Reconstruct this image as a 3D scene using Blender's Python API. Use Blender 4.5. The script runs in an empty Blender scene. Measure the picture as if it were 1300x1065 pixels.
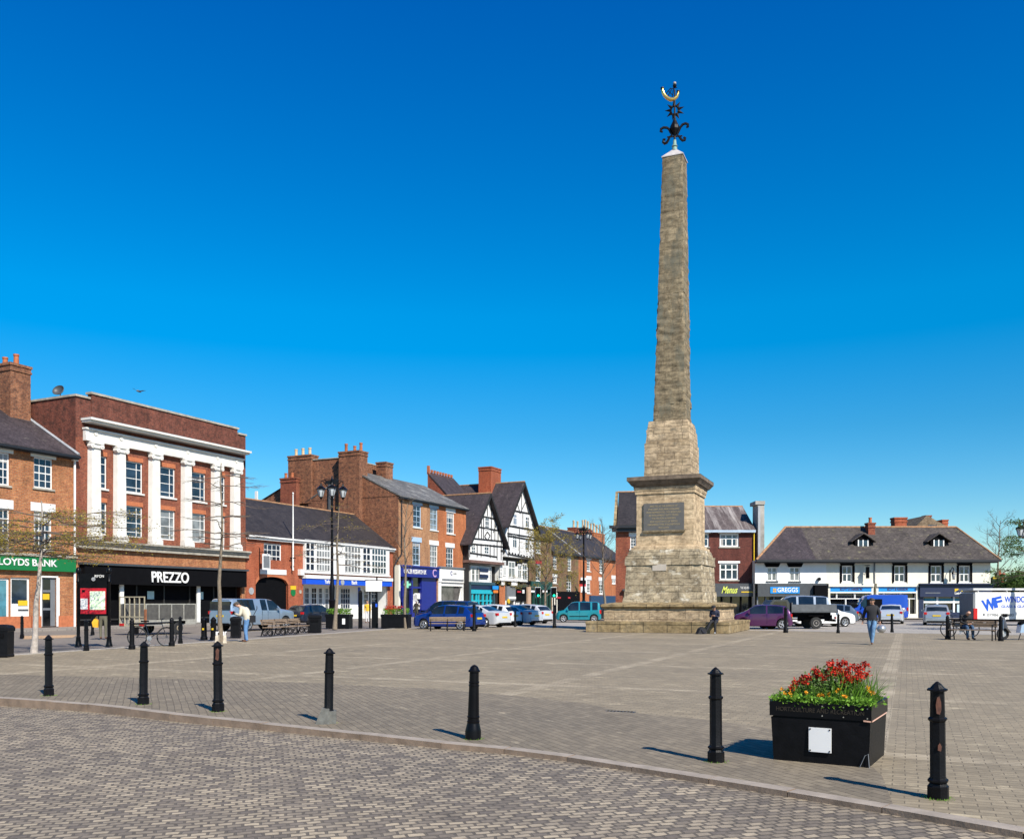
import bpy, bmesh, math, random
from mathutils import Vector, Matrix, noise
random.seed(7)
scn = bpy.context.scene
COL = scn.collection
R = math.radians
F, HZ, E = 1150.0, 764.0, 1.6          # focal length and horizon row measured on the 1300 px wide photo, eye height

def gp(px, py):                        # ground point seen at a pixel
    Y = F*E/(py-HZ); return Vector(((px-650)*Y/F, Y, 0))
def at(px, Y, z=0.0): return Vector(((px-650)*Y/F, Y, z))
def zz(py, Y): return E+(HZ-py)*Y/F

# ------------------------------------------------------------------ materials
def _new(name):
    m = bpy.data.materials.new(name); m.use_nodes = True
    nt = m.node_tree; b = nt.nodes['Principled BSDF']; return m, nt, b
def _n(nt, t, **k):
    n = nt.nodes.new(t)
    for a, v in k.items():
        if a in n.inputs: n.inputs[a].default_value = v
        else: setattr(n, a, v)
    return n
def c4(c): return (c[0], c[1], c[2], 1.0)
AK = .84                                # all base colours, kept in one place
def dim(c): return tuple(x*AK for x in c)
def ramp(nt, src, p0, p1, c0=(0,0,0), c1=(1,1,1)):
    r = nt.nodes.new('ShaderNodeValToRGB'); e = r.color_ramp.elements
    e[0].position = p0; e[1].position = p1; e[0].color = c4(c0); e[1].color = c4(c1)
    nt.links.new(src, r.inputs[0]); return r.outputs[0]
def mixc(nt, fac, a, b, mode='MIX'):
    m = nt.nodes.new('ShaderNodeMix'); m.data_type = 'RGBA'; m.blend_type = mode
    for s, v in ((m.inputs[0], fac), (m.inputs[6], a), (m.inputs[7], b)):
        if isinstance(v, (int, float)): s.default_value = v
        elif isinstance(v, tuple): s.default_value = c4(v)
        else: nt.links.new(v, s)
    return m.outputs[2]
def noise_tex(nt, vec, scale, detail=4, rough=.6, stretch=None):
    if stretch:
        mp = nt.nodes.new('ShaderNodeMapping'); mp.inputs['Scale'].default_value = stretch
        nt.links.new(vec, mp.inputs[0]); vec = mp.outputs[0]
    n = nt.nodes.new('ShaderNodeTexNoise'); n.inputs['Scale'].default_value = scale
    n.inputs['Detail'].default_value = detail; n.inputs['Roughness'].default_value = rough
    nt.links.new(vec, n.inputs['Vector']); return n.outputs[0]
def bump(nt, b, h, strength, dist=.02):
    bp = nt.nodes.new('ShaderNodeBump'); bp.inputs['Strength'].default_value = strength; bp.inputs['Distance'].default_value = dist
    nt.links.new(h, bp.inputs['Height']); nt.links.new(bp.outputs[0], b.inputs['Normal'])

def plain(name, c, rough=.6, metal=0.0, var=.12, scale=3.0, bmp=0.0, coat=0.0, spec=None):
    m, nt, b = _new(name); c = dim(c)
    b.inputs['Roughness'].default_value = rough; b.inputs['Metallic'].default_value = metal
    if coat: b.inputs['Coat Weight'].default_value = coat; b.inputs['Coat Roughness'].default_value = .05
    if spec is not None: b.inputs['Specular IOR Level'].default_value = spec
    tc = nt.nodes.new('ShaderNodeTexCoord')
    n = noise_tex(nt, tc.outputs['Object'], scale)
    lo = tuple(x*(1-var) for x in c); hi = tuple(min(1, x*(1+var)) for x in c)
    nt.links.new(ramp(nt, n, .3, .7, lo, hi), b.inputs['Base Color'])
    if bmp: bump(nt, b, noise_tex(nt, tc.outputs['Object'], scale*6), bmp, .01)
    return m

def brickmat(name, c1, c2, c3, mortar, bw=.26, rh=.088, ms=.010, rough=.85, patch=.55, pscale=2.2, bmp=.5, dark=.0, stretch=None, stain=None, squash=None, wob=0.0):
    """courses of bricks, slates or ashlar laid out in metres on the UVs"""
    m, nt, b = _new(name); b.inputs['Roughness'].default_value = rough; b.inputs['Specular IOR Level'].default_value = .25
    c1, c2, c3, mortar = dim(c1), dim(c2), dim(c3), dim(mortar)
    uv = nt.nodes.new('ShaderNodeUVMap')
    br = nt.nodes.new('ShaderNodeTexBrick')
    if wob:
        wn = nt.nodes.new('ShaderNodeTexNoise'); wn.inputs['Scale'].default_value = 1.4; wn.inputs['Detail'].default_value = 5; nt.links.new(uv.outputs[0], wn.inputs['Vector'])
        vm = nt.nodes.new('ShaderNodeVectorMath'); vm.operation = 'MULTIPLY_ADD'; vm.inputs[1].default_value = (wob*2.5, wob, 0); nt.links.new(wn.outputs[1], vm.inputs[0]); nt.links.new(uv.outputs[0], vm.inputs[2]); nt.links.new(vm.outputs[0], br.inputs['Vector'])
    else: nt.links.new(uv.outputs[0], br.inputs['Vector'])
    if squash: br.squash = squash[0]; br.squash_frequency = squash[1]; br.offset = .41; br.offset_frequency = 2
    br.inputs['Color1'].default_value = c4(c1); br.inputs['Color2'].default_value = c4(c2); br.inputs['Mortar'].default_value = c4(mortar)
    br.inputs['Scale'].default_value = 1; br.inputs['Mortar Size'].default_value = ms; br.inputs['Mortar Smooth'].default_value = .3
    br.inputs['Brick Width'].default_value = bw; br.inputs['Row Height'].default_value = rh
    n1 = noise_tex(nt, uv.outputs[0], pscale, 6, .75, stretch)
    col = mixc(nt, ramp(nt, n1, .62-patch*.22, .78-patch*.18), br.outputs[0], c3)
    n5 = noise_tex(nt, uv.outputs[0], 8.5/max(bw,.2)*.22, 3, .85, (1,1.9,1))
    col = mixc(nt, .85, col, ramp(nt, n5, .38, .62, (.62,.60,.58), (1.38,1.36,1.34)), 'MULTIPLY')
    n7 = noise_tex(nt, uv.outputs[0], .8, 6, .7, (1.7,.28,1)); col = mixc(nt, .8, col, ramp(nt, n7, .36, .62, (.66,.64,.63), (1.08,1.07,1.06)), 'MULTIPLY')
    n2 = noise_tex(nt, uv.outputs[0], .35, 3)
    col = mixc(nt, .55, col, ramp(nt, n2, .3, .75, (.55,.55,.55), (1,1,1)), 'MULTIPLY')
    if stain:
        n3 = noise_tex(nt, uv.outputs[0], stain[1], 5, .7, stain[3] if len(stain) > 3 else None)
        col = mixc(nt, ramp(nt, n3, stain[2], stain[2]+.14), col, stain[0])
    nt.links.new(col, b.inputs['Base Color'])
    if bmp:
        h = mixc(nt, .3, br.outputs[1], n1, 'SUBTRACT'); inv = nt.nodes.new('ShaderNodeInvert'); nt.links.new(h, inv.inputs[1])
        bump(nt, b, inv.outputs[0], bmp, .02)
    return m

def paving(name, c1, c2, c3, mortar, bw, rh, rot, ms=.006, strips=None, patch=(.5,.62), bmp=.5, rough=.8, moss=None, wobble=(.05,1.3), grain=.6):
    m, nt, b = _new(name); b.inputs['Roughness'].default_value = rough; b.inputs['Specular IOR Level'].default_value = .3
    c1, c2, c3, mortar = dim(c1), dim(c2), dim(c3), dim(mortar)
    tc = nt.nodes.new('ShaderNodeTexCoord')
    mp = nt.nodes.new('ShaderNodeMapping'); mp.inputs['Rotation'].default_value = (0, 0, rot); nt.links.new(tc.outputs['Object'], mp.inputs[0])
    v = mp.outputs[0]
    wob = nt.nodes.new('ShaderNodeTexNoise'); wob.inputs['Scale'].default_value = wobble[1]; wob.inputs['Detail'].default_value = 3; nt.links.new(v, wob.inputs['Vector'])
    vm = nt.nodes.new('ShaderNodeVectorMath'); vm.operation = 'MULTIPLY_ADD'; vm.inputs[1].default_value = (wobble[0],wobble[0],0)
    nt.links.new(wob.outputs[1], vm.inputs[0]); nt.links.new(v, vm.inputs[2])
    br = nt.nodes.new('ShaderNodeTexBrick'); nt.links.new(vm.outputs[0], br.inputs['Vector'])
    br.inputs['Color1'].default_value = c4(c1); br.inputs['Color2'].default_value = c4(c2); br.inputs['Mortar'].default_value = c4(mortar)
    br.inputs['Scale'].default_value = 1; br.inputs['Mortar Size'].default_value = ms; br.inputs['Mortar Smooth'].default_value = .25
    br.inputs['Brick Width'].default_value = bw; br.inputs['Row Height'].default_value = rh
    col = br.outputs[0]
    n1 = noise_tex(nt, v, .22, 8, .62); col = mixc(nt, .8, col, ramp(nt, n1, .3, .72, (.74,.74,.75), (1.12,1.1,1.06)), 'MULTIPLY')
    n1b = noise_tex(nt, v, 7, 5, .8); col = mixc(nt, grain, col, ramp(nt, n1b, .3, .7, (.7,.7,.7), (1.2,1.2,1.2)), 'MULTIPLY')
    n2 = noise_tex(nt, v, 1.1, 9, .74, (1, 2.6, 1)); col = mixc(nt, ramp(nt, n2, patch[0], patch[1]), col, c3)
    if strips:
        period, w, cs = strips
        sx = nt.nodes.new('ShaderNodeSeparateXYZ'); nt.links.new(v, sx.inputs[0])
        f = None
        for ax, off in ((0, .55), (1, 1.9)):
            a = nt.nodes.new('ShaderNodeMath'); a.operation = 'ADD'; a.inputs[1].default_value = off; nt.links.new(sx.outputs[ax], a.inputs[0])
            q = nt.nodes.new('ShaderNodeMath'); q.operation = 'FLOORED_MODULO'; q.inputs[1].default_value = period; nt.links.new(a.outputs[0], q.inputs[0])
            l = nt.nodes.new('ShaderNodeMath'); l.operation = 'LESS_THAN'; l.inputs[1].default_value = w; nt.links.new(q.outputs[0], l.inputs[0])
            if f is None: f = l.outputs[0]
            else:
                mx = nt.nodes.new('ShaderNodeMath'); mx.operation = 'MAXIMUM'; nt.links.new(f, mx.inputs[0]); nt.links.new(l.outputs[0], mx.inputs[1]); f = mx.outputs[0]
        n3 = noise_tex(nt, v, .9, 6, .7)
        g = nt.nodes.new('ShaderNodeMath'); g.operation = 'MULTIPLY'; nt.links.new(f, g.inputs[0]); nt.links.new(ramp(nt, n3, .4, .62), g.inputs[1])
        g2 = nt.nodes.new('ShaderNodeMath'); g2.operation = 'MULTIPLY'; g2.inputs[1].default_value = .6; nt.links.new(g.outputs[0], g2.inputs[0])
        col = mixc(nt, g2.outputs[0], col, cs)
        col = mixc(nt, ramp(nt, br.outputs[1], .3, .9), col, mortar)
    n6 = noise_tex(nt, v, .55, 7, .7); col = mixc(nt, .8, col, ramp(nt, n6, .30, .46, (.80,.79,.78), (1,1,1)), 'MULTIPLY')
    vo = nt.nodes.new('ShaderNodeTexVoronoi'); vo.inputs['Scale'].default_value = 1.7; nt.links.new(v, vo.inputs['Vector']); col = mixc(nt, .55, col, ramp(nt, vo.outputs['Distance'], .02, .035, (.45,.43,.41), (1,1,1)), 'MULTIPLY')
    if moss:
        n4 = noise_tex(nt, v, .6, 8, .75); col = mixc(nt, ramp(nt, n4, .66, .74), col, moss)
    nt.links.new(col, b.inputs['Base Color'])
    inv = nt.nodes.new('ShaderNodeInvert'); nt.links.new(br.outputs[1], inv.inputs[1])
    h = mixc(nt, .35, inv.outputs[0], n1b)
    bump(nt, b, h, bmp, .012)
    return m

def leafmat(name, c, var=.35):
    m, nt, b = _new(name); b.inputs['Roughness'].default_value = .6; b.inputs['Specular IOR Level'].default_value = .3
    g = nt.nodes.new('ShaderNodeNewGeometry')
    r = ramp(nt, g.outputs['Random Per Island'], 0, 1, tuple(x*(1-var) for x in c), tuple(min(1, x*(1+var)) for x in c))
    nt.links.new(r, b.inputs['Base Color'])
    tr = nt.nodes.new('ShaderNodeBsdfTranslucent'); nt.links.new(r, tr.inputs[0])
    mx = nt.nodes.new('ShaderNodeMixShader'); mx.inputs[0].default_value = .3
    nt.links.new(b.outputs[0], mx.inputs[1]); nt.links.new(tr.outputs[0], mx.inputs[2])
    nt.links.new(mx.outputs[0], nt.nodes['Material Output'].inputs[0]); return m

def glassmat(name, c, rough=.04):
    m, nt, b = _new(name); b.inputs['Roughness'].default_value = rough; b.inputs['Specular IOR Level'].default_value = .7
    tc = nt.nodes.new('ShaderNodeTexCoord'); n = noise_tex(nt, tc.outputs['Object'], .9, 3)
    nt.links.new(ramp(nt, n, .35, .65, tuple(x*.5 for x in c), tuple(x*1.6 for x in c)), b.inputs['Base Color'])
    bump(nt, b, noise_tex(nt, tc.outputs['Object'], 1.5, 2), .08, .02); return m

BO = brickmat('orange_brick', (.49,.165,.062), (.62,.26,.10), (.22,.10,.055), (.36,.26,.18), patch=.45)
BR = brickmat('red_brick', (.30,.075,.04), (.40,.12,.06), (.15,.05,.035), (.24,.15,.11), patch=.45)
BP = brickmat('parapet_brick', (.20,.055,.035), (.28,.085,.05), (.09,.04,.03), (.17,.11,.09), patch=.75)
BR2 = brickmat('clean_red_brick', (.46,.10,.04), (.56,.145,.062), (.26,.07,.04), (.32,.18,.12), patch=.25)
BB = brickmat('weathered_brown_brick', (.29,.105,.052), (.45,.19,.09), (.10,.055,.04), (.30,.21,.15), patch=.7, pscale=3.5)
BT = brickmat('tan_brick', (.50,.225,.10), (.62,.32,.15), (.30,.15,.08), (.42,.32,.22), patch=.35)
BM = brickmat('mossy_brown_brick', (.22,.11,.06), (.32,.18,.095), (.14,.10,.05), (.25,.19,.13), patch=.6, stain=((.14,.13,.05), .8, .5))
BG = brickmat('bright_orange_brick', (.58,.165,.05), (.70,.23,.08), (.36,.11,.05), (.42,.24,.15), patch=.3)
BD = brickmat('dark_red_brick', (.13,.035,.025), (.18,.05,.035), (.08,.03,.025), (.13,.08,.07), patch=.4)
SL = brickmat('dark_slate_roof', (.040,.036,.037), (.064,.056,.056), (.028,.026,.027), (.03,.028,.03), bw=.3, rh=.2, ms=.012, rough=.6, patch=.4, pscale=1.2)
SP = brickmat('purple_slate_roof', (.062,.051,.056), (.095,.077,.083), (.040,.034,.038), (.04,.034,.038), bw=.3, rh=.2, ms=.012, rough=.65, patch=.5, pscale=1.2, stain=((.22,.2,.16), 1.6, .62))
SM = brickmat('mossy_stone_slate_roof', (.085,.074,.068), (.13,.113,.10), (.05,.044,.041), (.05,.042,.04), bw=.42, rh=.24, ms=.016, rough=.8, patch=.5, pscale=1.3, stain=((.17,.155,.085), 1.6, .58))
SG = brickmat('grey_lead_slate_roof', (.16,.16,.15), (.22,.215,.20), (.11,.11,.105), (.09,.09,.085), bw=.5, rh=.3, ms=.012, rough=.6, patch=.4, stain=((.3,.29,.26), .7, .55))
STN = brickmat('weathered_sandstone', (.50,.38,.235), (.66,.52,.34), (.30,.235,.16), (.20,.155,.11), bw=.95, rh=.36, ms=.012, rough=.95, patch=.6, pscale=1.9, bmp=.8, stretch=(1,2.5,1), stain=((.17,.15,.11), 1.1, .57, (1,1.8,1)), wob=.07, squash=(1.6,3))
STP = brickmat('clean_sandstone', (.62,.47,.29), (.72,.57,.37), (.50,.36,.22), (.38,.28,.18), bw=1.1, rh=.55, ms=.008, rough=.95, patch=.3, pscale=1.1, bmp=.6, stain=((.40,.30,.18), 1.2, .6), wob=.04, squash=(1.5,3))
STD = brickmat('dark_sandstone_shaft', (.27,.22,.14), (.35,.285,.18), (.16,.135,.09), (.12,.10,.07), bw=.8, rh=.42, ms=.007, rough=.95, patch=.55, pscale=1.6, bmp=.8, stretch=(1,2.0,1), stain=((.135,.125,.09), .55, .50, (1.6,.7,1)), wob=.16, squash=(1.7,3))
STL = brickmat('lichened_sandstone', (.44,.36,.235), (.58,.49,.33), (.24,.205,.145), (.20,.165,.115), bw=.95, rh=.36, ms=.012, rough=.95, patch=.7, pscale=1.7, bmp=.8, stain=((.66,.61,.49), 1.2, .55, (1,1.5,1)), wob=.06, squash=(1.7,3))
STG = brickmat('step_sandstone', (.36,.27,.14), (.46,.35,.19), (.20,.165,.10), (.08,.065,.05), bw=1.25, rh=3.0, ms=.02, rough=.9, patch=.6, pscale=1.6, bmp=.7, stain=((.15,.14,.11), .7, .58))
WH = plain('white_paint', (.80,.79,.75), .5, var=.04)
CR = plain('cream_render', (.76,.72,.60), .75, var=.06, scale=1.2)
WR = plain('white_render', (.80,.79,.76), .75, var=.05, scale=1.2)
SW = plain('weathered_white_stone', (.74,.715,.65), .7, var=.10, scale=1.4, bmp=.15)
SB = plain('buff_stone', (.38,.345,.28), .8, var=.3, scale=2.5, bmp=.3)
BK = plain('black_gloss_paint', (.004,.004,.005), .35, var=.3, spec=.16)
BKM = plain('black_cast_iron', (.005,.005,.006), .45, var=.4, scale=9, bmp=.3, spec=.16)
BKR = plain('black_matt', (.004,.004,.005), .8, var=.2, spec=.08)
TIM = plain('black_timber', (.016,.014,.013), .7, var=.3)
GL = glassmat('window_glass', (.016,.028,.045))
GLC = glassmat('curtained_glass', (.16,.17,.17), .15)
GLT = glassmat('shop_glass', (.008,.009,.010), .06)
CG = glassmat('car_glass', (.012,.017,.02))
LAMPG = glassmat('lantern_glass', (.30,.32,.33), .2)
PLG = plain('green_fascia', (.008,.17,.045), .4, var=.06)
BLU = plain('blue_fascia', (.01,.09,.62), .4, var=.05)
SKB = plain('sky_blue_fascia', (.01,.27,.72), .4, var=.08)
NAV = plain('navy_paint', (.008,.016,.055), .45, var=.1)
RBL = plain('royal_blue_paint', (.012,.02,.21), .35, var=.1)
TEA = plain('turquoise_paint', (.01,.42,.52), .4, var=.08)
DTE = plain('grey_teal_paint', (.035,.08,.10), .5, var=.1)
DGR = plain('dark_green_paint', (.012,.06,.045), .45, var=.1)
GRY = plain('dark_grey_panel', (.055,.06,.065), .5, var=.15)
MGR = plain('mid_grey_panel', (.17,.18,.19), .6, var=.1)
RED = plain('red_sign', (.50,.008,.02), .4, var=.06)
POT = plain('terracotta', (.42,.13,.05), .8, var=.2)
POC = plain('buff_chimney_pot', (.60,.44,.26), .8, var=.15)
RTL = plain('ridge_tile', (.36,.19,.09), .8, var=.35, scale=3)
LEAD = plain('lead_flashing', (.36,.37,.38), .6, var=.15)
GUT = plain('gutter_black', (.012,.013,.016), .5)
RLIN = plain('brick_lintel', (.48,.15,.06), .85, var=.2, scale=6)
YEL = plain('yellow_plate', (.72,.48,.02), .4, var=.05)
TYR = plain('tyre_rubber', (.018,.018,.018), .85, var=.2)
ALL = plain('alloy', (.50,.51,.52), .35, .6, var=.1)
TLR = plain('tail_lamp_red', (.52,.01,.012), .2, var=.15)
HLW = plain('head_lamp', (.62,.64,.66), .15, .2, var=.1)
WOO = plain('weathered_bench_wood', (.27,.19,.125), .8, var=.3, scale=8)
GALV = plain('galvanised_steel', (.42,.40,.34), .55, .3, var=.25, scale=6)
MESHM = plain('trailer_mesh_panel', (.085,.08,.07), .7, var=.3, scale=5)
GOLD = plain('gilded_metal', (.95,.62,.18), .25, .9, var=.1)
VERD = plain('verdigris', (.22,.34,.28), .7, var=.3, scale=8)
PLQ = plain('slate_plaque', (.13,.122,.11), .45, var=.15)
LET = plain('faded_gilt_lettering', (.42,.33,.18), .6)
LGO = plain('dull_gilt_lettering', (.035,.024,.012), .6)
RUST = plain('rust_patch', (.085,.03,.016), .85, var=.4, scale=20)
CONC = plain('concrete', (.33,.33,.31), .9, var=.25, scale=12, bmp=.3)
SOIL = plain('soil', (.05,.035,.02), .95, var=.3)
WOOD_OR = plain('rusty_brown_post', (.28,.10,.04), .8, var=.3)
BARK = plain('grey_bark', (.21,.165,.115), .9, var=.3, scale=14, bmp=.5)
BARKP = plain('pale_bark', (.40,.35,.30), .9, var=.3, scale=10, bmp=.5)
TWIG = plain('twig_bark', (.13,.095,.07), .9, var=.3)
LF_Y = leafmat('young_olive_leaf', (.27,.21,.035))
LF_G = leafmat('green_leaf', (.075,.13,.025))
LF_D = leafmat('dark_green_leaf', (.035,.07,.02))
LF_B = leafmat('bright_blade', (.15,.30,.03))
FL_R = leafmat('red_petal', (.46,.028,.012), .6)
FL_Y = leafmat('orange_petal', (.80,.36,.02), .25)
def carpaint(name, c, metal=.35): return plain(name, c, .32, metal, var=.03, coat=.8)

# ------------------------------------------------------------------ mesh builder
class MB:
    def __init__(s): s.v = []; s.f = []; s.m = []; s.M = Matrix.Identity(4); s.mi = 0
    def add(s, vs, fs, mi=None):
        o = len(s.v); s.v += [s.M @ Vector(p) for p in vs]
        for f in fs: s.f.append([i+o for i in f]); s.m.append(s.mi if mi is None else mi)
        return s
    def box(s, x0, x1, y0, y1, z0, z1, mi=None):
        if x0 > x1: x0, x1 = x1, x0
        if y0 > y1: y0, y1 = y1, y0
        if z0 > z1: z0, z1 = z1, z0
        return s.add([(x0,y0,z0),(x1,y0,z0),(x1,y1,z0),(x0,y1,z0),(x0,y0,z1),(x1,y0,z1),(x1,y1,z1),(x0,y1,z1)],
              [(0,3,2,1),(4,5,6,7),(0,1,5,4),(1,2,6,5),(2,3,7,6),(3,0,4,7)], mi)
    def quad(s, *p, mi=None): return s.add(p, [tuple(range(len(p)))], mi)
    def slab(s, p, th, mi=None):          # quad top face p, thickened downwards
        n = len(p); q = [(a[0], a[1], a[2]-th) for a in p]
        return s.add(list(p)+q, [tuple(range(n)), tuple(range(2*n-1, n-1, -1))]+[(i, i+n, (i+1) % n+n, (i+1) % n) for i in range(n)], mi)
    def prism(s, pts, y0, y1, mi=None):   # polygon in x,z extruded along y
        n = len(pts); a = [(p[0], y0, p[1]) for p in pts]; b = [(p[0], y1, p[1]) for p in pts]
        return s.add(a+b, [tuple(range(n)), tuple(range(2*n-1, n-1, -1))]+[(i, i+n, (i+1) % n+n, (i+1) % n) for i in range(n)], mi)
    def tube(s, pts, rad, n=8, mi=None, cap=True, phase=0.0):
        pts = [Vector(p) for p in pts]
        if isinstance(rad, (int, float)): rad = [rad]*len(pts)
        up = None; vs = []; fs = []
        for i, p in enumerate(pts):
            d = (pts[min(i+1, len(pts)-1)]-pts[max(i-1, 0)])
            if d.length < 1e-9: d = Vector((0,0,1))
            d.normalize()
            if up is None:
                up = Vector((1,0,0)) if abs(d.x) < .8 else Vector((0,1,0))
            a = (up-d*up.dot(d)).normalized(); b = d.cross(a); up = a
            for k in range(n):
                t = 2*math.pi*k/n+phase; vs.append(p+(a*math.cos(t)+b*math.sin(t))*rad[i])
        for i in range(len(pts)-1):
            for k in range(n):
                fs.append((i*n+k, i*n+(k+1) % n, (i+1)*n+(k+1) % n, (i+1)*n+k))
        if cap: fs.append(tuple(range(n-1, -1, -1))); fs.append(tuple(range((len(pts)-1)*n, len(pts)*n)))
        return s.add(vs, fs, mi)
    def lathe(s, prof, c=(0,0,0), n=16, mi=None, phase=0.0, axis='z'):
        vs = []; fs = []; m = len(prof)
        for r, z in prof:
            for k in range(n):
                t = 2*math.pi*k/n+phase
                p = (r*math.cos(t), r*math.sin(t), z)
                if axis == 'y': p = (r*math.cos(t), z, r*math.sin(t))
                vs.append((p[0]+c[0], p[1]+c[1], p[2]+c[2]))
        for i in range(m-1):
            for k in range(n):
                q = (i*n+k, i*n+(k+1) % n, (i+1)*n+(k+1) % n, (i+1)*n+k)
                fs.append(q if axis == 'z' else q[::-1])
        a = tuple(range(n-1, -1, -1)); b = tuple(range((m-1)*n, m*n))
        if axis != 'z': a = a[::-1]; b = b[::-1]
        fs += [a, b]; return s.add(vs, fs, mi)
    def ball(s, c, r, n=10, mi=None, sz=1.0):
        prof = [(max(.001, r*math.sin(math.pi*i/6)), -r*sz*math.cos(math.pi*i/6)) for i in range(7)]
        return s.lathe(prof, c, n, mi)
    def build(s, name, mats, parent=None, smooth=None, loc=None, rotz=None, boxuv=False):
        me = bpy.data.meshes.new(name); me.from_pydata([tuple(v) for v in s.v], [], s.f)
        if not isinstance(mats, (list, tuple)): mats = [mats]
        for m in mats: me.materials.append(m)
        for p, mi in zip(me.polygons, s.m): p.material_index = mi
        uv = me.uv_layers.new(name='UVMap')
        for p in me.polygons:
            n = p.normal
            if boxuv and abs(n.z) < .75: n = Vector((math.copysign(1, n.x), 0, 0)) if abs(n.x) > abs(n.y) else Vector((0, math.copysign(1, n.y), 0))
            if abs(n.z) > .999 or n.length < .5: t = Vector((1,0,0)); w = Vector((0,1,0))
            else:
                t = Vector((-n.y, n.x, 0)).normalized(); w = n.cross(t)
            for li in p.loop_indices:
                co = me.vertices[me.loops[li].vertex_index].co; uv.data[li].uv = (co.dot(t), co.dot(w))
        me.validate()
        if smooth is not None:
            for p in me.polygons: p.use_smooth = True
            me.set_sharp_from_angle(angle=R(smooth))
        o = bpy.data.objects.new(name, me); COL.objects.link(o)
        if parent is not None: o.parent = parent
        if loc is not None: o.location = loc
        if rotz is not None: o.rotation_euler = (0, 0, rotz)
        return o

def tag(o, label=None, cat=None, group=None, kind=None):
    if label: o['label'] = label
    if cat: o['category'] = cat
    if group: o['group'] = group
    if kind: o['kind'] = kind
    return o
def thing(name, label, cat, loc=(0,0,0), rotz=0.0, group=None):
    o = bpy.data.objects.new(name, None); COL.objects.link(o); o.empty_display_size = .3
    o.location = loc; o.rotation_euler = (0, 0, rotz); return tag(o, label, cat, group)
KIDS = {}
def kids_index():
    KIDS.clear()
    for o in COL.objects:
        if o.parent: KIDS.setdefault(o.parent.name, []).append(o)
def dup(o, loc, rotz=None, label=None, parent=None):
    if parent is None: kids_index()
    c = o.copy(); COL.objects.link(c)
    if parent is not None: c.parent = parent
    else:
        c.location = loc
        if rotz is not None: c.rotation_euler = (0, 0, rotz)
        if label: c['label'] = label
    for k in KIDS.get(o.name, []): dup(k, None, None, None, c)
    return c
def lettering(body, parent, x, y, z, size, mat, width=None, depth=.012, bold=False, rot=(math.pi/2, 0, 0), name='lettering', align='CENTER', shear=0.0, spacing=1.0):
    cu = bpy.data.curves.new(name, 'FONT'); cu.body = body; cu.size = size; cu.extrude = depth; cu.align_x = align; cu.align_y = 'CENTER'
    cu.shear = shear; cu.space_character = spacing
    if bold: cu.offset = size*(.018 if bold is True else bold)
    cu.materials.append(mat); o = bpy.data.objects.new(name, cu); COL.objects.link(o); o.parent = parent
    o.location = (x, y, z); o.rotation_euler = rot
    bpy.context.view_layer.update(); w = o.dimensions.x; dg = bpy.context.evaluated_depsgraph_get()
    me = bpy.data.meshes.new_from_object(o.evaluated_get(dg)); loc_, rot_, par = o.location.copy(), o.rotation_euler.copy(), o.parent
    bpy.data.objects.remove(o); o = bpy.data.objects.new(name, me); COL.objects.link(o); o.parent = par; o.location = loc_; o.rotation_euler = rot_
    if width and w > 0: o.scale = (width/w, 1, 1)
    return o
# ------------------------------------------------------------------ camera, sun, sky
cam = bpy.data.cameras.new('camera'); camo = bpy.data.objects.new('camera', cam); COL.objects.link(camo)
camo.location = (0, 0, E); camo.rotation_euler = (math.pi/2, 0, 0)
cam.sensor_width = 36; cam.lens = 36*F/1300; cam.shift_y = (HZ-532.5)/1300; cam.clip_end = 5000; cam.clip_start = .05
scn.camera = camo
ELEV = R(41); az = Vector((.53, -.848)).normalized()
S = Vector((az.x*math.cos(ELEV), az.y*math.cos(ELEV), math.sin(ELEV)))
sun = bpy.data.lights.new('sun', 'SUN'); sun.energy = 5.0; sun.angle = R(.53); sun.color = (1, .94, .84)
suno = bpy.data.objects.new('sun', sun); COL.objects.link(suno); suno.rotation_euler = S.to_track_quat('Z', 'Y').to_euler()
w = bpy.data.worlds.new('World'); scn.world = w; w.use_nodes = True; nt = w.node_tree
sky = nt.nodes.new('ShaderNodeTexSky'); sky.sky_type = 'NISHITA'; sky.sun_disc = False
sky.sun_elevation = ELEV; sky.sun_rotation = math.atan2(az.x, az.y); sky.air_density = 1.0; sky.dust_density = .1; sky.ozone_density = 4.0; sky.altitude = 0
hs = nt.nodes.new('ShaderNodeHueSaturation'); hs.inputs['Saturation'].default_value = 1.5; hs.inputs['Value'].default_value = 1.0
nt.links.new(sky.outputs[0], hs.inputs['Color'])
tcw = nt.nodes.new('ShaderNodeTexCoord'); sx = nt.nodes.new('ShaderNodeSeparateXYZ'); nt.links.new(tcw.outputs['Generated'], sx.inputs[0])
cr_ = nt.nodes.new('ShaderNodeValToRGB'); els = cr_.color_ramp.elements; nt.links.new(sx.outputs[2], cr_.inputs[0])
while len(els) < 6: els.new(.5)
for e_, (p_, c_) in zip(els, ((0,(.82,.90,.92)),(.10,(.74,.90,.90)),(.18,(.72,.96,.91)),(.30,(1,1.21,1.11)),(.55,(1,.88,1.14)),(1,(1,.85,1.1)))): e_.position = p_; e_.color = tuple(v/1.3 for v in c_)+(1,)
nt.links.new(mixc(nt, 1.0, hs.outputs[0], cr_.outputs[0], 'MULTIPLY'), nt.nodes['Background'].inputs[0]); nt.nodes['Background'].inputs[1].default_value = .095*1.3
scn.view_settings.view_transform = 'Standard'; scn.view_settings.look = 'None'; scn.view_settings.exposure = 0.60; scn.view_settings.gamma = 1

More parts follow.
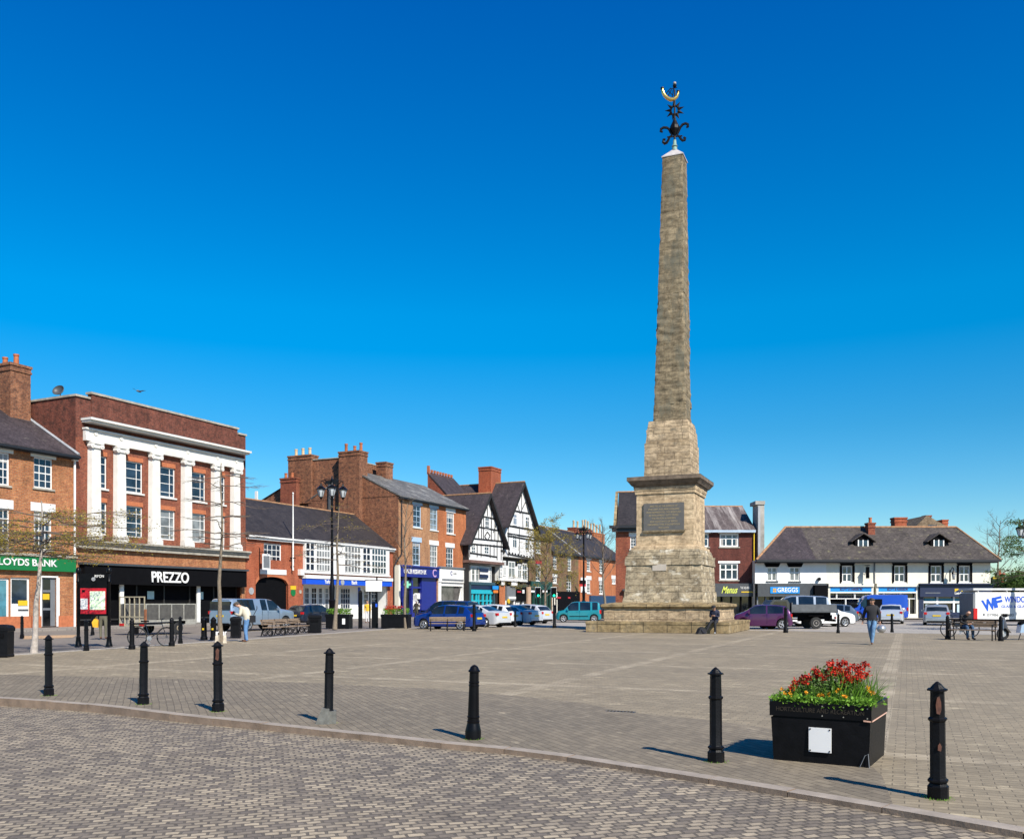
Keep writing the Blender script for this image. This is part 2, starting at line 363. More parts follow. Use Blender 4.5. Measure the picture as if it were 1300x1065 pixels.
# ------------------------------------------------------------------ ground
PAV = paving('square_block_paving', (.36,.296,.198), (.275,.226,.152), (.52,.43,.28), (.175,.142,.095), .21, .105, R(23.6), strips=(6.0, .34, (.48,.40,.28)), patch=(.57,.64), bmp=.5, moss=(.16,.17,.08))
BND = paving('dark_block_paving_band', (.285,.236,.165), (.215,.178,.126), (.40,.33,.225), (.135,.11,.078), .21, .105, R(68), patch=(.60,.68), bmp=.5, moss=(.17,.17,.07))
COB = paving('granite_setts', (.50,.41,.285), (.19,.157,.125), (.30,.245,.18), (.15,.125,.095), .125, .085, R(-16), ms=.012, patch=(.60,.72), bmp=.9, rough=.75, wobble=(.11,2.2), grain=1.0)
ASP = paving('worn_asphalt', (.25,.215,.18), (.23,.20,.168), (.36,.32,.26), (.22,.19,.16), 3.1, 2.3, R(-20), ms=.01, patch=(.55,.8), bmp=.2)
FLG = paving('flagged_pavement', (.33,.29,.25), (.28,.25,.22), (.24,.21,.19), (.16,.14,.12), .9, .6, R(-25.7), ms=.012, patch=(.6,.7), bmp=.3)
SAND = paving('buff_tactile_paving', (.62,.40,.22), (.55,.36,.20), (.5,.33,.2), (.4,.27,.16), .4, .4, R(-25.7), ms=.01, bmp=.3)
PALE = paving('pale_granite_paving', (.44,.40,.34), (.38,.345,.30), (.50,.46,.40), (.26,.23,.20), .3, .15, R(-23.6), patch=(.5,.7), bmp=.3)
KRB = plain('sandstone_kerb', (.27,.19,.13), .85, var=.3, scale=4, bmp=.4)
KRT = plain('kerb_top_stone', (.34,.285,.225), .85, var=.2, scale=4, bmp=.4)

kpx = [(-330,868.5),(-200,873),(-100,879),(0,886.6),(60,890.5),(110,894.5),(152,899),(216,907),(330,919),(457,932.5),(560,944),(640,951.5),(720,961.5),(802,974.5),(900,990),(1000,1006),(1120,1026),(1300,1058),(1500,1095)]
kerb = [gp(*p) for p in kpx]
kerb += [Vector((14, 3.0, 0)), Vector((60, -22, 0))]
kerb = [Vector((-60, 22, 0)), Vector((-30, 19.3, 0))]+kerb
N_edge = [Vector(p) for p in ((-60,9,0),(-21,10,0),(-15.5,27,0),(-12.2,37,0),(-9.6,46,0),(-7.2,55,0),(-3,57.5,0),(3,59,0),(14,51.5,0),(20,47,0),(27,42.5,0),(60,26,0),(90,0,0))]
def flat(name, pts, z, mat):
    mb = MB(); mb.add([(p[0], p[1], z) for p in pts], [tuple(range(len(pts)))])
    o = mb.build(name, mat); me = o.data
    if me.polygons[0].normal.z < 0: me.flip_normals()
    return tag(o, kind='structure')
flat('ground', [(-1500,-200),(1500,-200),(1500,3000),(-1500,3000)], -.4, ASP)
k2 = [p for p in kerb if p.x > -21]
plaza = [Vector((-21,12,0))]+k2+[Vector((90,-22,0))]+N_edge[::-1][:-1]
flat('market_square_paving', plaza, 0.0, PAV)
flat('street', [(-300,12),(-21.002,10),(-15.5,27),(-12.2,37),(-9.6,46),(-7.2,55),(-3,57.5),(3,59),(14,51.5),(20,47),(27,42.5),(60,26),(90,0),(400,-40),(900,1400),(-900,1400)], -.03, ASP)
bnd = [gp(*p) for p in ((-330,846),(0,856),(200,861),(368,866),(550,874),(662,884),(738,892),(798,904),(900,914),(1010,929),(1085,952),(1120,985),(1135,1025))]
b_in = [p for p in kerb if p.x > bnd[0].x and p.y > bnd[-1].y-1.2 and p.x < bnd[-1].x+.2]
flat('block_paving_band', bnd+b_in[::-1], .004, BND)
flat('pale_street_surface', [(-3,57.52),(3,59.02),(14,51.52),(20,47.02),(27,42.52),(60,26.02),(75,40),(60,62),(30,76),(-1,76)], -.026, PALE)
def inward(p, q, d): n = Vector((-(q-p).y, (q-p).x, 0)).normalized(); return n*d
# near cobbled road: drops below the square at the left, nearly flush at the right
mb = MB(); vs = []; fs = []
def drop(p): t = min(1, max(0, (p.x+8)/9)); return -.12*(1-t)-.035*t
for p in kerb: vs.append((p.x, p.y, drop(p)))
for p in kerb: vs.append((p.x*1.02-1, min(p.y, 8)-14, drop(p)-.0))
n = len(kerb)
for i in range(n-1): fs.append((i, i+n, i+1+n, i+1))
mb.add(vs, fs); road = tag(mb.build('cobbled_road', COB), kind='structure')
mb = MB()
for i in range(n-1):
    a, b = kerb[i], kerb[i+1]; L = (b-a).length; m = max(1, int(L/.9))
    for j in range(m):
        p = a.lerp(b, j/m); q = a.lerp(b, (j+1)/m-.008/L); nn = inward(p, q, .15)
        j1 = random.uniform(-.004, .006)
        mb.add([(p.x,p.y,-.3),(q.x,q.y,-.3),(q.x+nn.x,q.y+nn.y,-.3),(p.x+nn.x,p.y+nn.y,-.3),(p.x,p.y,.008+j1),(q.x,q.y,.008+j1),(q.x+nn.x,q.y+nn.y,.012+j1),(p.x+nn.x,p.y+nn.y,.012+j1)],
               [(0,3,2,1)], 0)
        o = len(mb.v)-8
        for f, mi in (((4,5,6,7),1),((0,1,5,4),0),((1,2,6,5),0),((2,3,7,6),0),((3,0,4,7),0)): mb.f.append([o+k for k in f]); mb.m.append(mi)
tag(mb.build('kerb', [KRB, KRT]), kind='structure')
# pale border stones along the far edge of the square
mb = MB()
for i in range(1, len(N_edge)-1):
    a, b = N_edge[i], N_edge[i+1]; nn = inward(a, b, -.45)
    mb.slab([(a.x,a.y,.008),(a.x+nn.x,a.y+nn.y,.008),(b.x+nn.x,b.y+nn.y,.008),(b.x,b.y,.008)], .1)
o = mb.build('far_kerb', PALE); tag(o, kind='structure')
# ------------------------------------------------------------------ buildings
CURT = plain('net_curtain', (.36,.35,.33), .8, var=.2)
class Bld:
    def __init__(s, name, label, A, B, group=None, cat='building'):
        s.A = Vector((A[0], A[1])); s.B = Vector((B[0], B[1])); d = s.B-s.A; s.W = d.length; s.d = d/s.W
        s.n = Vector((-s.d.y, s.d.x)); s.root = thing(name, label, cat, (A[0], A[1], 0), math.atan2(s.d.y, s.d.x), group); s.holes = {}
    def P(s, px, py=None, y=0.0):
        k = (px-650)/F; O = s.A+s.n*y; t = (k*O.y-O.x)/(s.d.x-k*s.d.y)
        Y = O.y+t*s.d.y
        return t if py is None else (t, zz(py, Y))
    def rect(s, x0, x1, y0, y1, y=0.0):
        c = (x0+x1)/2; return (s.P(x0, y=y), s.P(x1, y=y), s.P(c, y1, y)[1], s.P(c, y0, y)[1])
    def depth(s, px, u=0.0):           # distance behind the facade line at which pixel column px meets the side wall at u
        k = (px-650)/F; O = s.A+s.d*u; t = (k*O.y-O.x)/(s.n.x-k*s.n.y); return t
    def win(s, r, cols=2, rows=2, y=0.0, frame=None, glass=None, lintel=None, sill=None, hole=True, fw=.085, bw=.045, lh=.3, le=.12, rec=.09, name='window', meet=None):
        u0, u1, z0, z1 = r; frame = frame or WH
        if hole: s.holes.setdefault(y, []).append(r)
        else: rec = -.05
        yy = y+rec; mb = MB()
        mb.box(u0, u1, yy, yy+.06, z0, z0+fw); mb.box(u0, u1, yy, yy+.06, z1-fw, z1)
        mb.box(u0, u0+fw, yy, yy+.06, z0+fw, z1-fw); mb.box(u1-fw, u1, yy, yy+.06, z0+fw, z1-fw)
        cf = cols if isinstance(cols, (list, tuple)) else [i/cols for i in range(1, cols)]
        rf = rows if isinstance(rows, (list, tuple)) else [i/rows for i in range(1, rows)]
        for c in cf: x = u0+(u1-u0)*c; mb.box(x-bw/2, x+bw/2, yy+.008, yy+.05, z0+fw, z1-fw)
        for c in rf:
            z = z0+(z1-z0)*c; q = bw*(1.5 if meet and abs(c-meet) < .01 else .98); mb.box(u0+fw, u1-fw, yy+.012, yy+.046, z-q/2, z+q/2)
        f = mb.build(name, frame, s.root)
        MB().box(u0+fw*.5, u1-fw*.5, yy+.03, yy+.035, z0+fw*.5, z1-fw*.5).build('pane', glass or GL, f)
        if (y == 0.0 and hole and z0 > 2.5 and u1-u0 > .7 and random.random() < .45 and glass is not GLC):
            cw = (u1-u0)*random.uniform(.14,.26); zt_ = z1-(z1-z0)*random.choice((.0,.0,.0)); cu_ = MB(); cu_.box(u0+fw*.6, u0+cw, yy+.024, yy+.029, z0+fw, zt_-fw*.6); cu_.box(u1-cw*.8, u1-fw*.6, yy+.024, yy+.029, z0+fw, zt_-fw*.6)
            cu_.box(u0+cw, u1-cw*.8, yy+.0235, yy+.0285, z1-(z1-z0)*random.uniform(.12,.3), z1-fw*.6); cu_.build('curtain', CURT, f)
        if lintel: MB().box(u0-le, u1+le, y-.03, y+.05, z1+.002, z1+lh).build('lintel', lintel, f)
        if sill: MB().box(u0-.1, u1+.1, y-.09, y+.12, z0-.11, z0-.001).build('sill', sill, f)
        return f
    def wall(s, u0, u1, z0, z1, mat, y=0.0, name='front_wall', rev=.16):
        hs = [h for h in s.holes.get(y, []) if h[0] < u1 and h[1] > u0 and h[2] < z1 and h[3] > z0]
        xs = sorted({u0, u1} | {min(max(v, u0), u1) for h in hs for v in h[:2]}); zs = sorted({z0, z1} | {min(max(v, z0), z1) for h in hs for v in h[2:]})
        mb = MB()
        for i in range(len(xs)-1):
            for j in range(len(zs)-1):
                a, b, c, d = xs[i], xs[i+1], zs[j], zs[j+1]
                if b-a < 1e-5 or d-c < 1e-5: continue
                mx, mz = (a+b)/2, (c+d)/2
                if any(h[0] < mx < h[1] and h[2] < mz < h[3] for h in hs): continue
                mb.quad((a,y,c),(b,y,c),(b,y,d),(a,y,d))
        for h in hs:
            a, b, c, d = h; q = y+rev
            mb.quad((a,y,c),(a,y,d),(a,q,d),(a,q,c)); mb.quad((b,y,c),(b,q,c),(b,q,d),(b,y,d))
            mb.quad((a,y,c),(a,q,c),(b,q,c),(b,y,c)); mb.quad((a,y,d),(b,y,d),(b,q,d),(a,q,d))
        return mb.build(name, mat, s.root)
    def shell(s, u0, u1, y0, y1, z1, mat, name='side_wall', left=True, right=True, top=True, z0=0.0, back=True):
        mb = MB()
        if left: mb.quad((u0,y0,z0),(u0,y0,z1),(u0,y1,z1),(u0,y1,z0))
        if right: mb.quad((u1,y0,z0),(u1,y1,z0),(u1,y1,z1),(u1,y0,z1))
        if back: mb.quad((u0,y1,z0),(u0,y1,z1),(u1,y1,z1),(u1,y1,z0))
        if top: mb.quad((u0,y0,z1),(u1,y0,z1),(u1,y1,z1),(u0,y1,z1))
        return mb.build(name, mat, s.root)
    def eaves_roof(s, u0, u1, y0, yr, y1, ze, zr, mat, over=.3, th=.14, ou=.05, wallmat=None, ridge=RTL, gut=GUT, flash=None):
        sl = (zr-ze)/(yr-y0); mb = MB()
        mb.slab([(u0-ou,y0-over,ze-sl*over+.16),(u1+ou,y0-over,ze-sl*over+.16),(u1+ou,yr,zr+.16),(u0-ou,yr,zr+.16)], th)
        s2 = (zr-ze)/(y1-yr)
        mb.slab([(u0-ou,yr,zr+.155),(u1+ou,yr,zr+.155),(u1+ou,y1+over,ze-s2*over+.16),(u0-ou,y1+over,ze-s2*over+.16)], th)
        ro = mb.build('roof', mat, s.root)
        if ridge:
            mb = MB(); n = max(1, int((u1-u0)/.45))
            for i in range(n):
                a = u0+(u1-u0)*i/n; b = u0+(u1-u0)*(i+1)/n; mb.tube([(a,yr,zr+.13),(b-.015,yr,zr+.13)], .1, 8)
            mb.build('ridge', ridge, ro)
        if gut: MB().box(u0-ou, u1+ou, y0-over-.1, y0-over+.03, ze-sl*over-.06, ze-sl*over+.08).box(u0-ou+.01, u1+ou-.01, y0-over+.03, y0-.002, ze-sl*over-.12, ze-sl*over+.0).build('gutter', gut, ro)
        if wallmat:
            mb = MB()
            for u in (u0, u1): mb.quad((u,y0,ze),(u,yr,zr),(u,y1,ze))
            mb.build('gable', wallmat, s.root)
        if flash:
            for u in flash: MB().tube([(u,y0-over,ze-sl*over+.2),(u,yr,zr+.2)], .09, 6).build('verge', LEAD, ro)
        return ro
    def gable_front(s, u0, u1, y0, y1, ze, uc, zr, mat, wallmat, th=.16, over=.55, barge=TIM, ou=.4, ridge=RTL, thy=None):
        mb = MB()
        sl = (zr-ze)/(uc-u0); sr = (zr-ze)/(u1-uc)
        mb.slab([(u0-ou,y0-over,ze-sl*ou+.1),(uc,y0-over,zr+.1),(uc,y1,zr+.1),(u0-ou,y1,ze-sl*ou+.1)][::-1], th)
        mb.slab([(u1+ou,y0-over,ze-sr*ou+.1),(uc,y0-over,zr+.1),(uc,y1,zr+.1),(u1+ou,y1,ze-sr*ou+.1)], th)
        ro = mb.build('roof', mat, s.root)
        mb = MB(); d = .32
        mb.prism([(u0-ou,ze-sl*ou+.07),(uc,zr+.07),(uc,zr-d-.12),(u0-ou,ze-sl*ou-d+.05)], y0-over-.06, y0-over+.02)
        mb.prism([(uc+.004,zr+.07),(u1+ou,ze-sr*ou+.07),(u1+ou,ze-sr*ou-d+.05),(uc+.004,zr-d-.12)], y0-over-.06, y0-over+.02)
        mb.build('bargeboard', barge, ro)
        MB().add([(u0,y0,ze),(u1,y0,ze),(uc,y0,zr)], [(0,1,2)]).build('gable', wallmat, s.root)
        mb = MB(); n = 20
        for i in range(n): mb.tube([(uc,y0-over+(y1-y0)*i/n,zr+.08),(uc,y0-over+(y1-y0)*(i+.96)/n,zr+.08)], .11, 8)
        mb.build('ridge', ridge, ro)
        return ro
    def chimney(s, u0, u1, y0, y1, z0, z1, mat, pots=(), pm=POT, cap=True, ph=.7, cm=None):
        mb = MB(); mb.box(u0, u1, y0, y1, z0, z1-.5)
        mb.box(u0-.06, u1+.06, y0-.06, y1+.06, z1-.5, z1-.38); mb.box(u0-.02, u1+.02, y0-.02, y1+.02, z1-.38, z1-.16); mb.box(u0-.08, u1+.08, y0-.08, y1+.08, z1-.16, z1)
        c = mb.build('chimney', mat, s.root)
        for (fu, fy, h) in pots:
            x = u0+(u1-u0)*fu; y = y0+(y1-y0)*fy
            MB().lathe([(.17,z1),(.15,z1+ph*h*.8),(.18,z1+ph*h*.84),(.18,z1+ph*h),(.11,z1+ph*h),(.1,z1+ph*h-.1)], (x,y,0), 10).build('chimney_pot', pm, c, smooth=40)
        return c

O2 = Vector((-27.46, 57.0)); D2 = Vector((.434, .901)).normalized()
def L2(t): return O2+D2*t
def tof(px): k = (px-650)/F; return (k*O2.y-O2.x)/(D2.x-k*D2.y)

# ---- bank at the left edge
b = Bld('bank_building', 'orange brick bank with a green fascia and white lintels, at the left edge', L2(-10), L2(-.03))
Wd = b.W
for x0, x1, y0, y1 in ((-9, 12.3, 574, 615.5), (43, 67, 581.5, 620), (-9, 12.3, 645, 696), (43, 66, 649.5, 698)):
    b.win(b.rect(x0, x1, y0, y1), 3, 4, sill=SB, lintel=WH, lh=.52, le=.22, meet=.5)
TOP = 10.88
# ground floor
r = b.rect(-60, 12, 733, 791); b.win(r, [.4], [.06], glass=glassmat('poster_glass', (.05,.16,.2)), name='shop_window', fw=.12)
r = b.rect(13.5, 38, 733, 791); b.win(r, 1, [.42], name='shop_window', fw=.12)
fr = r; MB().box(fr[0]+.1, fr[1]-.1, .06, .09, fr[2]+.05, fr[2]+(fr[3]-fr[2])*.42).build('white_panel', WH, b.root)
MB().box(fr[0]+.5, fr[0]+1.1, .02, .05, fr[2]+1.05, fr[2]+1.35).build('notice', YEL, b.root)
MB().box(fr[0]+.5, fr[0]+1.15, .02, .055, fr[2]+.75, fr[2]+.83).build('letter_slot', GRY, b.root)
r = b.rect(53, 71.5, 733, 795); b.holes[0.0].append((r[0], r[1], 0.12, r[3]))
d = MB().box(r[0], r[1], .1, .16, .12, r[3]).build('door', MGR, b.root)
mb = MB()
for k, (a, c) in enumerate(((.15,1.1),(1.25,2.2),(2.35,3.1))): mb.box(r[0]+.15, r[1]-.35, .08, .1, a, min(c, r[3]-.1))
mb.build('pane', GLT, d)
MB().box(r[0]-.1, r[1]+.12, -.02, .08, r[3], r[3]+.1).box(r[0]-.12, r[0]-.001, -.02, .08, .1, r[3]).box(r[1], r[1]+.22, -.02, .08, .1, r[3]).build('door_frame', WH, b.root)
MB().box(r[0]+.1, r[0]+.55, .04, .07, 1.75, 2.1).build('notice', YEL, b.root)
b.wall(0, Wd, .75, TOP, BO)
MB().box(0, b.P(38.5), -.05, .3, 0, .75).box(b.P(40), b.P(52), -.05, .3, 0, .75).box(b.P(74), Wd-.0, -.03, .3, 0, .75).build('plinth', RLIN, b.root)
b.shell(0, Wd, 0, 13, TOP, BO, right=False, top=False)
fz0, fz1 = b.P(45, 724.5)[1], b.P(45, 706.5)[1]
fs = MB().box(0, Wd-.15, -.28, -.001, fz0, fz1).build('fascia', PLG, b.root)
MB().box(0, Wd-.1, -.36, -.002, fz1+.002, fz1+.16).build('cornice', SB, fs)
u0, u1 = b.P(-9, y=-.3), b.P(72, y=-.3)
lettering('LLOYDS BANK', fs, (u0+u1)/2, -.3, (fz0+fz1)/2+.03, .56, WH, width=(u1-u0)*1.0, bold=True)
b.eaves_roof(0, Wd-.05, 0, 7.2, 14.4, TOP, 15.0, SP, over=.45, wallmat=BO, flash=(Wd-.1,))
b.chimney(Wd-1.6, Wd-.2, 3.9, 8.2, 11, 16.75, BB, [(.5,.10,1),(.5,.35,.9),(.5,.62,.9),(.5,.87,1)], POT)
MB().tube([(b.P(93.2),-.12,0),(b.P(93.2),-.12,TOP-.2)], .07, 8).box(b.P(93.2)-.16,b.P(93.2)+.16,-.25,-.02,TOP-.45,TOP-.18).build('downpipe', WH, b.root)

# ---- restaurant with giant columns
b = Bld('restaurant_building', 'red brick restaurant with six white giant columns above a black ground floor', L2(0), L2(15.3)); Wd = b.W
PT = 14.9
cols_px = [118, 150.3, 194.3, 235, 272.7, 297]
ub = b.P(118, 683.5); zb = 5.72; zc = 11.5
uc = [b.P(p) for p in cols_px]; uc = [uc[0], uc[1], uc[2], uc[3], uc[4], uc[5]]
for x0, x1, nar in ((127.7,135.8,1),(159.5,181.2,0),(203.5,222.4,0),(243.2,261,0),(280,285.8,1)):
    c = (x0+x1)/2
    for zlo, zhi in ((8.95, 11.05), (5.95, 8.05)):
        u0, u1 = b.P(x0), b.P(x1)
        b.win((u0, u1, zlo, zhi), [.68] if not nar else 1, [.17,.46,.76], lintel=RLIN, sill=SW if zlo > 8 else None, glass=GLC if (zlo < 8 and x0 in (203.5,243.2)) else GL, le=.0, lh=.3, fw=.08)
b.holes.setdefault(0.0, []).append((.28, Wd-.42, 0, 4.05))
b.wall(0, Wd, 0, zb-.25, BR2 if False else BO, name='lower_wall')
b.wall(0, Wd, zb-.25, 12.0, BR)
mb = MB(); mb.quad((0,0,12.0),(Wd,0,12.0),(Wd,0,14.55),(0,0,14.55)); mb.box(1.15, Wd-.95, -.06, .3, 13.3, PT); mb.build('parapet', BP, b.root)
b.shell(0, Wd, 0, 14, 14.55, BP, top=True)
mb = MB(); mb.box(1.05, Wd-.85, -.14, .4, PT, PT+.14); mb.box(-.06, 1.05, -.1, .34, 14.55, 14.68); mb.box(Wd-.85, Wd+.06, -.1, .34, 14.55, 14.68)
mb.box(-.08, .3, .34, 14, 14.55, 14.68); mb.box(Wd-.3, Wd+.08, .34, 14, 14.55, 14.68); mb.build('coping', SB, b.root)
x0, x1 = uc[0]-.75, uc[5]+.75
mb = MB(); mb.box(x0, x1, -.3, -.002, 11.85, 12.2); mb.box(x0, x1, -.26, -.002, 12.2, 12.55); mb.box(x0-.06, x1+.06, -.38, -.002, 12.55, 12.66)
mb.box(x0-.1, x1+.1, -.8, -.003, 12.97, 13.09); mb.box(x0-.16, x1+.16, -.95, -.004, 13.09, 13.22); ent = mb.build('entablature', SW, b.root)
MB().box(x0-.16, x1+.16, -.94, -.005, 13.222, 13.24).build('lead_cover', LEAD, ent)
mb = MB()
for u in uc: mb.lathe([(.16,0),(.16,.04),(.1,.06)], (u,-.26,12.37), 10, axis='y')
mb.M = Matrix.Identity(4)
for u in uc: mb.lathe([(.13,-.30),(.13,-.25)], (u,0,12.37), 12, axis='y')
mb.build('roundel', SW, ent)
for u in uc:
    mb = MB(); y0 = -.06
    prof = [(.46,zb),(.46,zb+.14),(.44,zb+.16),(.45,zb+.24),(.385,zb+.34),(.375,zb+1),(.37,zb+3),(.345,zc-.05)]
    mb.box(u-.47, u+.47, -.46, -.002, zb-.18, zb+.14)
    w0, w1 = .44, .40
    mb.add([(u-w0,-.002,zb+.14),(u+w0,-.002,zb+.14),(u+w0-.07,-.34,zb+.14),(u-w0+.07,-.34,zb+.14),(u-w1,-.002,zc-.06),(u+w1,-.002,zc-.06),(u+w1-.07,-.31,zc-.06),(u-w1+.07,-.31,zc-.06)], [(3,2,6,7),(2,1,5,6),(0,3,7,4)])
    mb.box(u-.45, u+.45, -.40, -.002, zb+.14, zb+.30)
    mb.box(u-.38, u+.38, -.40, -.003, zc-.06, zc+.2)
    col = mb.build('column', SW, b.root, smooth=35)
    mb = MB(); mb.box(u-.48, u+.48, -.47, -.003, zc+.2, zc+.32)
    for sx in (-1, 1): mb.lathe([(.16,-.45),(.16,-.1)], (u+sx*.36, 0, zc+.06), 12, axis='y'); mb.lathe([(.06,-.48),(.06,-.44)], (u+sx*.36, 0, zc+.06), 10, axis='y')
    mb.build('capital', SW, col, smooth=35)
mb = MB(); mb.box(-.05, Wd+.1, -.42, -.002, 5.28, 5.42); mb.box(-.02, Wd+.06, -.3, -.003, 5.02, 5.28); mb.box(-.02, Wd+.06, -.55, -.003, 5.42, 5.535); mb.build('stone_band', SB, b.root)
# black shopfront
sf = MB().box(.28, Wd-.42, .5, .6, 0, 4.05).build('shopfront', BKR, b.root)
MB().box(.15, Wd-.3, -.62, .05, 3.97, 4.12).build('awning_hood', GRY, b.root)
MB().box(.28, Wd-.42, -.5, .5, 2.75, 3.96).build('fascia', BKR, b.root)
ul, ur = b.P(192, y=-.55), b.P(239, y=-.55)
lettering('PREZZO', b.root, (ul+ur)/2, -.58, 3.28, 1.02, plain('white_lettering', (.85,.84,.8), .5), width=ur-ul, bold=True, depth=.03)
for p in (152, 250): MB().box(b.P(p), b.P(p)+.3, -.05, .06, 0, 2.75).build('white_post', WH, b.root)
for p0, p1 in ((187,195.5),(250,258)): MB().box(b.P(p0, y=.45), b.P(p1, y=.45), .44, .46, 1.8, 2.35).build('menu_card', plain('pale_card', (.55,.72,.68), .6), sf)
mb = MB()
for i in range(7): x = .3+(Wd-.9)*i/6.0; mb.box(x, x+.09, .42, .5, 0, 2.75)
mb.box(.28, Wd-.42, .43, .5, .4, .5); mb.build('mullion', plain('dark_bronze', (.03,.028,.026), .4), sf)
mb = MB(); c = Vector((b.P(80, y=1.6)-.0, 0, 0))
dish = MB(); dish.lathe([(.02,0),(.25,.05),(.42,.16),(.48,.26),(.46,.27),(.4,.17),(.24,.07),(.02,.02)], (0,0,0), 18)
du = 1.0; o = dish.build('dish', GRY, None, smooth=50)
sd = thing('satellite_dish', 'grey satellite dish on the roof edge of the columned restaurant', 'dish', tuple(b.A+b.d*.35+b.n*1.9)+(14.68,), 0)
o.parent = sd; o.scale = (.8,.8,.8); o.location = (0,0,.38); o.rotation_euler = (R(62), R(-12), 0)
MB().tube([(0,0.06,0),(0,0.06,.4)], .035, 8).box(-.12,.12,-.06,.18,0,.03).build('mast', GALV, sd)

# ---- low red brick house with archway
b = Bld('archway_building', 'low red brick building with a carriage arch and a long white upper window', L2(15.36), L2(tof(499))); Wd = b.W; EV = 6.85
b.win(b.rect(335, 357.6, 690, 722), 4, 4, meet=.5, fw=.12)
r = b.rect(329, 363, 722.6, 729); MB().box(r[0], r[1], -.06, -.001, r[2], r[3]).build('white_panel', WH, b.root)
# arch
ua, uz = b.P(324.5), b.P(366); zs = b.P(345, 742)[1]; za = b.P(345, 732)[1]
arch = [(ua+(uz-ua)*i/12, zs+(za-zs)*math.sqrt(max(0, 1-(2*i/12-1)**2))) for i in range(13)]
mb = MB()
for i in range(12):
    (a, c), (a2, c2) = arch[i], arch[i+1]; mb.quad((a,0,c),(a2,0,c2),(a2,0,5.0),(a,0,5.0)); mb.quad((a,0,c),(a,2.5,c),(a2,2.5,c2),(a2,0,c2)); 
mb.quad((ua,0,0),(ua,2.5,0),(ua,2.5,zs),(ua,0,zs)); mb.quad((uz,0,0),(uz,0,zs),(uz,2.5,zs),(uz,2.5,0))
mb.build('archway', BR2, b.root)
mb = MB()
for i in range(12):
    (a, c), (a2, c2) = arch[i], arch[i+1]; mb.add([(a,-.02,c),(a2,-.02,c2),(a2,-.02,c2+.3),(a,-.02,c+.3),(a,0,c),(a2,0,c2),(a2,0,c2+.3),(a,0,c+.3)], [(0,1,2,3),(3,2,6,7),(0,4,5,1)])
mb.build('arch_ring', RLIN, b.root)
MB().box(ua+.002, uz-.002, .22, .4, 0, za+.1).build('arch_infill', BKR, b.root)  # plain matt black slab filling the whole arch opening
ul = b.P(384.6); ur = b.P(492); wz0, wz1 = b.P(440, 727.5)[1], b.P(440, 693.3)[1]
b.holes.setdefault(0.0, []).append((ua, uz, 0, 5.0))
cu0, cu1 = b.P(384), b.P(492.5)
cz0, cz1 = b.P(440, 742.8)[1], b.P(440, 736)[1]
b.holes[0.0].append((cu0+.1, cu1-.1, 0, cz0+.02))
b.wall(0, Wd, 0, EV, BR2)
ww = MB().box(ul, ur, -.22, -.001, wz0-.05, wz1+.25).build('long_window', WH, b.root)
MB().box(ul-.08, ur+.08, -.3, -.002, wz0-.16, wz0-.051).build('sill', WH, ww)
for x0, x1, nc, h in ((387.5,398.5,2,.0),(401,418,5,.25),(437,457,5,.25),(460,469.5,2,.0),(471.5,489.5,5,.1)):
    a, c = b.P(x0, y=-.22), b.P(x1, y=-.22); z0, z1 = wz0+.08, wz1+.0
    mb = MB(); mb.box(a, c, -.275, -.221, z0, z1)
    g = MB()
    for i in range(nc):
        for j in range(4):
            g.box(a+(c-a)*(i+.14)/nc, a+(c-a)*(i+.86)/nc, -.285, -.272, z0+(z1-z0)*(j+.1)/4, z0+(z1-z0)*(j+.9)/4)
    f = mb.build('window', WH, ww); g.build('pane', GLC if h > .2 else GL, f)
# recessed shop wall under blue fascia
b2 = cu0+.1
rw = MB().box(cu0+.1, cu1-.1, 1.3, 1.4, 0, cz0+.2).build('shop_wall', WH, b.root)
MB().quad((cu0+.1,0,0),(cu0+.1,1.3,0),(cu0+.1,1.3,cz0),(cu0+.1,0,cz0)).quad((cu1-.1,0,0),(cu1-.1,0,cz0),(cu1-.1,1.3,cz0),(cu1-.1,1.3,0)).quad((cu0,.0,cz0+.01),(cu1,0,cz0+.01),(cu1,1.3,cz0+.01),(cu0,1.3,cz0+.01)).build('porch_lining', WH, b.root)
for x0, x1, nc, gl in ((386.5,392,2,GL),(395,401.5,2,GLT),(404,409,1,GLC),(412,417,1,GLC),(432,444,4,GL),(461.5,467,2,GLT),(471,478,2,GL),(483,490,3,GL)):
    rr = (b.P(x0, y=1.28), b.P(x1, y=1.28), .95, cz0-.25); 
    f = b.win(rr, nc, 4, y=1.28, hole=False, glass=gl, fw=.06, bw=.05)
MB().box(b.P(455, y=1.25), b.P(457.5, y=1.25), 1.22, 1.29, 1.2, 3).build('notice', BLU, b.root)
fs = MB().box(cu0-.05, cu1+.1, -.42, -.001, cz0, cz1).build('fascia', BLU, b.root)
MB().box(cu0-.1, cu1+.15, -.5, -.002, cz1+.002, cz1+.3).build('canopy_top', WH, fs)
zt = (cz0+cz1)/2
for x0, x1, t in ((412.5,424,'Yorkshire'),(446.5,453.5,'Bank')): lettering(t, fs, b.P((x0+x1)/2, y=-.45), -.44, zt, .5, WH, width=b.P(x1, y=-.45)-b.P(x0, y=-.45), bold=True)
MB().lathe([(.26,-.46),(.26,-.40)], (b.P(435, y=-.45),0,zt), 14, axis='y').build('emblem', LEAD, fs)
for px, py, m, w in ((318.8,750,LEAD,.28),(372,752,PLG,.3),(381,751,SB,.16)):
    p = b.P(px, py); MB().lathe([(w,-.04),(w,-.001)], (p[0],0,p[1]), 16, axis='y').build('wall_plaque', m, b.root)
p = b.P(372, 746); MB().box(p[0]-.35, p[0]+.35, -.045, -.001, p[1]-.15, p[1]+.17).build('wall_plate', YEL, b.root)
p = b.P(380.5, 727); MB().box(p[0]-.25, p[0]+.25, -.3, -.001, p[1]-.2, p[1]+.3).build('alarm_box', WH, b.root)
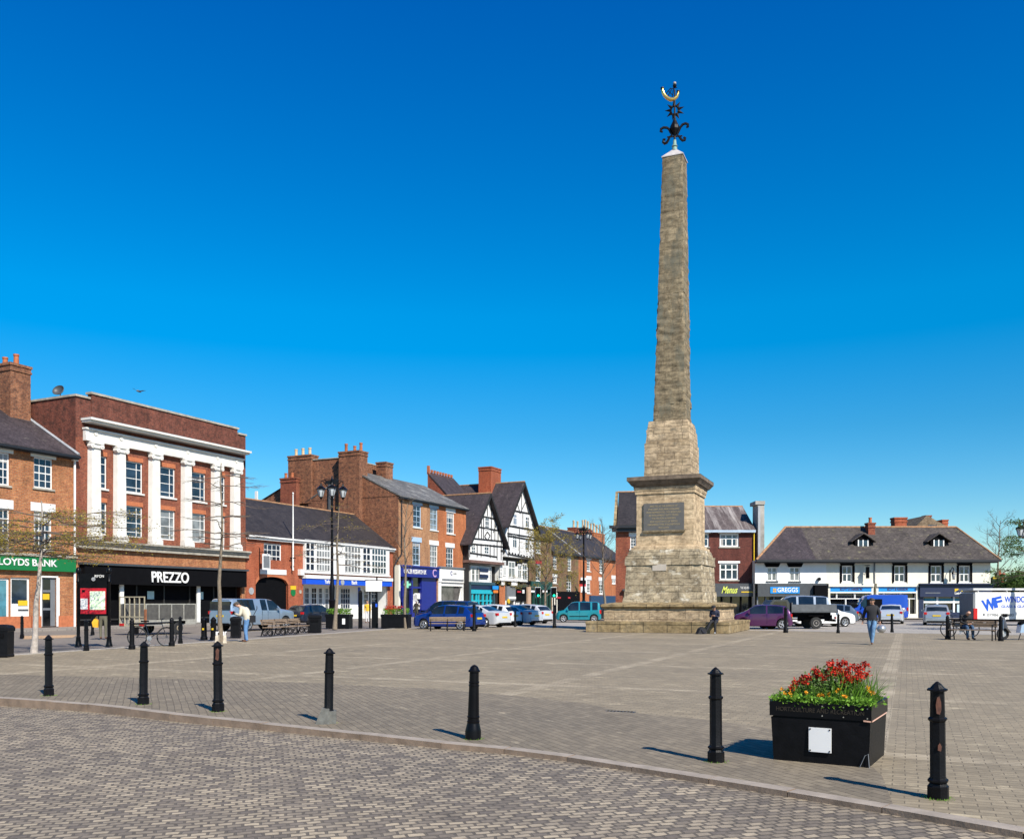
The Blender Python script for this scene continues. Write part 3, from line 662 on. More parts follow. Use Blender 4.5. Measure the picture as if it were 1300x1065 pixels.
b.eaves_roof(-.1, Wd, 0, 4.7, 9.4, EV+.05, 10.3, SL, over=.3, ou=0, gut=None)
ev = MB().box(0, Wd, -.36, -.22, EV-.13, EV-.0).build('gutter', WH, b.root)
MB().box(0, Wd, -.22, -.003, EV-.30, EV-.14).build('soffit', WH, b.root)
b.shell(0, Wd, 0, 9.4, EV, BR2, top=False)
# hanging sign board on a bracket
p = b.P(329, 713); hs = b.root
o = thing('hanging_sign', 'pale hanging sign board on a black bracket left of the sash window', 'sign', tuple(b.A+b.d*(p[0])) + (p[1],), math.atan2(b.d.y, b.d.x))
MB().box(-.45, .45, -.75, -.70, -.65, .6).build('board', WR, o); MB().box(-.36,.36,-.76,-.701,-.5,.45).build('panel', MGR, o)
MB().tube([(0,0,.75),(0,-1.1,.75)], .03, 6).tube([(0,-.05,1.1),(0,-.05,-1.2)], .035, 6).tube([(0,-.72,.6),(0,-.72,.76)], .02, 6).build('bracket', BK, o)
p = b.P(372, 724, -.25); q = b.P(372, 627, -.25)
o = thing('flagpole', 'white flagpole fixed to the red brick building beside the arch', 'flagpole', tuple(b.A+b.d*p[0]+b.n*(-.25))+(p[1],), math.atan2(b.d.y, b.d.x))
h = q[1]-p[1]; MB().tube([(0,0,0),(0,0,h*.5),(0,0,h)], [.075,.065,.04], 8).ball((0,0,h+.06), .08).build('pole', WH, o, smooth=40)
MB().box(-.35,.35,.0,.06,1.0,1.08).box(-.05,.05,-.1,.24,.3,.36).box(-.05,.05,-.1,.24,1.0,1.07).build('bracket', BK, o)
LOWB = b
# ---- three-storey brick house with charity shop and white shop
t0 = tof(506); b = Bld('charity_shop_building', 'three-storey brick house with dark blue charity shopfront beside a white shop', L2(t0), L2(tof(591.5))); Wd = b.W; EV = 12.15
BLF = plain('pale_blue_sash', (.42,.56,.70), .5, var=.05)
for x0, x1, ya, yb, fr, li, gl in ((524.5,535,641,669.5,BLF,BLF,GL),(546,555.7,645,673,BLF,BLF,GLC),(567,577,650.5,677.5,WH,WH,GL),
                               (523.6,534,688,718,BLF,BLF,GL),(546,555.7,692,720.5,WH,WH,GLC),(566.3,576,695,723.3,WH,WH,GL)):
    b.win(b.rect(x0, x1, ya, yb), 3 if fr is WH else 2, 4, frame=fr, lintel=li, sill=SW, glass=gl, lh=.5, le=.18, meet=.5, fw=.13)
um = b.P(556); us = b.P(505.5)
# charity shopfront opening and white shop opening
sz = b.P(530, 731.5)[1]; sw = b.P(573, 731)[1]
b.holes.setdefault(0.0, []).append((.02, um-.1, 0, 4.5)); b.holes[0.0].append((um+.05, Wd-.3, 0, 4.5))
b.wall(0, b.P(556), 0, EV, BT, name='front_wall'); b.wall(b.P(556), Wd, 0, EV, BG, name='front_wall')
fa = MB().box(.0, um-.12, -.25, -.001, 4.15, 5.15).build('fascia', RBL, b.root)
MB().box(-.05, um-.06, -.38, -.002, 5.16, 5.32).build('cornice', RBL, fa)
lettering('CANCER RESEARCH UK', fa, (b.P(513, y=-.3)+b.P(541.5, y=-.3))/2, -.27, 4.68, .62, WH, width=b.P(541.5, y=-.3)-b.P(513, y=-.3), bold=True)
lettering('C', fa, b.P(552, y=-.3), -.27, 4.62, 1.15, plain('lilac_lettering', (.55,.35,.6), .5), bold=True)
sf = MB().box(.05, um-.12, .35, .4, 0, 4.2).build('shopfront', GLT, b.root)
mb = MB(); 
for u in (.08, b.P(512), b.P(523.5), b.P(536.5)): mb.box(u, u+.28, .1, .35, 0, 4.15)
mb.box(b.P(537), um-.12, .12, .34, 0, 4.15); mb.box(.05, um-.12, .15, .345, 3.0, 3.2); mb.box(.05, um-.12, .15, .346, 0, .5)
mb.build('shopfront_frame', RBL, sf)
mb = MB()
for i in range(9):
    u = b.P(525)+random.random()*(b.P(536)-b.P(525)); z = random.uniform(.8, 2.6); mb.box(u-.35, u+.35, .31, .345, z-.3, z+.3)
mb.build('window_display', WR, sf)
wa = MB().box(um+.0, Wd-.25, -.16, -.002, 3.75, 5.3).build('fascia', WH, b.root)
MB().box(um-.05, Wd-.2, -.3, -.003, 5.3, 5.45).box(um+.6, Wd-.9, -.2, -.161, 3.95, 4.12).build('fascia_trim', MGR, wa)
lettering('C', wa, b.P(573, y=-.16), -.17, 4.75, .62, RBL, bold=True); lettering('studio', wa, b.P(577.5, y=-.16), -.17, 4.75, .28, MGR)
mb = MB(); mb.box(um+.0, um+.55, -.1, .3, 0, 3.75); mb.box(Wd-.75, Wd-.25, -.1, .3, 0, 3.75); mb.box(um+.55, Wd-.75, .0, .3, 0, .9); mb.box(um+.55, Wd-.75, .0, .3, 3.35, 3.75); mb.build('shopfront_frame', WH, wa)
MB().box(um+.5, Wd-.7, .2, .25, .8, 3.4).build('pane', glassmat('grey_shop_glass', (.09,.085,.08), .15), wa)
MB().quad((b.P(580,y=.19),.19,.9),(Wd-.8,.19,.9),(Wd-.8,.19,3.3)).build('window_poster', WR, wa)
# white pilaster, downpipe and pharmacy cross sign
MB().box(-.32, -.0, -.22, .3, 0, b.P(503, 717)[1]).build('pilaster', CR, b.root)
MB().tube([(.42,-.1,EV-.3),(.42,-.1,6.4),(-.5,-.1,5.7),(-1.0,-.1,5.0),(-1.0,-.1,0)], .07, 8).build('downpipe', GUT, b.root)
o = thing('pharmacy_sign', 'round dark blue sign with a pale green cross above the pavement', 'sign', tuple(b.A+b.d*(-.55)+b.n*(-1.4))+(0,), 0)
zc_ = zz(742, (b.A+b.n*(-1.4)).y)
MB().lathe([(.46,-.07),(.46,.07)], (0,0,zc_), 8, axis='y', phase=R(22.5)).build('board', NAV, o)
mb = MB(); mb.box(-.11,.11,-.1,-.071,zc_-.33,zc_+.33); mb.box(-.33,-.111,-.1,-.071,zc_-.11,zc_+.11); mb.box(.111,.33,-.1,-.071,zc_-.11,zc_+.11); mb.build('cross_emblem', plain('pale_green', (.25,.7,.45), .5), o)
MB().tube([(0,0,zc_),(.1,1.4,zc_)], .03, 6).build('bracket', BK, o)
b.eaves_roof(0, Wd+.1, 0, 5.6, 11.2, EV+.05, 15.0, SG, over=.35, wallmat=BB, ridge=None)
MB().quad((0,0,0),(0,0,EV),(0,11.2,EV),(0,11.2,0)).build('side_wall', BB, b.root)
MB().quad((Wd,0,0),(Wd,11.2,0),(Wd,11.2,EV),(Wd,0,EV)).build('side_wall', BB, b.root)
ch = b.chimney(-.55, .9, 4.35, 6.9, 7, 17.0, BB, [(.5,.12,1.15),(.5,.42,.8),(.5,.84,1.2)], POT, ph=.75)
b.chimney(5.2, 6.6, 5.0, 6.2, 13, b.P(531, 598, 5.6)[1], BB, ())
B5 = b
# tall brick house behind the archway building
r4 = Bld('tall_brick_house', 'tall windowless brick house rising behind the archway building', tuple(b.A+b.n*6.95+b.d*(.25)), tuple(b.A+b.n*6.95+b.d*9))
q = r4
mb = MB(); mb.box(0, 8, 0, 7.0, 0, 16.5); mb.box(-.18, .05, .0, .5, 0, 16.5); mb.build('wall', BB, q.root)
MB().box(-.08, 8, -.05, 7.1, 16.5, 16.6).build('coping', SB, q.root)
mb = MB(); mb.add([(.02,7.0,0),(.02,11.5,0),(.02,11.5,12.2),(.02,7.0,14.2),(8,7.0,0),(8,11.5,0),(8,11.5,12.2),(8,7.0,14.2)], [(3,2,1,0),(4,5,6,7),(3,7,6,2),(1,2,6,5)]); mb.build('lean_to', BB, q.root)
MB().slab([(-.1,11.7,12.25),(8,11.7,12.25),(8,7.0,14.3),(-.1,7.0,14.3)][::-1], .1).build('roof', SL, q.root)
def aty(px, py, bb, u=0.0):          # (y, z) on the side wall plane of a building
    y = bb.depth(px, u); Y = (bb.A+bb.d*u+bb.n*y).y; return y, zz(py, Y)
y0, z1 = aty(397, 577, q); y1, _ = aty(368, 577, q)
q.chimney(-.3, .9, y0, y1, 12, z1, BB, [(.5,.2,1.15),(.5,.5,1.15),(.5,.8,1.1)], POC)
y0, z1 = aty(383, 607, q); y1, _ = aty(363, 607, q)
q.chimney(-.9, -.35, y0, y1, 8, z1, BR, [(.5,.35,.9),(.5,.75,.9)], POT, ph=.6)
MB().box(-.5,-.32, 11.0, 11.3, 11.5, 13.6).build('flue', WH, q.root)
MB().tube([(-.3,1.5,9),(-.3,1.5,14.0)], .16, 8).build('soil_pipe', GRY, q.root)

# ---- timber-framed gables
def seg(b, mb, pts, y, w=.2, th=.05):
    (a, c), (d, e) = [b.P(p[0], p[1], y) for p in pts]
    L = math.hypot(d-a, e-c); ux, uz = (d-a)/L, (e-c)/L; nx, nz = -uz*w/2, ux*w/2
    th += random.uniform(0, .012)
    mb.add([(a+nx,y-th,c+nz),(a-nx,y-th,c-nz),(d-nx,y-th,e-nz),(d+nx,y-th,e+nz),(a+nx,y,c+nz),(a-nx,y,c-nz),(d-nx,y,e-nz),(d+nx,y,e+nz)],
           [(0,1,2,3),(0,4,5,1),(1,5,6,2),(2,6,7,3),(3,7,4,0)])
t1, t2, t3 = tof(593.5), tof(632), tof(671.5)
b = Bld('timber_gabled_house', 'smaller black and white timber gabled house with a turquoise shopfront', L2(t1), L2(t2)); Wd = b.W
J = -.8
u0, u1 = b.P(595.5, y=J), b.P(638, y=J); ucn = b.P(623, y=J-.6)
ze = b.P(597, 682, J)[1]; zr = b.P(623, 626.5, J-.6)[1]
zj = b.P(612, 712, J)[1]
mb = MB(); mb.quad((u0,J,zj),(u1,J,zj),(u1,J,ze),(u0,J,ze)); mb.quad((u0,J,zj),(u0,J,ze),(u0,10,ze),(u0,10,zj)); mb.quad((u1,J,zj),(u1,10,zj),(u1,10,ze),(u1,J,ze)); mb.quad((u0,J,zj),(u0,.3,zj-.6),(u1,.3,zj-.6),(u1,J,zj)); mb.build('upper_wall', WR, b.root)
MB().quad((u0-.02,J,0.0),(u0-.02,J,ze),(u0-.02,10,ze),(u0-.02,10,0)).build('side_wall', TIM, b.root)
b.gable_front(u0, u1, J, 14, ze, (u0+u1)/2, zr, SP, WR, over=.6, ou=.7)
mb = MB()
for s in (((596,690),(638,694)),((596,701.5),(631,707)),((606,668.5),(636,674)),((611,655),(632,659.5)),((596,683),(642,687.5))): seg(b, mb, s, J, .17)
for s in (((602,684),(602,670)),((607.5,684),(607.5,660)),((611,684),(611,654)),((613.5,684),(613.5,648)),((623.5,687),(623.5,640)),((618.5,655),(618.5,636)),((628,686),(628,655)),((632,688),(632,660)),
          ((605.5,707),(605.5,690)),((610.5,707),(610.5,690)),((622,708),(622,691)),((627,708),(627,691)),((596.2,707),(596.2,683)),((630.8,711),(630.8,688)),((626,676),(632,660)),((615,681),(618.5,675)),((618.5,675),(622,680)),((615,681),(618.5,686)),((618.5,686),(622,680)),((636,711),(636,688))): seg(b, mb, s, J, .11)
mb.build('timber_frame', TIM, b.root)
for x0,x1,ya,yb in ((615.2,620.8,656,672.5),(597.8,603.2,689.5,702.5),(614.3,620.4,689.5,703.5)): b.win(b.rect(x0,x1,ya,yb,J), 2, 3, y=J, hole=False, sill=None, fw=.13, bw=.08)
MB().slab([(u0-.1,J-.25,zj+.02),(u1,J-.25,zj+.02),(u1,.1,zj-.02),(u0-.1,.1,zj-.02)], .3).build('jetty_soffit', plain('rusty_lead', (.16,.09,.07), .8, var=.3), b.root)
zl = b.P(610, 739.5)[1]
b.wall(0, Wd, 0, zj, TIM)
bx0, bx1 = b.P(597, y=-.25), b.P(623.5, y=-.25); zb0, zb1 = b.P(610, 739, -.25)[1], b.P(610, 718, -.25)[1]
bay = MB().box(bx0, bx1, -.3, -.001, zb0, zb1).build('bay_window', WH, b.root)
for x0,x1 in ((598.5,602.3),(603.6,607.6),(621,623)):
    f = b.win(b.rect(x0,x1,720,737.5,-.3), 1, 2, y=-.3, hole=False, glass=GLC, fw=.07)
for ya, yb, m in ((721.5,726,NAV),(729.5,733.5,NAV),(726.5,729,WR)):
    rr = b.rect(609, 619.6, ya, yb, -.45); MB().box(rr[0], rr[1], -.5, -.46, rr[2], rr[3]).build('letting_board', m, bay)
s1 = MB().box(.15, b.P(623.5), -.3, -.001, zl-1.3, zl-.25).build('fascia', TEA, b.root)
MB().box(-.05, b.P(624.5), -.45, -.002, zl-.25, zl+.05).box(-.08, .148, -.4, -.003, 0, zl-.25).box(b.P(623.6), b.P(624.6), -.4, -.003, 0, zl-.25).build('shopfront_frame', DTE, b.root)
MB().box(.3, b.P(623), -.34, -.302, zl-.8, zl-.3).build('fascia_panel', NAV, s1)
MB().box(.15, b.P(623.5), -.06, -.002, 0, zl-1.3).build('pane', GLT, s1)
mb = MB()
for p in (600,605,608,613.5,618.5,623): u = b.P(p, y=-.2); mb.box(u-.14, u+.14, -.2, -.061, 0, zl-1.3)
mb.box(.15, b.P(623.2), -.19, -.062, zl-2.2, zl-2.05); mb.box(.15, b.P(623.2), -.19, -.062, 0, .7); mb.build('glazing_bars', TEA, s1)
rr = b.rect(625, 632, 743.5, 748, -.5); MB().box(rr[0], rr[1], -.6, -.5, rr[2], rr[3]).build('sign_panel', SKB, b.root)
rr = b.rect(626, 635, 748.5, 752.5, -.4); MB().box(rr[0], rr[0]+(rr[1]-rr[0])*.6, -.5, -.4, rr[2], rr[3]).build('sign_panel', plain('orange_panel', (.75,.2,.02), .5), b.root)
MB().box(b.P(631), b.P(638), -.35, -.3, 0, 3.6).build('side_pier', BG, b.root)

b = Bld('tall_timber_house', 'taller black and white timber gabled house with wide bay windows', L2(t2+.02), L2(t3)); Wd = b.W
J = -.9
u0, u1 = b.P(642, y=J), b.P(678.5, y=J); ze = b.P(643, 662.5, J)[1]; zr = b.P(666, 612, J-.6)[1]; zj = b.P(660, 708, J)[1]
mb = MB(); mb.quad((u0,J,zj),(u1,J,zj),(u1,J,ze),(u0,J,ze)); mb.quad((u0,J,zj),(u0,J,ze),(u0,12,ze),(u0,12,zj)); mb.quad((u1,J,zj),(u1,12,zj),(u1,12,ze),(u1,J,ze)); mb.quad((u0,J,zj),(u0,.1,zj),(u1,.1,zj),(u1,J,zj)); mb.build('upper_wall', WR, b.root)
b.gable_front(u0, u1, J, 12, ze, (u0+u1)/2, zr, SP, WR, over=.6, ou=.6)
b.chimney((u0+u1)/2-1.3, (u0+u1)/2+1.5, 2.6, 4.4, ze, zz(591, 114), BR2, ())
# rear wing with ridge tiles
zq = b.P(600,613,8)[1]
mb = MB(); mb.prism([(u0-3.5,zq-6),(u0+3,zq-6),(u0+3,zq-.1),(u0-3.5,zq-.1)], 7.95, 8.05); mb.quad((u0-3.45,8,zq-.1),(u0-3.45,3.3,zq-5),(u0-3.45,3.3,zq-9),(u0-3.45,8,zq-9)); mb.build('rear_wall', BR, b.root)
MB().slab([(u0-3.5,3.2,zq-5),(u0+3,3.2,zq-5),(u0+3,8.1,zq),(u0-3.5,8.1,zq)], .2).build('rear_roof', SP, b.root)
mb = MB()
zq = b.P(600,613,8)[1]
for i in range(9): mb.box(u0-3.4+i*.7, u0-3.1+i*.7, 7.9, 8.1, zq, zq+.35)
mb.box(u0-3.5, u0-3.25, 7.85, 8.15, zq-.3, zq+.75); mb.build('ridge_crest', POT, b.root)
mb = MB()
for s in (((644,667),(678,673)),((651,648),(672,652)),((644,680),(678,686)),((644,677),(678,682.5)),((644,703),(678,710))): seg(b, mb, s, J, .2)
for s in (((656,637),(660,652)),((660,652),(667,637)),((667,637),(671,653)),((659,705),(659,668)),((645,706),(645,664)),((662,651),(662,626)),((677.6,710),(677.6,673)),((663.5,650),(663.5,672)),((675,665),(678,672)),((645,664),(650,653))): seg(b, mb, s, J, .1)
for i in range(9):
    x = 646+i*3.7; seg(b, mb, ((x,700.5+i*.8),(x+1.5,704+i*.8)), J, .14); seg(b, mb, ((x+1.5,701+i*.8),(x+.2,704+i*.8)), J, .12)
mb.build('timber_frame', TIM, b.root)
for x0,x1,ya,yb in ((651,656,652,667),(666.5,671.6,655.5,670),(650.3,656,678.5,696),(666.2,671.6,682.5,698.5)): b.win(b.rect(x0,x1,ya,yb,J), 2, [.65], y=J, hole=False, frame=WR, glass=glassmat('blue_glass', (.05,.09,.16)) if x0 == 651 else GL, fw=.14, bw=.1)
b.wall(0, Wd, 0, zj, TIM)
b.shell(0, Wd, 0.0, 12, zj, TIM, top=False)
q = -.7
z0, z1 = b.P(650, 736, q)[1], b.P(650, 722, q)[1]
bb_ = MB().box(b.P(633.5, y=q)+.3, b.P(670, y=q), q, -.001, z0-.15, z0+.15).box(b.P(633.5, y=q)+.3, b.P(670, y=q), q+.02, -.001, z0+.15, z1+.35).build('bay_window', WH, b.root)
MB().box(b.P(633.5, y=q)+.2, b.P(670.5, y=q), q-.15, -.002, z1+.35+1.6, z1+.35+1.85).build('bay_cap', TIM, bb_)
for x0,x1,ya,yb in ((634.5,637.5,721,732),(638.5,642,711.5,731),(645,653.5,712.5,733),(657,661.5,716,734),(663,668.8,715,736.5)):
    b.win(b.rect(x0,x1,ya,yb,q), 2, [.6], y=q, hole=False, frame=WH, glass=GLC if x0 in (645,638.5) else GL, fw=.13, bw=.12)
# ground floor shops: dark frame with white signs
zt = b.P(650, 739)[1]; 
g = MB().box(.0, Wd, -.25, -.001, zt-.2, zt+.3).box(b.P(652), b.P(665), -.35, -.251, zt-2.4, zt-.6).build('fascia', BKR, b.root)
MB().box(.4, Wd-.5, -.05, -.002, 0, zt-.2).build('pane', GLT, g)
MB().box(b.P(641), b.P(652), -.3, -.001, zt-2.3, zt-.5).build('grey_sign', MGR, g)
mb = MB()
for p in (640.5,651.5,654.5,657,662.5): u = b.P(p); mb.box(u-.16, u+.16, -.2, -.051, 0, zt-2.3)
mb.box(b.P(643), b.P(652), -.34, -.301, zt-2.1, zt-1.8); mb.build('shopfront_frame', WH, g)
for x0,x1,ya,yb,m in ((649,656.5,738,743.5,WR),(636.5,640.5,737,742.5,WR),(663,665.3,748.5,753,WR),(656.5,661,750,752,RED)):
    rr = b.rect(x0,x1,ya,yb,-.5); MB().box(rr[0], rr[1], -.56, -.5, rr[2], rr[3]).build('sign_panel', m, g)
MB().box(b.P(668), Wd, -.3, -.001, 0, zt-.5).build('shop_pier', plain('buff_pier', (.5,.33,.22), .8), b.root)
MB().lathe([(.3,-.4),(.3,-.3)], (b.P(642.5),0,1.7), 12, axis='y').build('notice', YEL, g)

# ---- mossy brown brick house
ta, tb = tof(671.6), tof(734.5)
b = Bld('brown_brick_house', 'mossy brown brick house with green and red shopfronts behind the bare tree', L2(ta), L2(tb)); Wd = b.W; um = b.P(700); EL = b.P(690, 682)[1]; EV = b.P(717, 701.5)[1]
for x0,x1,ya,yb,m in ((680.3,686.8,685,702.5,RED),(680.3,686.8,715.5,738,RED),(702,707,706,722.5,BM),(720.6,725.6,708.5,724.5,SB),(702,707.5,732.5,740.5,WH),(719.2,725.6,734,752.5,TIM)):
    b.win(b.rect(x0,x1,ya,yb), 2, 4, lintel=m, sill=SB, lh=.45, fw=.16, bw=.08)
b.holes[0.0].append((.4, um, 0, 4.2)); 
b.wall(0, um, 0, EL, BM); b.wall(um, Wd, 0, EV, BM)
b.eaves_roof(0, um, 0, 4.5, 9, EL+.02, EL+3.0, SL, over=.3, wallmat=BM, ridge=RTL)
b.eaves_roof(um, Wd, 0, 5.6, 11.2, EV+.02, EV+4.2, SL, over=.35, wallmat=BM, ridge=RTL, flash=(Wd,))
b.shell(0, Wd, 0, 9, EV, BM, top=False)
b.chimney(um-.3, um+1.6, 4.6, 5.8, EL, b.P(703, 666, 5)[1], BM, ())
f = MB().box(.3, um-.2, -.25, -.001, 3.3, 4.35).build('fascia', DGR, b.root)
MB().box(.3, um-.2, .2, .3, 0, 3.3).build('pane', GLT, f)
mb = MB()
for k in range(7): u = .4+(um-.8)*k/6; mb.box(u-.12, u+.12, -.05, .19, 0, 3.3)
mb.box(.3, um-.2, -.04, .18, 0, .8); mb.build('shopfront_frame', DGR, f)
for x0,x1 in ((673,679),(689,695)): rr = b.rect(x0,x1,749.2,751.6,-.3); MB().box(rr[0], rr[1], -.29, -.251, rr[2], rr[3]).build('sign_panel', WR, f)
f2 = MB().box(um+.2, b.P(706), -.2, -.001, 0, 2.9).build('cream_shopfront', CR, b.root)
MB().box(um+.9, b.P(704.5), -.25, -.2, 0, 2.2).build('door', BKR, f2)
f3 = MB().box(b.P(706.3), Wd-.2, -.3, -.001, 0, 3.1).build('black_shopfront', BKR, b.root)
for x0,x1 in ((707,711.5),(721,723.5)): rr = b.rect(x0,x1,757.5,759.5,-.3); MB().box(rr[0], rr[1], -.36, -.301, rr[2], rr[3]).build('red_panel', RED, f3)

# ---- bright orange brick house
b = Bld('orange_brick_house', 'bright orange brick terrace house beyond the tall lamp post', L2(tb+.03), L2(tof(792))); Wd = b.W
for x0,x1,ya,yb in ((745,749.8,710.5,725),(761,766,712.5,727.5),(745,749.8,736,753),(760.7,765.8,737.5,754),(777,782,735,741)):
    b.win(b.rect(x0,x1,ya,yb), 2, 4, lintel=WH, sill=SW, lh=.6, le=.3, fw=.18, bw=.08)
b.wall(0, Wd, 0, EV, BG)
b.shell(0, Wd, 0, 10, EV, BG, top=False)
b.eaves_roof(0, Wd, 0, 5.6, 11.2, EV+.02, EV+4.2, SL, over=.35, ou=-.02, wallmat=BG, ridge=RTL)
zc1 = b.P(757, 677, 6)[1]
b.chimney(b.P(749.5,y=6), b.P(763.5,y=6), 5.4, 6.8, EV, zc1, BG, [(.1,.5,1.1),(.36,.5,1.2),(.62,.5,1.1),(.9,.5,1.2)], POC, ph=1.4)
b.chimney(b.P(739.5,y=6), b.P(748,y=6), 5.4, 6.8, EV, zc1+.3, BR, [(.12,.5,1.1),(.5,.5,1.2),(.88,.5,1.1)], POC, ph=1.4)
b.chimney(b.P(725,y=6), b.P(735,y=6), 5.2, 6.6, EV, b.P(731, 670.5, 6)[1], BR, [(.25,.5,1.1),(.75,.5,1.1)], POC, ph=1.1)
rr = b.rect(737.5, 745, 733, 752, -.05); MB().box(rr[0], rr[1], -.08, -.001, rr[2], rr[3]).build('white_panel', WH, b.root)
MB().box(b.P(748), Wd-.5, -.3, -.001, 0, b.P(760, 756)[1]).build('navy_shopfront', plain('slate_blue_paint', (.012,.045,.11), .5), b.root)
rr = b.rect(737.5, 746.5, 738.5, 746, -1.5); 
o = thing('agency_board', 'red and black estate agent board on the orange brick house', 'sign', tuple(b.A+b.d*((rr[0]+rr[1])/2)+b.n*(-1.2))+(0,), math.atan2(b.d.y, b.d.x)-R(50))
w2 = .5; MB().box(-w2, w2, -.03, .03, rr[2]+.2, rr[3]-.1).build('board', RED, o); MB().box(-w2, w2, -.04, .04, rr[3]-.1, rr[3]+.25).box(-w2,w2,-.035,.035,rr[2]+.55,rr[2]+.75).build('stripe', BKR, o)
MB().tube([(0,.0,rr[2]+.5),(0,1.2,rr[2]+.5)], .03, 6).build('bracket', GRY, o)

# ---- right-hand side: brick houses either side of the obelisk
hA = Vector((at(781.5,89).x, 89)); b = Bld('hipped_brick_house', 'red brick house with a steep slate roof, mostly hidden by the left of the obelisk', hA, hA+Vector((6.3,-.95))); Wd = b.W
ze = b.P(800, 668)[1]
for x0,x1,ya,yb in ((800,807.5,681,697),(800,807.5,716,733),(822,830,681,697),(842,850,681,697),(822,830,716,733),(842,850,716,733)): b.win(b.rect(x0,x1,ya,yb), 2, 4, lintel=WH, sill=SW, lh=.4, fw=.1)
b.wall(0, Wd, 0, ze, BR); b.shell(0, Wd, 0, 11, ze, BR, top=False)
MB().box(-.35, Wd+.1, -.45, .0, ze-.55, ze-.2).box(-.6, Wd+.1, -.7, .0, ze-.2, ze+.05).build('cornice', GUT, b.root)
b.eaves_roof(0, Wd, 0, 5.5, 11, ze+.05, ze+3.9, SL, over=.1, wallmat=SB, ridge=RTL, ou=-.15)
MB().slab([(-.2,-.3,ze+.18),(.06,-.3,ze+.18),(.06,5.5,ze+4.1),(-.2,5.5,ze+4.1)], .4).build('verge_coping', STG, b.root)
b.chimney(Wd-2, Wd-.5, 4.8, 6.2, ze, ze+4.9, BR, [(.3,.5,1),(.7,.5,1)])
MB().box(.9, 3.4, -.25, -.001, .4, b.P(795, 750)[1]).build('white_shopfront', WR, b.root)
MB().box(.7, Wd, -.4, -.002, b.P(795, 750)[1], b.P(795, 747.5)[1]).build('canopy', GRY, b.root)

b = Bld('dark_brick_shop_building', 'dark red brick building with white casements, a rendered chimney slab and a black shopfront', (at(863,89).x, 89), (at(958,89).x, 89)); Wd = b.W
ze = b.P(930, 672.5)[1]
for x0,x1,ya,yb in ((913.6,938,677,694),(913.6,937.5,714.8,736),(880,900,677,694)): b.win(b.rect(x0,x1,ya,yb), 3, [.62], lintel=WH, sill=SB, lh=.22, le=.15, fw=.14, bw=.12)
fz0 = b.P(930, 757)[1]; fz1 = b.P(930, 740.5)[1]
b.holes[0.0].append((.2, Wd-.1, 0, fz1))
b.wall(0, Wd, 0, ze, BD); b.shell(0, Wd, 0, 10, ze, BD, top=False)
b.eaves_roof(0, Wd, 0, 4.6, 9.2, ze+.05, b.P(930, 644.5, 4.6)[1], brickmat('streaked_slate_roof', (.13,.105,.105), (.18,.15,.145), (.10,.085,.085), (.07,.06,.06), bw=.3, rh=.22, patch=.5, stain=((.32,.29,.27), .9, .5, (1,.08,1))), over=.35, ou=0)
ev = MB().box(0, Wd, -.47, -.36, ze-.28, ze-.05).build('gutter', plain('pale_blue_gutter', (.4,.5,.6), .5), b.root)
c0, c1 = b.P(957.8), b.P(970)
zt = b.P(963, 636)[1]
pt = MB().box(c0+.3, c1, -.1, 1.8, 0, zt-.35).box(c0+.05, c1+.05, -.2, 1.9, zt-.35, zt).build('party_wall_chimney', plain('stained_grey_render', (.36,.34,.30), .85, var=.35, scale=.8, bmp=.2), b.root)
MB().box(c0+.32, c0+.55, -.13, -.101, ze-4, zt-.5).build('flashing', LEAD, b.root)
MB().tube([(Wd-.1,-.15,ze-.2),(Wd-.1,-.15,b.P(950,712)[1])], .06, 8).build('downpipe', YEL, b.root)
f = MB().box(.1, Wd, -.3, -.001, fz0, fz1).build('fascia', GRY, b.root)
lettering('Menus', f, b.P(925.5, y=-.3), -.31, b.P(925, 749)[1], .95, plain('yellow_green_lettering', (.65,.72,.1), .5), width=1.6, shear=.5, bold=True)
lettering('THE SQUARE', f, b.P(946, y=-.3), -.31, b.P(946, 746)[1], .32, WH, width=.95)
MB().box(b.P(940), b.P(969), -.34, -.301, b.P(940,752)[1], b.P(940,750.6)[1]).build('yellow_line', YEL, f)
MB().box(.3, Wd-.3, .3, .4, 0, fz0).build('pane', GLT, f)
mb = MB()
for k in range(8): u = .3+(Wd-.7)*k/7; mb.box(u, u+.12, .1, .29, 0, fz0)
mb.build('shopfront_frame', BKR, f)

# ---- long white building
YB = 88.0
b = Bld('white_rendered_building', 'long white two-storey building with a big hipped stone-slate roof and a row of shops', (at(958.5,YB).x, YB), (at(1257.5,YB).x, YB)); Wd = b.W
ze = b.P(1100, 711)[1]
wins = ((973.8,986.6,719.6,737.4,0),(1002.3,1015.6,719.6,737.6,0),(1069,1082,717.8,738.8,1),(1135.3,1149,717.8,739,1),(1181.5,1195.3,717.8,739,1),(1217.4,1231.3,717.8,739,1))
for x0,x1,ya,yb,k in wins:
    r = b.rect(x0,x1,ya,yb); b.win(r, 2, [.5] if k else [.6], sill=WH if k else GRY, fw=.11, bw=.12, glass=GL if k else GLC)
    MB().prism([(r[0]-.12,r[3]+.003),(r[1]+.12,r[3]+.003),(r[1]+.3,r[3]+.38),(r[0]-.3,r[3]+.38)], -.12, -.001).build('hood', BKR, b.root)
    if k: MB().box(r[0]-.22, r[0]-.002, -.05, .02, r[2]-.1, r[3]).box(r[1]+.002, r[1]+.22, -.05, .02, r[2]-.1, r[3]).box(r[0]-.22, r[1]+.22, -.05, .02, r[2]-.24, r[2]-.1).build('surround', BKR, b.root)
zs1 = b.P(1100, 740.5)[1]
um = b.P(1049); ul = b.P(1165.5)
b.wall(0, um, zs1, ze, WR); b.wall(um, Wd, zs1, ze, CR)
b.shell(0, Wd, 0, 9, ze, CR, top=False)
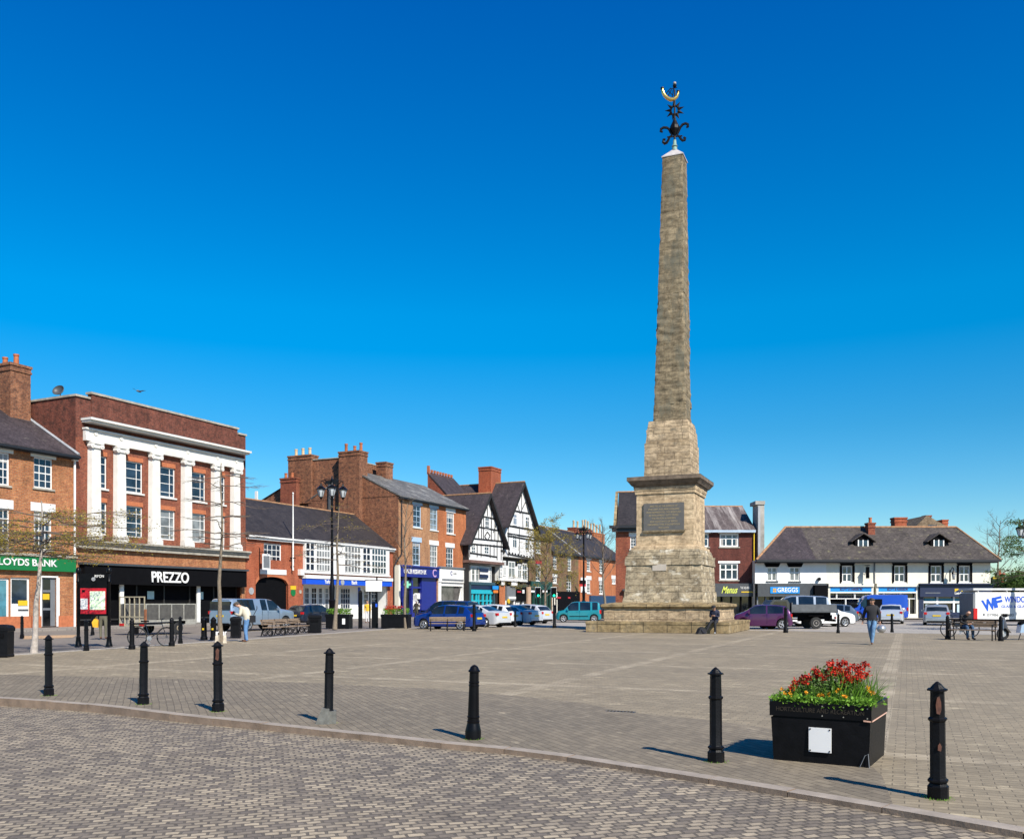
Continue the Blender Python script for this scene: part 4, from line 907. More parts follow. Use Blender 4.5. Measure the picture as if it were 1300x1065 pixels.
# hipped roof
zr = b.P(1100, 669, 4.5)[1]; h0 = b.P(997, y=4.5); h1 = b.P(1213.5, y=4.5); o_ = .85
A_, B_, C_, D_ = (-.1,-o_,ze+.0), (Wd+.55,-o_,ze), (Wd+.55,9+o_,ze), (3.0,9+o_,ze); R0, R1 = (h0,4.5,zr), (h1,4.5,zr)
u_m = b.P(1035); 
kx = (u_m-h0)/(h1-h0)
mb = MB(); mb.slab([A_, (u_m-.2,-o_,ze), (u_m,4.5,zr), R0], .12, 0); mb.slab([(u_m-.2,-o_,ze), B_, R1, (u_m,4.5,zr)], .12, 1)
mb.slab([B_, C_, R1], .12, 1); mb.slab([C_, D_, R0, R1], .12, 1); mb.slab([D_, A_, R0], .12, 0)
ro = mb.build('roof', [SP, SM], b.root)
mb = MB()
for p, q in ((R0,R1),(A_,R0),(B_,R1)):
    n = int((Vector(p)-Vector(q)).length/.5)
    for i in range(n): a = Vector(p).lerp(Vector(q), i/n); c = Vector(p).lerp(Vector(q), (i+.95)/n); mb.tube([a, c], .11, 8)
mb.build('ridge', RTL, ro)
MB().box(-.1, Wd+.55, -o_-.14, -o_-.001, ze-.2, ze+.02).box(-.05, Wd+.3, -o_, -.002, ze-.28, ze-.13).build('gutter', GUT, ro)
for px in (1095.5, 1191.5):            # dormers
    yd = 1.35; u = b.P(px, y=yd); zb_ = b.P(px, 697, yd)[1]; zw = b.P(px, 684.5, yd)[1]; za_ = b.P(px, 678, yd)[1]; hw = .78
    dm = MB(); dm.box(u-hw, u+hw, yd, yd+2.2, zb_-.4, zw); dm.add([(u-hw,yd,zw),(u+hw,yd,zw),(u,yd,za_)], [(0,1,2)]); d = dm.build('dormer', BKR, b.root)
    mb = MB(); mb.slab([(u-hw-.45,yd-.3,zw-.2),(u,yd-.3,za_+.12),(u,yd+3.5,za_+.12),(u-hw-.45,yd+3.5,zw-.2)][::-1], .09); mb.slab([(u+hw+.45,yd-.3,zw-.2),(u,yd-.3,za_+.12),(u,yd+3.5,za_+.12),(u+hw+.45,yd+3.5,zw-.2)], .09); mb.build('dormer_roof', SM, d)
    mb = MB(); mb.box(u-.52,u+.52,yd-.06,yd-.002,zb_,zb_+.12); 
    for k in (-.52,-.06,.42): mb.box(u+k,u+k+.11,yd-.06,yd-.002,zb_+.12,zw-.05)
    mb.box(u-.7,u+.8,yd-.5,yd-.003,zb_-.12,zb_-.02); mb.build('window', WH, d)
    MB().box(u-.42,u+.45,yd-.03,yd-.001,zb_+.1,zw-.1).build('pane', GL, d)
b.chimney(b.P(1101.5,y=3.4), b.P(1110,y=3.4), 3.2, 4.0, zr-2, b.P(1105, 663.5, 3.4)[1], BR, [(.5,.5,.9)], POT, ph=.6)
b.chimney(b.P(1134,y=5.4), b.P(1149,y=5.4), 5.0, 6.0, zr-2, b.P(1141, 657, 5.4)[1], BR2, ())
# shops
s0 = MB().box(.2, um-.05, -.3, .2, b.P(1000,757)[1], zs1).build('fascia', GRY, b.root)
MB().box(b.P(1031), um-.1, -.8, -.301, b.P(1040,757)[1], b.P(1040,743)[1]).build('hanging_canopy', BKR, s0)
rr = b.rect(978, 1015, 744.8, 753, -.36); gs = MB().box(rr[0], rr[1], -.36, -.301, rr[2], rr[3]).build('sign_panel', SKB, s0)
zc_ = (rr[2]+rr[3])/2
lettering('GREGGS', gs, (b.P(987,y=-.4)+b.P(1013,y=-.4))/2, -.37, zc_-.0, .6, WH, width=b.P(1013,y=-.4)-b.P(987,y=-.4), bold=True)
mb = MB()
for i in range(2):
    for j in range(2): mb.box(rr[0]+.25+i*.17, rr[0]+.39+i*.17, -.385, -.361, zc_-.2+j*.2, zc_-.04+j*.2)
mb.build('emblem', plain('orange_square', (.8,.4,.02), .5), gs)
MB().box(.2, um-.05, .21, .3, 0, b.P(1000,757)[1]).build('pane', GLT, s0)
mb = MB()
for k in range(9): u = .2+(um-.5)*k/8; mb.box(u, u+.12, .05, .2, 0, b.P(1000,757)[1])
mb.build('shopfront_frame', MGR, s0)
fz1 = b.P(1100, 744.6)[1]; fz0 = b.P(1100, 751)[1]
for xa, xb, tx in ((1050.5,1108,0),(1111.5,1164.5,0)):
    u0, u1 = b.P(xa), b.P(xb)
    fr = MB().box(u0, u1, -.35, .3, fz1, zs1-.002).box(u0, u0+.2, -.2, .3, 0, fz1).box(u1-.2, u1, -.2, .3, 0, fz1).box(u0+.2, u1-.2, -.2, .3, 0, .45).build('shopfront', CR, b.root)
    MB().box(u0+.2, u1-.2, .2, .28, .45, fz0).build('pane', GLT, fr)
    fs = MB().box(u0+.2, u1-.2, -.18, .19, fz0, fz1-.001).build('fascia', SKB, fr)
    MB().box(u0+.2, u1-.2, -.22, .19, fz0-.13, fz0-.002).box(u0+.2,u1-.2,-.1,.19,b.P(1100,760.3)[1],b.P(1100,759.2)[1]).build('transom', WH, fr)
    mb = MB()
    for k in range(1, 5): u = u0+(u1-u0)*k/5; mb.box(u-.05, u+.05, -.08, .185, b.P(1100,759.2)[1], fz0-.13) if k in (1,3) else mb.box(u-.05, u+.05, -.08, .185, .45, b.P(1100,760.3)[1])
    mb.build('mullion', WH, fr)
    lettering('SCOTT & HARRISON', fs, (u0+u1)/2, -.19, (fz0+fz1)/2-.02, .34, plain('dark_red_lettering', (.05,.012,.03), .5), width=(u1-u0)*.5, bold=True, shear=.35)
    lettering('THE FAMILY BUTCHER', fr, (u0+u1)/2, .19, fz0-.3, .2, MGR, width=(u1-u0)*.62)
u0, u1 = ul, Wd-.05
nz = b.P(1200, 742)[1]
nf = MB().box(u0, u1, -.45, .3, b.P(1200,757.5)[1], nz).box(u0, u0+.45, -.2, .3, 0, b.P(1200,757.5)[1]).box(u1-.4, u1, -.2, .3, 0, b.P(1200,757.5)[1]).box(u0+.45,u1-.4,-.2,.3,0,.6).build('shopfront', NAV, b.root)
MB().box(u0-.1, u1+.1, -.75, .3, nz, zs1-.002).build('canopy', NAV, nf)
MB().box(u0+.45, u1-.4, .1, .2, .6, b.P(1200,757.5)[1]).build('pane', GLT, nf)
mb = MB(); ztr = b.P(1200,764)[1]
mb.box(u0+.45, u1-.4, -.1, .09, ztr-.1, ztr+.08)
for p in (1171,1189.5,1210.5,1230.5): u = b.P(p); mb.box(u-.09, u+.09, -.09, .092, .6, b.P(1200,757.5)[1])
mb.build('shopfront_frame', WH, nf)
MB().box(u0+.6, u1-.5, -.05, .088, ztr+.09, ztr+.36).build('sunblind', plain('teal_blind', (.04,.22,.30), .6), nf)
for x0,x1,ya,yb in ((1175,1184,767,776),(1215,1225.5,767,778)): rr = b.rect(x0,x1,ya,yb); MB().box(rr[0], rr[1], -.03, .09, rr[2], rr[3]).build('window_poster', plain('pale_blue_poster', (.55,.70,.75), .5), nf)
lettering('Leeds Building', nf, (b.P(1212,y=-.46)+b.P(1236,y=-.46))/2, -.46, b.P(1220,752.8)[1], .36, WH, width=b.P(1236,y=-.46)-b.P(1212,y=-.46), bold=True)
lettering('Society', nf, b.P(1240.5,y=-.46), -.46, b.P(1240,752.8)[1], .36, WH, width=b.P(1245,y=-.46)-b.P(1237,y=-.46), bold=True)
p = b.P(1212, 751, -.46); q = b.P(1222, 747, -.46)
MB().prism([(p[0],p[1]),(p[0],q[1]),(q[0],q[1]),(q[0],p[1]),((p[0]+q[0])/2,(p[1]+q[1])/2+.05)], -.47, -.451).build('emblem', YEL, nf)
MB().box(b.P(1172), b.P(1191), -.47, -.451, b.P(1180,753)[1], b.P(1180,752)[1]).build('fascia_line', MGR, nf)
MB().tube([(b.P(1110),-.08,zs1),(b.P(1110),-.08,ze-.2)], .06, 8).build('downpipe', MGR, b.root)
# projecting bracket sign and wall lantern, small wall fittings
p = b.P(1098, 727)
o = thing('bracket_sign', 'black hanging sign frame casting a long shadow on the white wall', 'sign', (b.A.x+p[0], YB, p[1]), 0)
MB().box(-.05,.05,-1.0,-.35,-.55,.55).build('board', BKR, o); MB().tube([(0,0,.7),(0,-1.15,.7)], .04, 6).tube([(0,0,-.2),(0,-.6,.68)], .025, 6).build('bracket', BK, o)
p = b.P(1206, 730)
o = thing('wall_lantern', 'black lantern on a bracket between the two right-hand upper windows', 'lantern', (b.A.x+p[0], YB, p[1]), 0)
MB().tube([(0,0,.35),(0,-.5,.75),(0,-.75,.6)], .035, 6).box(-.05,.05,-.04,0,-.6,.5).build('bracket', BK, o)
MB().lathe([(.12,-.35),(.2,.1)], (0,-.75,0), 6).build('glass_body', LAMPG, o); MB().lathe([(.25,.1),(.2,.2),(.05,.45),(.03,.6)], (0,-.75,0), 6).lathe([(.13,-.42),(.13,-.35)], (0,-.75,0), 6).build('cap', BK, o)
p = b.P(1039, 735); MB().lathe([(.16,-.3),(.16,-.1)], (p[0],0,p[1]), 12, axis='y').build('wall_fitting', BK, b.root)

# ---- backdrop houses
b = Bld('rear_gabled_house', 'brown stone gable peeking over the ridge of the white building', (at(1150,112).x, 112), (at(1212,112).x, 112)); Wd = b.W
za_ = b.P(1177, 654)[1]; ze = za_-2.4
mb = MB(); mb.prism([(0,0),(Wd,0),(Wd,ze+.5),(b.P(1177),za_),(0,ze-.2)], 0, 7); mb.build('wall', brickmat('brown_stone', (.26,.19,.12), (.33,.25,.16), (.2,.14,.1), (.17,.13,.1), bw=.5, rh=.2), b.root)
MB().box(b.P(1178), b.P(1189), -.05, -.001, ze+.7, ze+1.2).build('window', GL, b.root)
b.chimney(b.P(1180), b.P(1187), 1, 2, ze, za_+.1, BR, (), cap=False); b.chimney(b.P(1199), b.P(1206), 0.5, 2, ze, b.P(1202, 659)[1], BR2, ())
b = Bld('distant_brick_house', 'distant brick house with one tall red chimney right of the white building', (at(1259,104).x, 104), (at(1282,104).x, 104)); Wd = b.W
mb = MB(); mb.box(0, Wd, 0, 7, 0, b.P(1270, 752)[1]); mb.build('wall', BR, b.root)
b.eaves_roof(0, Wd, 0, 3.5, 7, b.P(1270, 752)[1], b.P(1270, 740)[1], SL, over=.2, wallmat=BR)
b.chimney(b.P(1270.5), b.P(1277.5), .4, 1.3, 2, b.P(1274, 727)[1], BR2, [(.5,.5,.5)])
MB().box(b.P(1257), b.P(1262), -.5, 0, b.P(1260,747)[1], b.P(1260,733)[1]).build('dark_gable', GUT, b.root)
MB().box(b.P(1257.5), b.P(1262), -.55, -.501, b.P(1260,735)[1], b.P(1260,731.5)[1]).build('trim', YEL, b.root)

# ---- pavement in front of the left-hand row
pv = [L2(-30), L2(130), L2(130)-Vector((-.9,.434))*3.2*1.0, L2(-30)-Vector((-.9,.434))*4.0]
mb = MB(); mb.slab([(p.x,p.y,.06) for p in pv][::-1], .15); o = mb.build('pavement', FLG)
tag(o, kind='structure')
g1, g2, g3, g4 = gp(24,806.5), gp(30,810.5), gp(92,808.5), gp(98,805)
flat('tactile_paving', [(p.x,p.y) for p in (g1,g2,g3,g4)], -.024, SAND)
flat('pavement_right', [(at(880,86).x,84.5),(at(1300,86).x+4,84.5),(at(1300,86).x+4,90),(at(880,86).x,90)], .05, FLG)
# ------------------------------------------------------------------ the obelisk
OC = Vector((8.84, 50.33)); OTH = R(-22.5)
ob = thing('obelisk', 'tall weathered stone obelisk on a stepped base with a gilded horn on top', 'monument', (OC.x, OC.y, 0), OTH)
def tier(mb, a0, a1, z0, z1, nx=8, nz=4, amp=.02, lean=0.0, seed=0, lay=1.0):
    """four rough vertical faces of a square tier plus its top"""
    for side in range(4):
        rot = Matrix.Rotation(side*math.pi/2, 3, 'Z'); vs = []; fs = []
        for j in range(nz+1):
            t = j/nz; a = a0+(a1-a0)*t; z = z0+(z1-z0)*t; rowj = (noise.noise(Vector((side*7.3+seed, z*2.6*lay, 3.1))))*amp*.9
            for i in range(nx+1):
                x = -a+2*a*i/nx; e = 1.0
                p = Vector((x*.9+side*13, z*1.9*lay, seed))
                d = noise.noise(p*1.7)*amp+noise.noise(p*5.3)*amp*.6+rowj
                dx = 0
                if i in (0, nx):
                    k = noise.noise(Vector((z*2.3, seed+((side+(i > 0)) % 4)*5.7, 1.0)))*amp; d = k-abs(k)*.5-amp*.25; dx = -d if i else d; dx = (d if i else -d)
                vs.append(rot @ Vector((x+dx, -a-d, z)))
        for j in range(nz):
            for i in range(nx): k = j*(nx+1)+i; fs.append((k, k+1, k+nx+2, k+nx+1))
        mb.add(vs, fs)
    mb.add([(-a1,-a1,z1-.004),(a1,-a1,z1-.004),(a1,a1,z1-.004),(-a1,a1,z1-.004)], [(0,1,2,3)])
a = 3.775; mb = MB(); tier(mb, a-.02, a-.02, 0, .44, 18, 2, .012); mb.box(-a, a, -a, a, .44, .585); mb.build('step', STG, ob, smooth=25, boxuv=True)
mb = MB(); tier(mb, 3.02, 2.98, .585, 1.27, 22, 6, .05, seed=3); mb.build('plinth_wall', STN, ob, smooth=40, boxuv=True)
mb = MB(); tier(mb, 3.05, 3.14, 1.27, 1.36, 14, 1, .012, seed=4); tier(mb, 3.14, 3.12, 1.36, 1.48, 16, 1, .02, seed=5); tier(mb, 3.12, 2.5, 1.48, 1.58, 10, 1, .01, seed=6); mb.build('plinth_slab', STG, ob, smooth=30, boxuv=True)
mb = MB()
tier(mb, 2.20, 2.12, 1.5, 2.18, 18, 6, .035, seed=8); tier(mb, 2.08, 2.03, 2.18, 3.58, 18, 8, .03, seed=9); tier(mb, 2.09, 2.07, 3.58, 4.1, 16, 4, .04, seed=10); tier(mb, 1.97, 1.88, 4.1, 4.42, 14, 3, .03, seed=11)
mb.build('lower_pedestal', STL, ob, smooth=35, boxuv=True)
mb = MB(); tier(mb, 1.82, 1.80, 4.42, 4.56, 12, 1, .02, seed=12); tier(mb, 1.70, 1.66, 4.56, 4.66, 12, 1, .02, seed=13); tier(mb, 1.57, 1.56, 4.66, 7.45, 14, 10, .012, seed=14); tier(mb, 1.62, 1.64, 7.45, 7.62, 10, 1, .01); tier(mb, 1.66, 1.70, 7.62, 7.80, 10, 1, .015)
ped = mb.build('pedestal', STP, ob, smooth=35, boxuv=True)
mb = MB(); tier(mb, 1.68, 1.74, 7.80, 7.92, 10, 1, .012); tier(mb, 1.80, 1.98, 7.92, 8.16, 12, 1, .015); tier(mb, 2.0, 2.0, 8.16, 8.36, 14, 2, .02, seed=3); tier(mb, 2.0, 1.4, 8.36, 8.46, 8, 1, .01); mb.build('cornice', plain('dark_weathered_cornice', (.16,.12,.085), .9, var=.4, scale=3, bmp=.5), ob, smooth=30, boxuv=True)
mb = MB(); mb.M = Matrix.Translation((.05,0,0))
tier(mb, 1.27, 1.25, 8.44, 10.27, 16, 10, .03, seed=20); tier(mb, 1.20, 1.17, 10.27, 11.02, 14, 6, .04, seed=21); tier(mb, 1.13, 1.10, 11.02, 11.34, 12, 3, .05, seed=22); tier(mb, 1.08, 1.06, 11.34, 11.5, 12, 1, .02, seed=23)
mb.build('upper_pedestal', STN, ob, smooth=35, boxuv=True)
mb = MB(); mb.M = Matrix.Translation((.08,0,0)) @ Matrix.Translation((0,0,11.5)) @ Matrix.Rotation(R(.45), 4, 'Y') @ Matrix.Translation((0,0,-11.5))
tier(mb, .90, .86, 11.5, 12.4, 14, 9, .07, seed=30); tier(mb, .86, .72, 12.4, 18.5, 16, 60, .06, seed=31, lay=1.5); tier(mb, .72, .56, 18.5, 26.1, 16, 74, .038, seed=32, lay=1.5)
mb.build('shaft', STD, ob, smooth=40, boxuv=True)
mb = MB(); mb.M = Matrix.Translation((.20,0,0))
mb.add([(-.6,-.6,26.08),(.6,-.6,26.08),(.6,.6,26.08),(-.6,.6,26.08),(-.6,-.6,26.13),(.6,-.6,26.13),(.6,.6,26.13),(-.6,.6,26.13),(-.08,-.08,26.66),(.08,-.08,26.66),(.08,.08,26.66),(-.08,.08,26.66)],
       [(3,2,1,0),(0,1,5,4),(1,2,6,5),(2,3,7,6),(3,0,4,7),(4,5,9,8),(5,6,10,9),(6,7,11,10),(7,4,8,11),(8,9,10,11)])
mb.build('capstone', plain('lead_cap', (.52,.48,.46), .7, var=.2), ob)
# finial, in a plane facing the viewer
fx = 0.20
fin = MB(); fin.tube([(0,0,26.6),(0,0,27.0),(0,0,30.0)], [.09,.06,.04], 8); fp = fin.build('finial_rod', BKM, ob, smooth=40)
fp.location = (fx, 0, 0); fp.rotation_euler = (0, 0, -OTH-R(9))
MB().lathe([(.16,26.62),(.12,26.8),(.17,26.85),(.1,26.95),(.08,27.2)], (0,0,0), 12).build('socket', VERD, fp, smooth=40)
def zf(py): return zz(py, 50.2)
def xf(px): return (px-856)*50.2/F
sc = MB()
for s in (-1, 1):
    pts = []
    base = [(3,171),(6,173),(8,177),(10,180),(12.5,181),(14.5,179),(14,176),(11.5,176)] if s < 0 else [(3,171),(6,174),(8,177),(10,179),(12.5,178.5),(13,176),(11,175)]
    up = [(3,171),(5.5,167),(7,163),(10,161),(14,160.5),(17,162),(17.5,165),(15,166)] if s < 0 else [(3,171),(5,167),(7,162),(10,158.5),(13.5,157.5),(16.5,159),(16.5,162),(14.5,162.5)]
    for q in (base, up):
        P = [Vector((s*x*50.2/F, 0, zf(y))) for x, y in q]; sc.tube(P, [.05+.03*math.sin(i/len(P)*3) for i in range(len(P))], 6)
sc.box(-.42,.42,-.04,.04,zf(173.6),zf(172.4)); sc.build('scroll', BKM, fp, smooth=50)
MB().lathe([(.05,zf(173)),(.12,zf(170)),(.26,zf(164)),(.25,zf(160)),(.12,zf(154)),(.04,zf(149))], (0,0,0), 8).build('leaf_bud', BKM, fp)
st = MB(); cz = zf(140)
for i in range(9):
    t = 2*math.pi*i/9+.3; c, s_ = math.cos(t), math.sin(t); L = .56
    st.add([(c*.2-s_*.11,-.03,cz+s_*.2+c*.11),(c*.2+s_*.11,-.03,cz+s_*.2-c*.11),(c*L,0,cz+s_*L),(c*.2,.05,cz+s_*.2),(c*.2,-.09,cz+s_*.2)], [(0,4,2),(4,1,2),(1,3,2),(3,0,2)])
ring = [(math.cos(2*math.pi*i/18)*.22, 0, cz+math.sin(2*math.pi*i/18)*.26) for i in range(19)]
st.tube(ring, .06, 6, cap=False); st.build('star', BKM, fp)
hn = [Vector((xf(x),-.02,zf(y))) for x, y in ((840.5,112),(841.3,116),(843.5,120),(847,123.8),(851,126),(855,125.8),(858.5,123),(860.3,119),(860.5,117))]
MB().tube(hn, [.085,.085,.09,.1,.11,.1,.09,.075,.07], 10).build('horn', GOLD, fp, smooth=60)
sp = MB(); sp.tube([hn[0]+Vector((0,0,.1)), hn[0]-Vector((-.01,0,.02))], .10, 8); sp.tube([hn[-1]+Vector((0,0,.06)), hn[-1]-Vector((0,0,.02))], .09, 8)
for x0,y0,x1,y1 in ((844,119,851,111),(847,122,852,113),(853,123,855,108),(851,112,859,111),(848,114,853,120)): sp.tube([(xf(x0),0,zf(y0)),(xf(x1),0,zf(y1))], .022, 5)
sp.ball((xf(856),0,zf(108.5)), .11).build('baldric', BKM, fp)
MB().ball((0,0,zf(105.5)), .09).build('finial_ball', GALV, fp)
# plaque
pz0, pz1 = zz(673, 48.9), zz(638.6, 48.9)
pl = MB().box(-1.14, 1.06, -1.66, -1.55, pz0, pz1).build('plaque', PLQ, ob)
MB().box(-1.2,1.1,-1.69,-1.55,pz0-.1,pz0-.001).build('plaque_ledge', STD, pl)
txt = ['ERECTED AT THE EXPENCE OF', 'WILLIAM AISLABIE ESQUIRE', 'WHO REPRESENTED THIS BOROUGH', 'IN PARLIAMENT SIXTY YEARS', 'THE MAYOR ALDERMEN', 'AND ASSISTANTS OF RIPON', 'ORDERED THIS INSCRIPTION', 'MDCCLXXXI']
for i, tline in enumerate(txt): lettering(tline, pl, -.04, -1.665, pz1-.17-i*.165, .13, LET, width=[1.5,1.7,1.9,1.6,1.3,1.5,1.75,.55][i], depth=.004, name='inscription')
MB().box(-.55,.2,-2.09,-2.0,3.28,3.62).build('pale_block', plain('pale_stone_block', (.52,.46,.38), .9, var=.1), ob)

# ------------------------------------------------------------------ bollards
def oct_profile(h, k=1.0):
    return [(.083*k,0),(.083*k,.11*h),(.074*k,.115*h),(.066*k,.135*h),(.08*k,.15*h),(.08*k,.165*h),(.066*k,.175*h),(.061*k,.19*h),(.060*k,.66*h),(.073*k,.675*h),(.073*k,.69*h),(.058*k,.70*h),(.054*k,.92*h),(.079*k,.925*h),(.079*k,.938*h),(.058*k,.944*h),(.035*k,.975*h),(.008,1.0*h)]
def bollard(px, py, label, h=.95, dome=False, group='black bollards along the kerb', k=1.0, top=None, tilt=None):
    g = gp(px, py); t = thing('bollard', label, 'bollard', g, R(10), group)
    if dome:
        prof = [(.094,0),(.094,.1),(.088,.13),(.074,.19),(.071,.2),(.074,.21),(.074,.225),(.068,.23),(.068,.26),(.073,.265),(.073,.28),(.067,.285),(.058,.64),(.063,.645),(.063,.655),(.057,.66),(.057,.68),(.063,.685),(.063,.695),(.056,.70),(.055,.81),(.07,.815),(.07,.83),(.058,.84),(.045,.875),(.02,.895),(.004,.9)]
        prof = [(r*k, z*h/.9) for r, z in prof]; MB().lathe(prof, (0,0,0), 20).build('post', BK, t, smooth=40)
    else:
        p = oct_profile(h, k); MB().lathe(p[:13], (0,0,0), 8 if h > .8 else 8, phase=R(22.5)).build('post', BKM, t, smooth=20)
        MB().lathe(p[12:], (0,0,0), 8, phase=R(22.5)).build('cap', BKM, t)
    t.rotation_euler = tilt or (R(random.uniform(-1.1,1.1)), R(random.uniform(-1.1,1.1)), R(10))
    return t
bollard(62, 883, 'black octagonal bollard on the kerb, leftmost of the near row', 1.04)
bollard(182, 894, 'black bollard on the kerb in front of the leaning bicycle', .985, k=1.05)
b3 = bollard(277, 903, 'black bollard with a rusty patch near its top, in front of the slim bare tree', 1.03, k=1.08)
mb = MB()
mb.add([(-.024,-.0655,.77),(.012,-.0655,.745),(.028,-.0655,.79),(.026,-.0645,.85),(.034,-.0625,.90),(.006,-.0625,.93),(-.02,-.0635,.89),(-.016,-.0645,.83)], [(0,1,2,3,4,5,6,7)])
mb.build('rust_patch', RUST, b3)
CONC2 = plain('grey_green_foot', (.13,.13,.115), .9, var=.3, scale=14, bmp=.3)
b4 = bollard(417, 918, 'black bollard with a broken grey concrete foot', .995, k=1.02)
MB().add([(-.17,-.10,0),(.02,-.13,0),(.02,.05,0),(-.15,.06,0),(-.09,-.09,.2),(.01,-.10,.2),(.01,.03,.21),(-.08,.03,.21)], [(0,3,2,1),(4,5,6,7),(0,1,5,4),(1,2,6,5),(2,3,7,6),(3,0,4,7)]).box(-.02,.1,-.1,.1,0,.17).build('concrete_foot', CONC2, b4)
bollard(600.5, 938, 'round black bollard with a domed top and a flared foot', .87, dome=True)
bollard(909, 967, 'black octagonal bollard standing just left of the flower planter', .95)
b7 = bollard(1191, 1013, 'battered leaning black bollard with rust stains, at the lower right', .96, k=1.0, tilt=(R(3), R(-2.6), R(10)))
mb = MB(); mb.add([(-.046,-.0545,.71),(-.018,-.0565,.70),(-.004,-.0565,.74),(-.006,-.0555,.80),(-.020,-.0545,.85),(-.040,-.0535,.84),(-.050,-.050,.78)], [(0,1,2,3,4,5,6)]); mb.build('rust_patch', RUST, b7)
mb = MB(); mb.add([(-.040,-.0575,.41),(-.012,-.0585,.40),(-.005,-.0585,.44),(-.022,-.058,.47),(-.038,-.0575,.45)], [(0,1,2,3,4)]); mb.build('rust_stain', RUST, b7)
for px, py, h, l in ((28,810,1.0,'black bollard in front of the bank window'),(109.7,826,1.02,'black bollard between the posts of the town map board'),(117.5,806,.98,'black bollard behind the town map board, beside the yellow bag'),
        (229,817,1.05,'black bollard just right of the cycle rack'),(654,795.5,1.05,'short black bollard in front of the white parked car'),(1064,803.5,1.0,'black bollard between the flatbed truck and the walking man'),(1132.5,802.5,1.0,'black bollard in front of the silver saloon with a yellow plate')):
    bollard(px, py, l, h, group='black bollards around the far side of the square', k=1.1)
for px, py, h, l in ((602,801,1.5,'tall black post in front of the blue hatchback tail'),(704,797,1.45,'tall black post below the nearer traffic light'),(997.5,803,1.35,'tall black post behind the purple car')):
    bollard(px, py, l, h, group='tall black posts by the road', k=1.5)
for px, l in ((259,'left of two thick black cast posts by the trailer'),(271,'right of two thick black cast posts, nearer the slim bare tree')):
    g = gp(px, 812); t = thing('thick_post', l, 'post', g, 0, 'thick posts by the trailer')
    MB().lathe([(.15,0),(.15,.1),(.12,.14),(.11,.8),(.13,.84),(.1,.88),(.05,.95),(.01,.98)], (0,0,0), 14).build('post', BKM, t, smooth=35)
    MB().box(-.04,.04,-.125,-.105,.42,.5).build('badge', YEL, t)

random.seed(5); mb = MB()
for px, py in ((62,883),(182,894),(277,903),(417,918),(600.5,938),(909,967),(1191,1013)):
    g = gp(px, py)
    for i in range(90):
        a_ = random.uniform(0, 6.28); r_ = random.uniform(.085,.13)
        p = Vector((g.x+r_*math.cos(a_), g.y+r_*math.sin(a_), .002)); d = Vector((random.gauss(0,.5), random.gauss(0,.5), 1)).normalized()*random.uniform(.008,.026); s_ = Vector((random.gauss(0,1), random.gauss(0,1), 0)).normalized()*.003
        mb.add([p-s_, p+s_, p+d], [(0,1,2)])
tag(mb.build('grass_tufts', LF_B), 'tiny tufts of grass and moss growing round the feet of the near bollards', 'grass', kind='stuff')
# ------------------------------------------------------------------ foreground planter with flowers
pc0 = gp(984, 963); pc1 = gp(1105, 975.5)
ang = R(-31); sz = .95; fr = pc1
u = Vector((math.cos(ang), math.sin(ang), 0)); v = Vector((-u.y, u.x, 0))
ctr = fr-u*sz/2+v*sz/2
pl = thing('planter', 'large square black planter with a white notice, full of red and orange flowers', 'planter', ctr, ang)
h = sz/2
mb = MB(); mb.add([(-h+.02,-h+.02,0),(h-.02,-h+.02,0),(h-.02,h-.02,0),(-h+.02,h-.02,0),(-h,-h,.44),(h,-h,.44),(h,h,.44),(-h,h,.44)], [(3,2,1,0),(0,1,5,4),(1,2,6,5),(2,3,7,6),(3,0,4,7)])
mb.box(-h+.015,h-.015,-h+.015,h-.015,.44,.455); mb.build('trough', BKM, pl)
mb = MB()
for (x0,x1,y0,y1) in ((-h-.012,h+.012,-h-.012,-h+.045),(-h-.012,h+.012,h-.045,h+.012),(-h-.012,-h+.045,-h+.0451,h-.0451),(h-.045,h+.012,-h+.0451,h-.0451)): mb.box(x0,x1,y0,y1,.455,.60)
mb.build('rim_band', BK, pl)
MB().box(-h+.04,h-.04,-h+.04,h-.04,.5,.56).build('soil', SOIL, pl)
MB().box(-.10,.115,-h-.012,-h-.001,.12,.36).build('notice', WR, pl)
mb = MB()
for x in (-.085,.1):
    for z in (.135,.345): mb.lathe([(.008,-h-.017),(.006,-h-.013)], (x,0,z), 8, axis='y')
mb.build('screw', BKR, pl)
mb = MB()
for x in (-.0,.2,.42):
    for z in (.48,.575): mb.lathe([(.006,-h-.018),(.006,-h-.012)], (x+.03,0,z), 8, axis='y')
mb.build('rivet', GALV, pl)
lettering('HORTICULTURE AND RECREATION', pl, 0, -h-.013, .525, .062, LGO, width=.84, depth=.001)
MB().tube([(h+.013,-h+.02,.45),(h+.014,h-.1,.45)], .008, 5).tube([(h+.006,-h-.014,.45),(h-.06,-h-.016,.455)], .008, 5).build('chipped_edge', plain('chipped_copper', (.6,.35,.25), .6), pl)
MB().tube([(h-.10,-h-.0,.0),(h-.05,-h-.004,.12),(h-.02,-h-.003,.14),(h-.01,-h-.002,.0)], .004, 4).build('scratch', MGR, pl)
def blade(mb, base, d, L, w, droop=.5, n=4):
    d = Vector(d).normalized(); side = d.cross(Vector((0,0,1))); side = side.normalized() if side.length > .01 else Vector((1,0,0))
    p = Vector(base); vs = []; step = L/n; dd = d.copy()
    for i in range(n+1):
        ww = w*(1-(i/n)**1.5)*.5+.0005; vs += [p-side*ww, p+side*ww]; p = p+dd*step; dd = (dd+Vector((d.x*.3, d.y*.3, -droop*(i+1)/n))).normalized()
    mb.add(vs, [(2*i, 2*i+1, 2*i+3, 2*i+2) for i in range(n)])
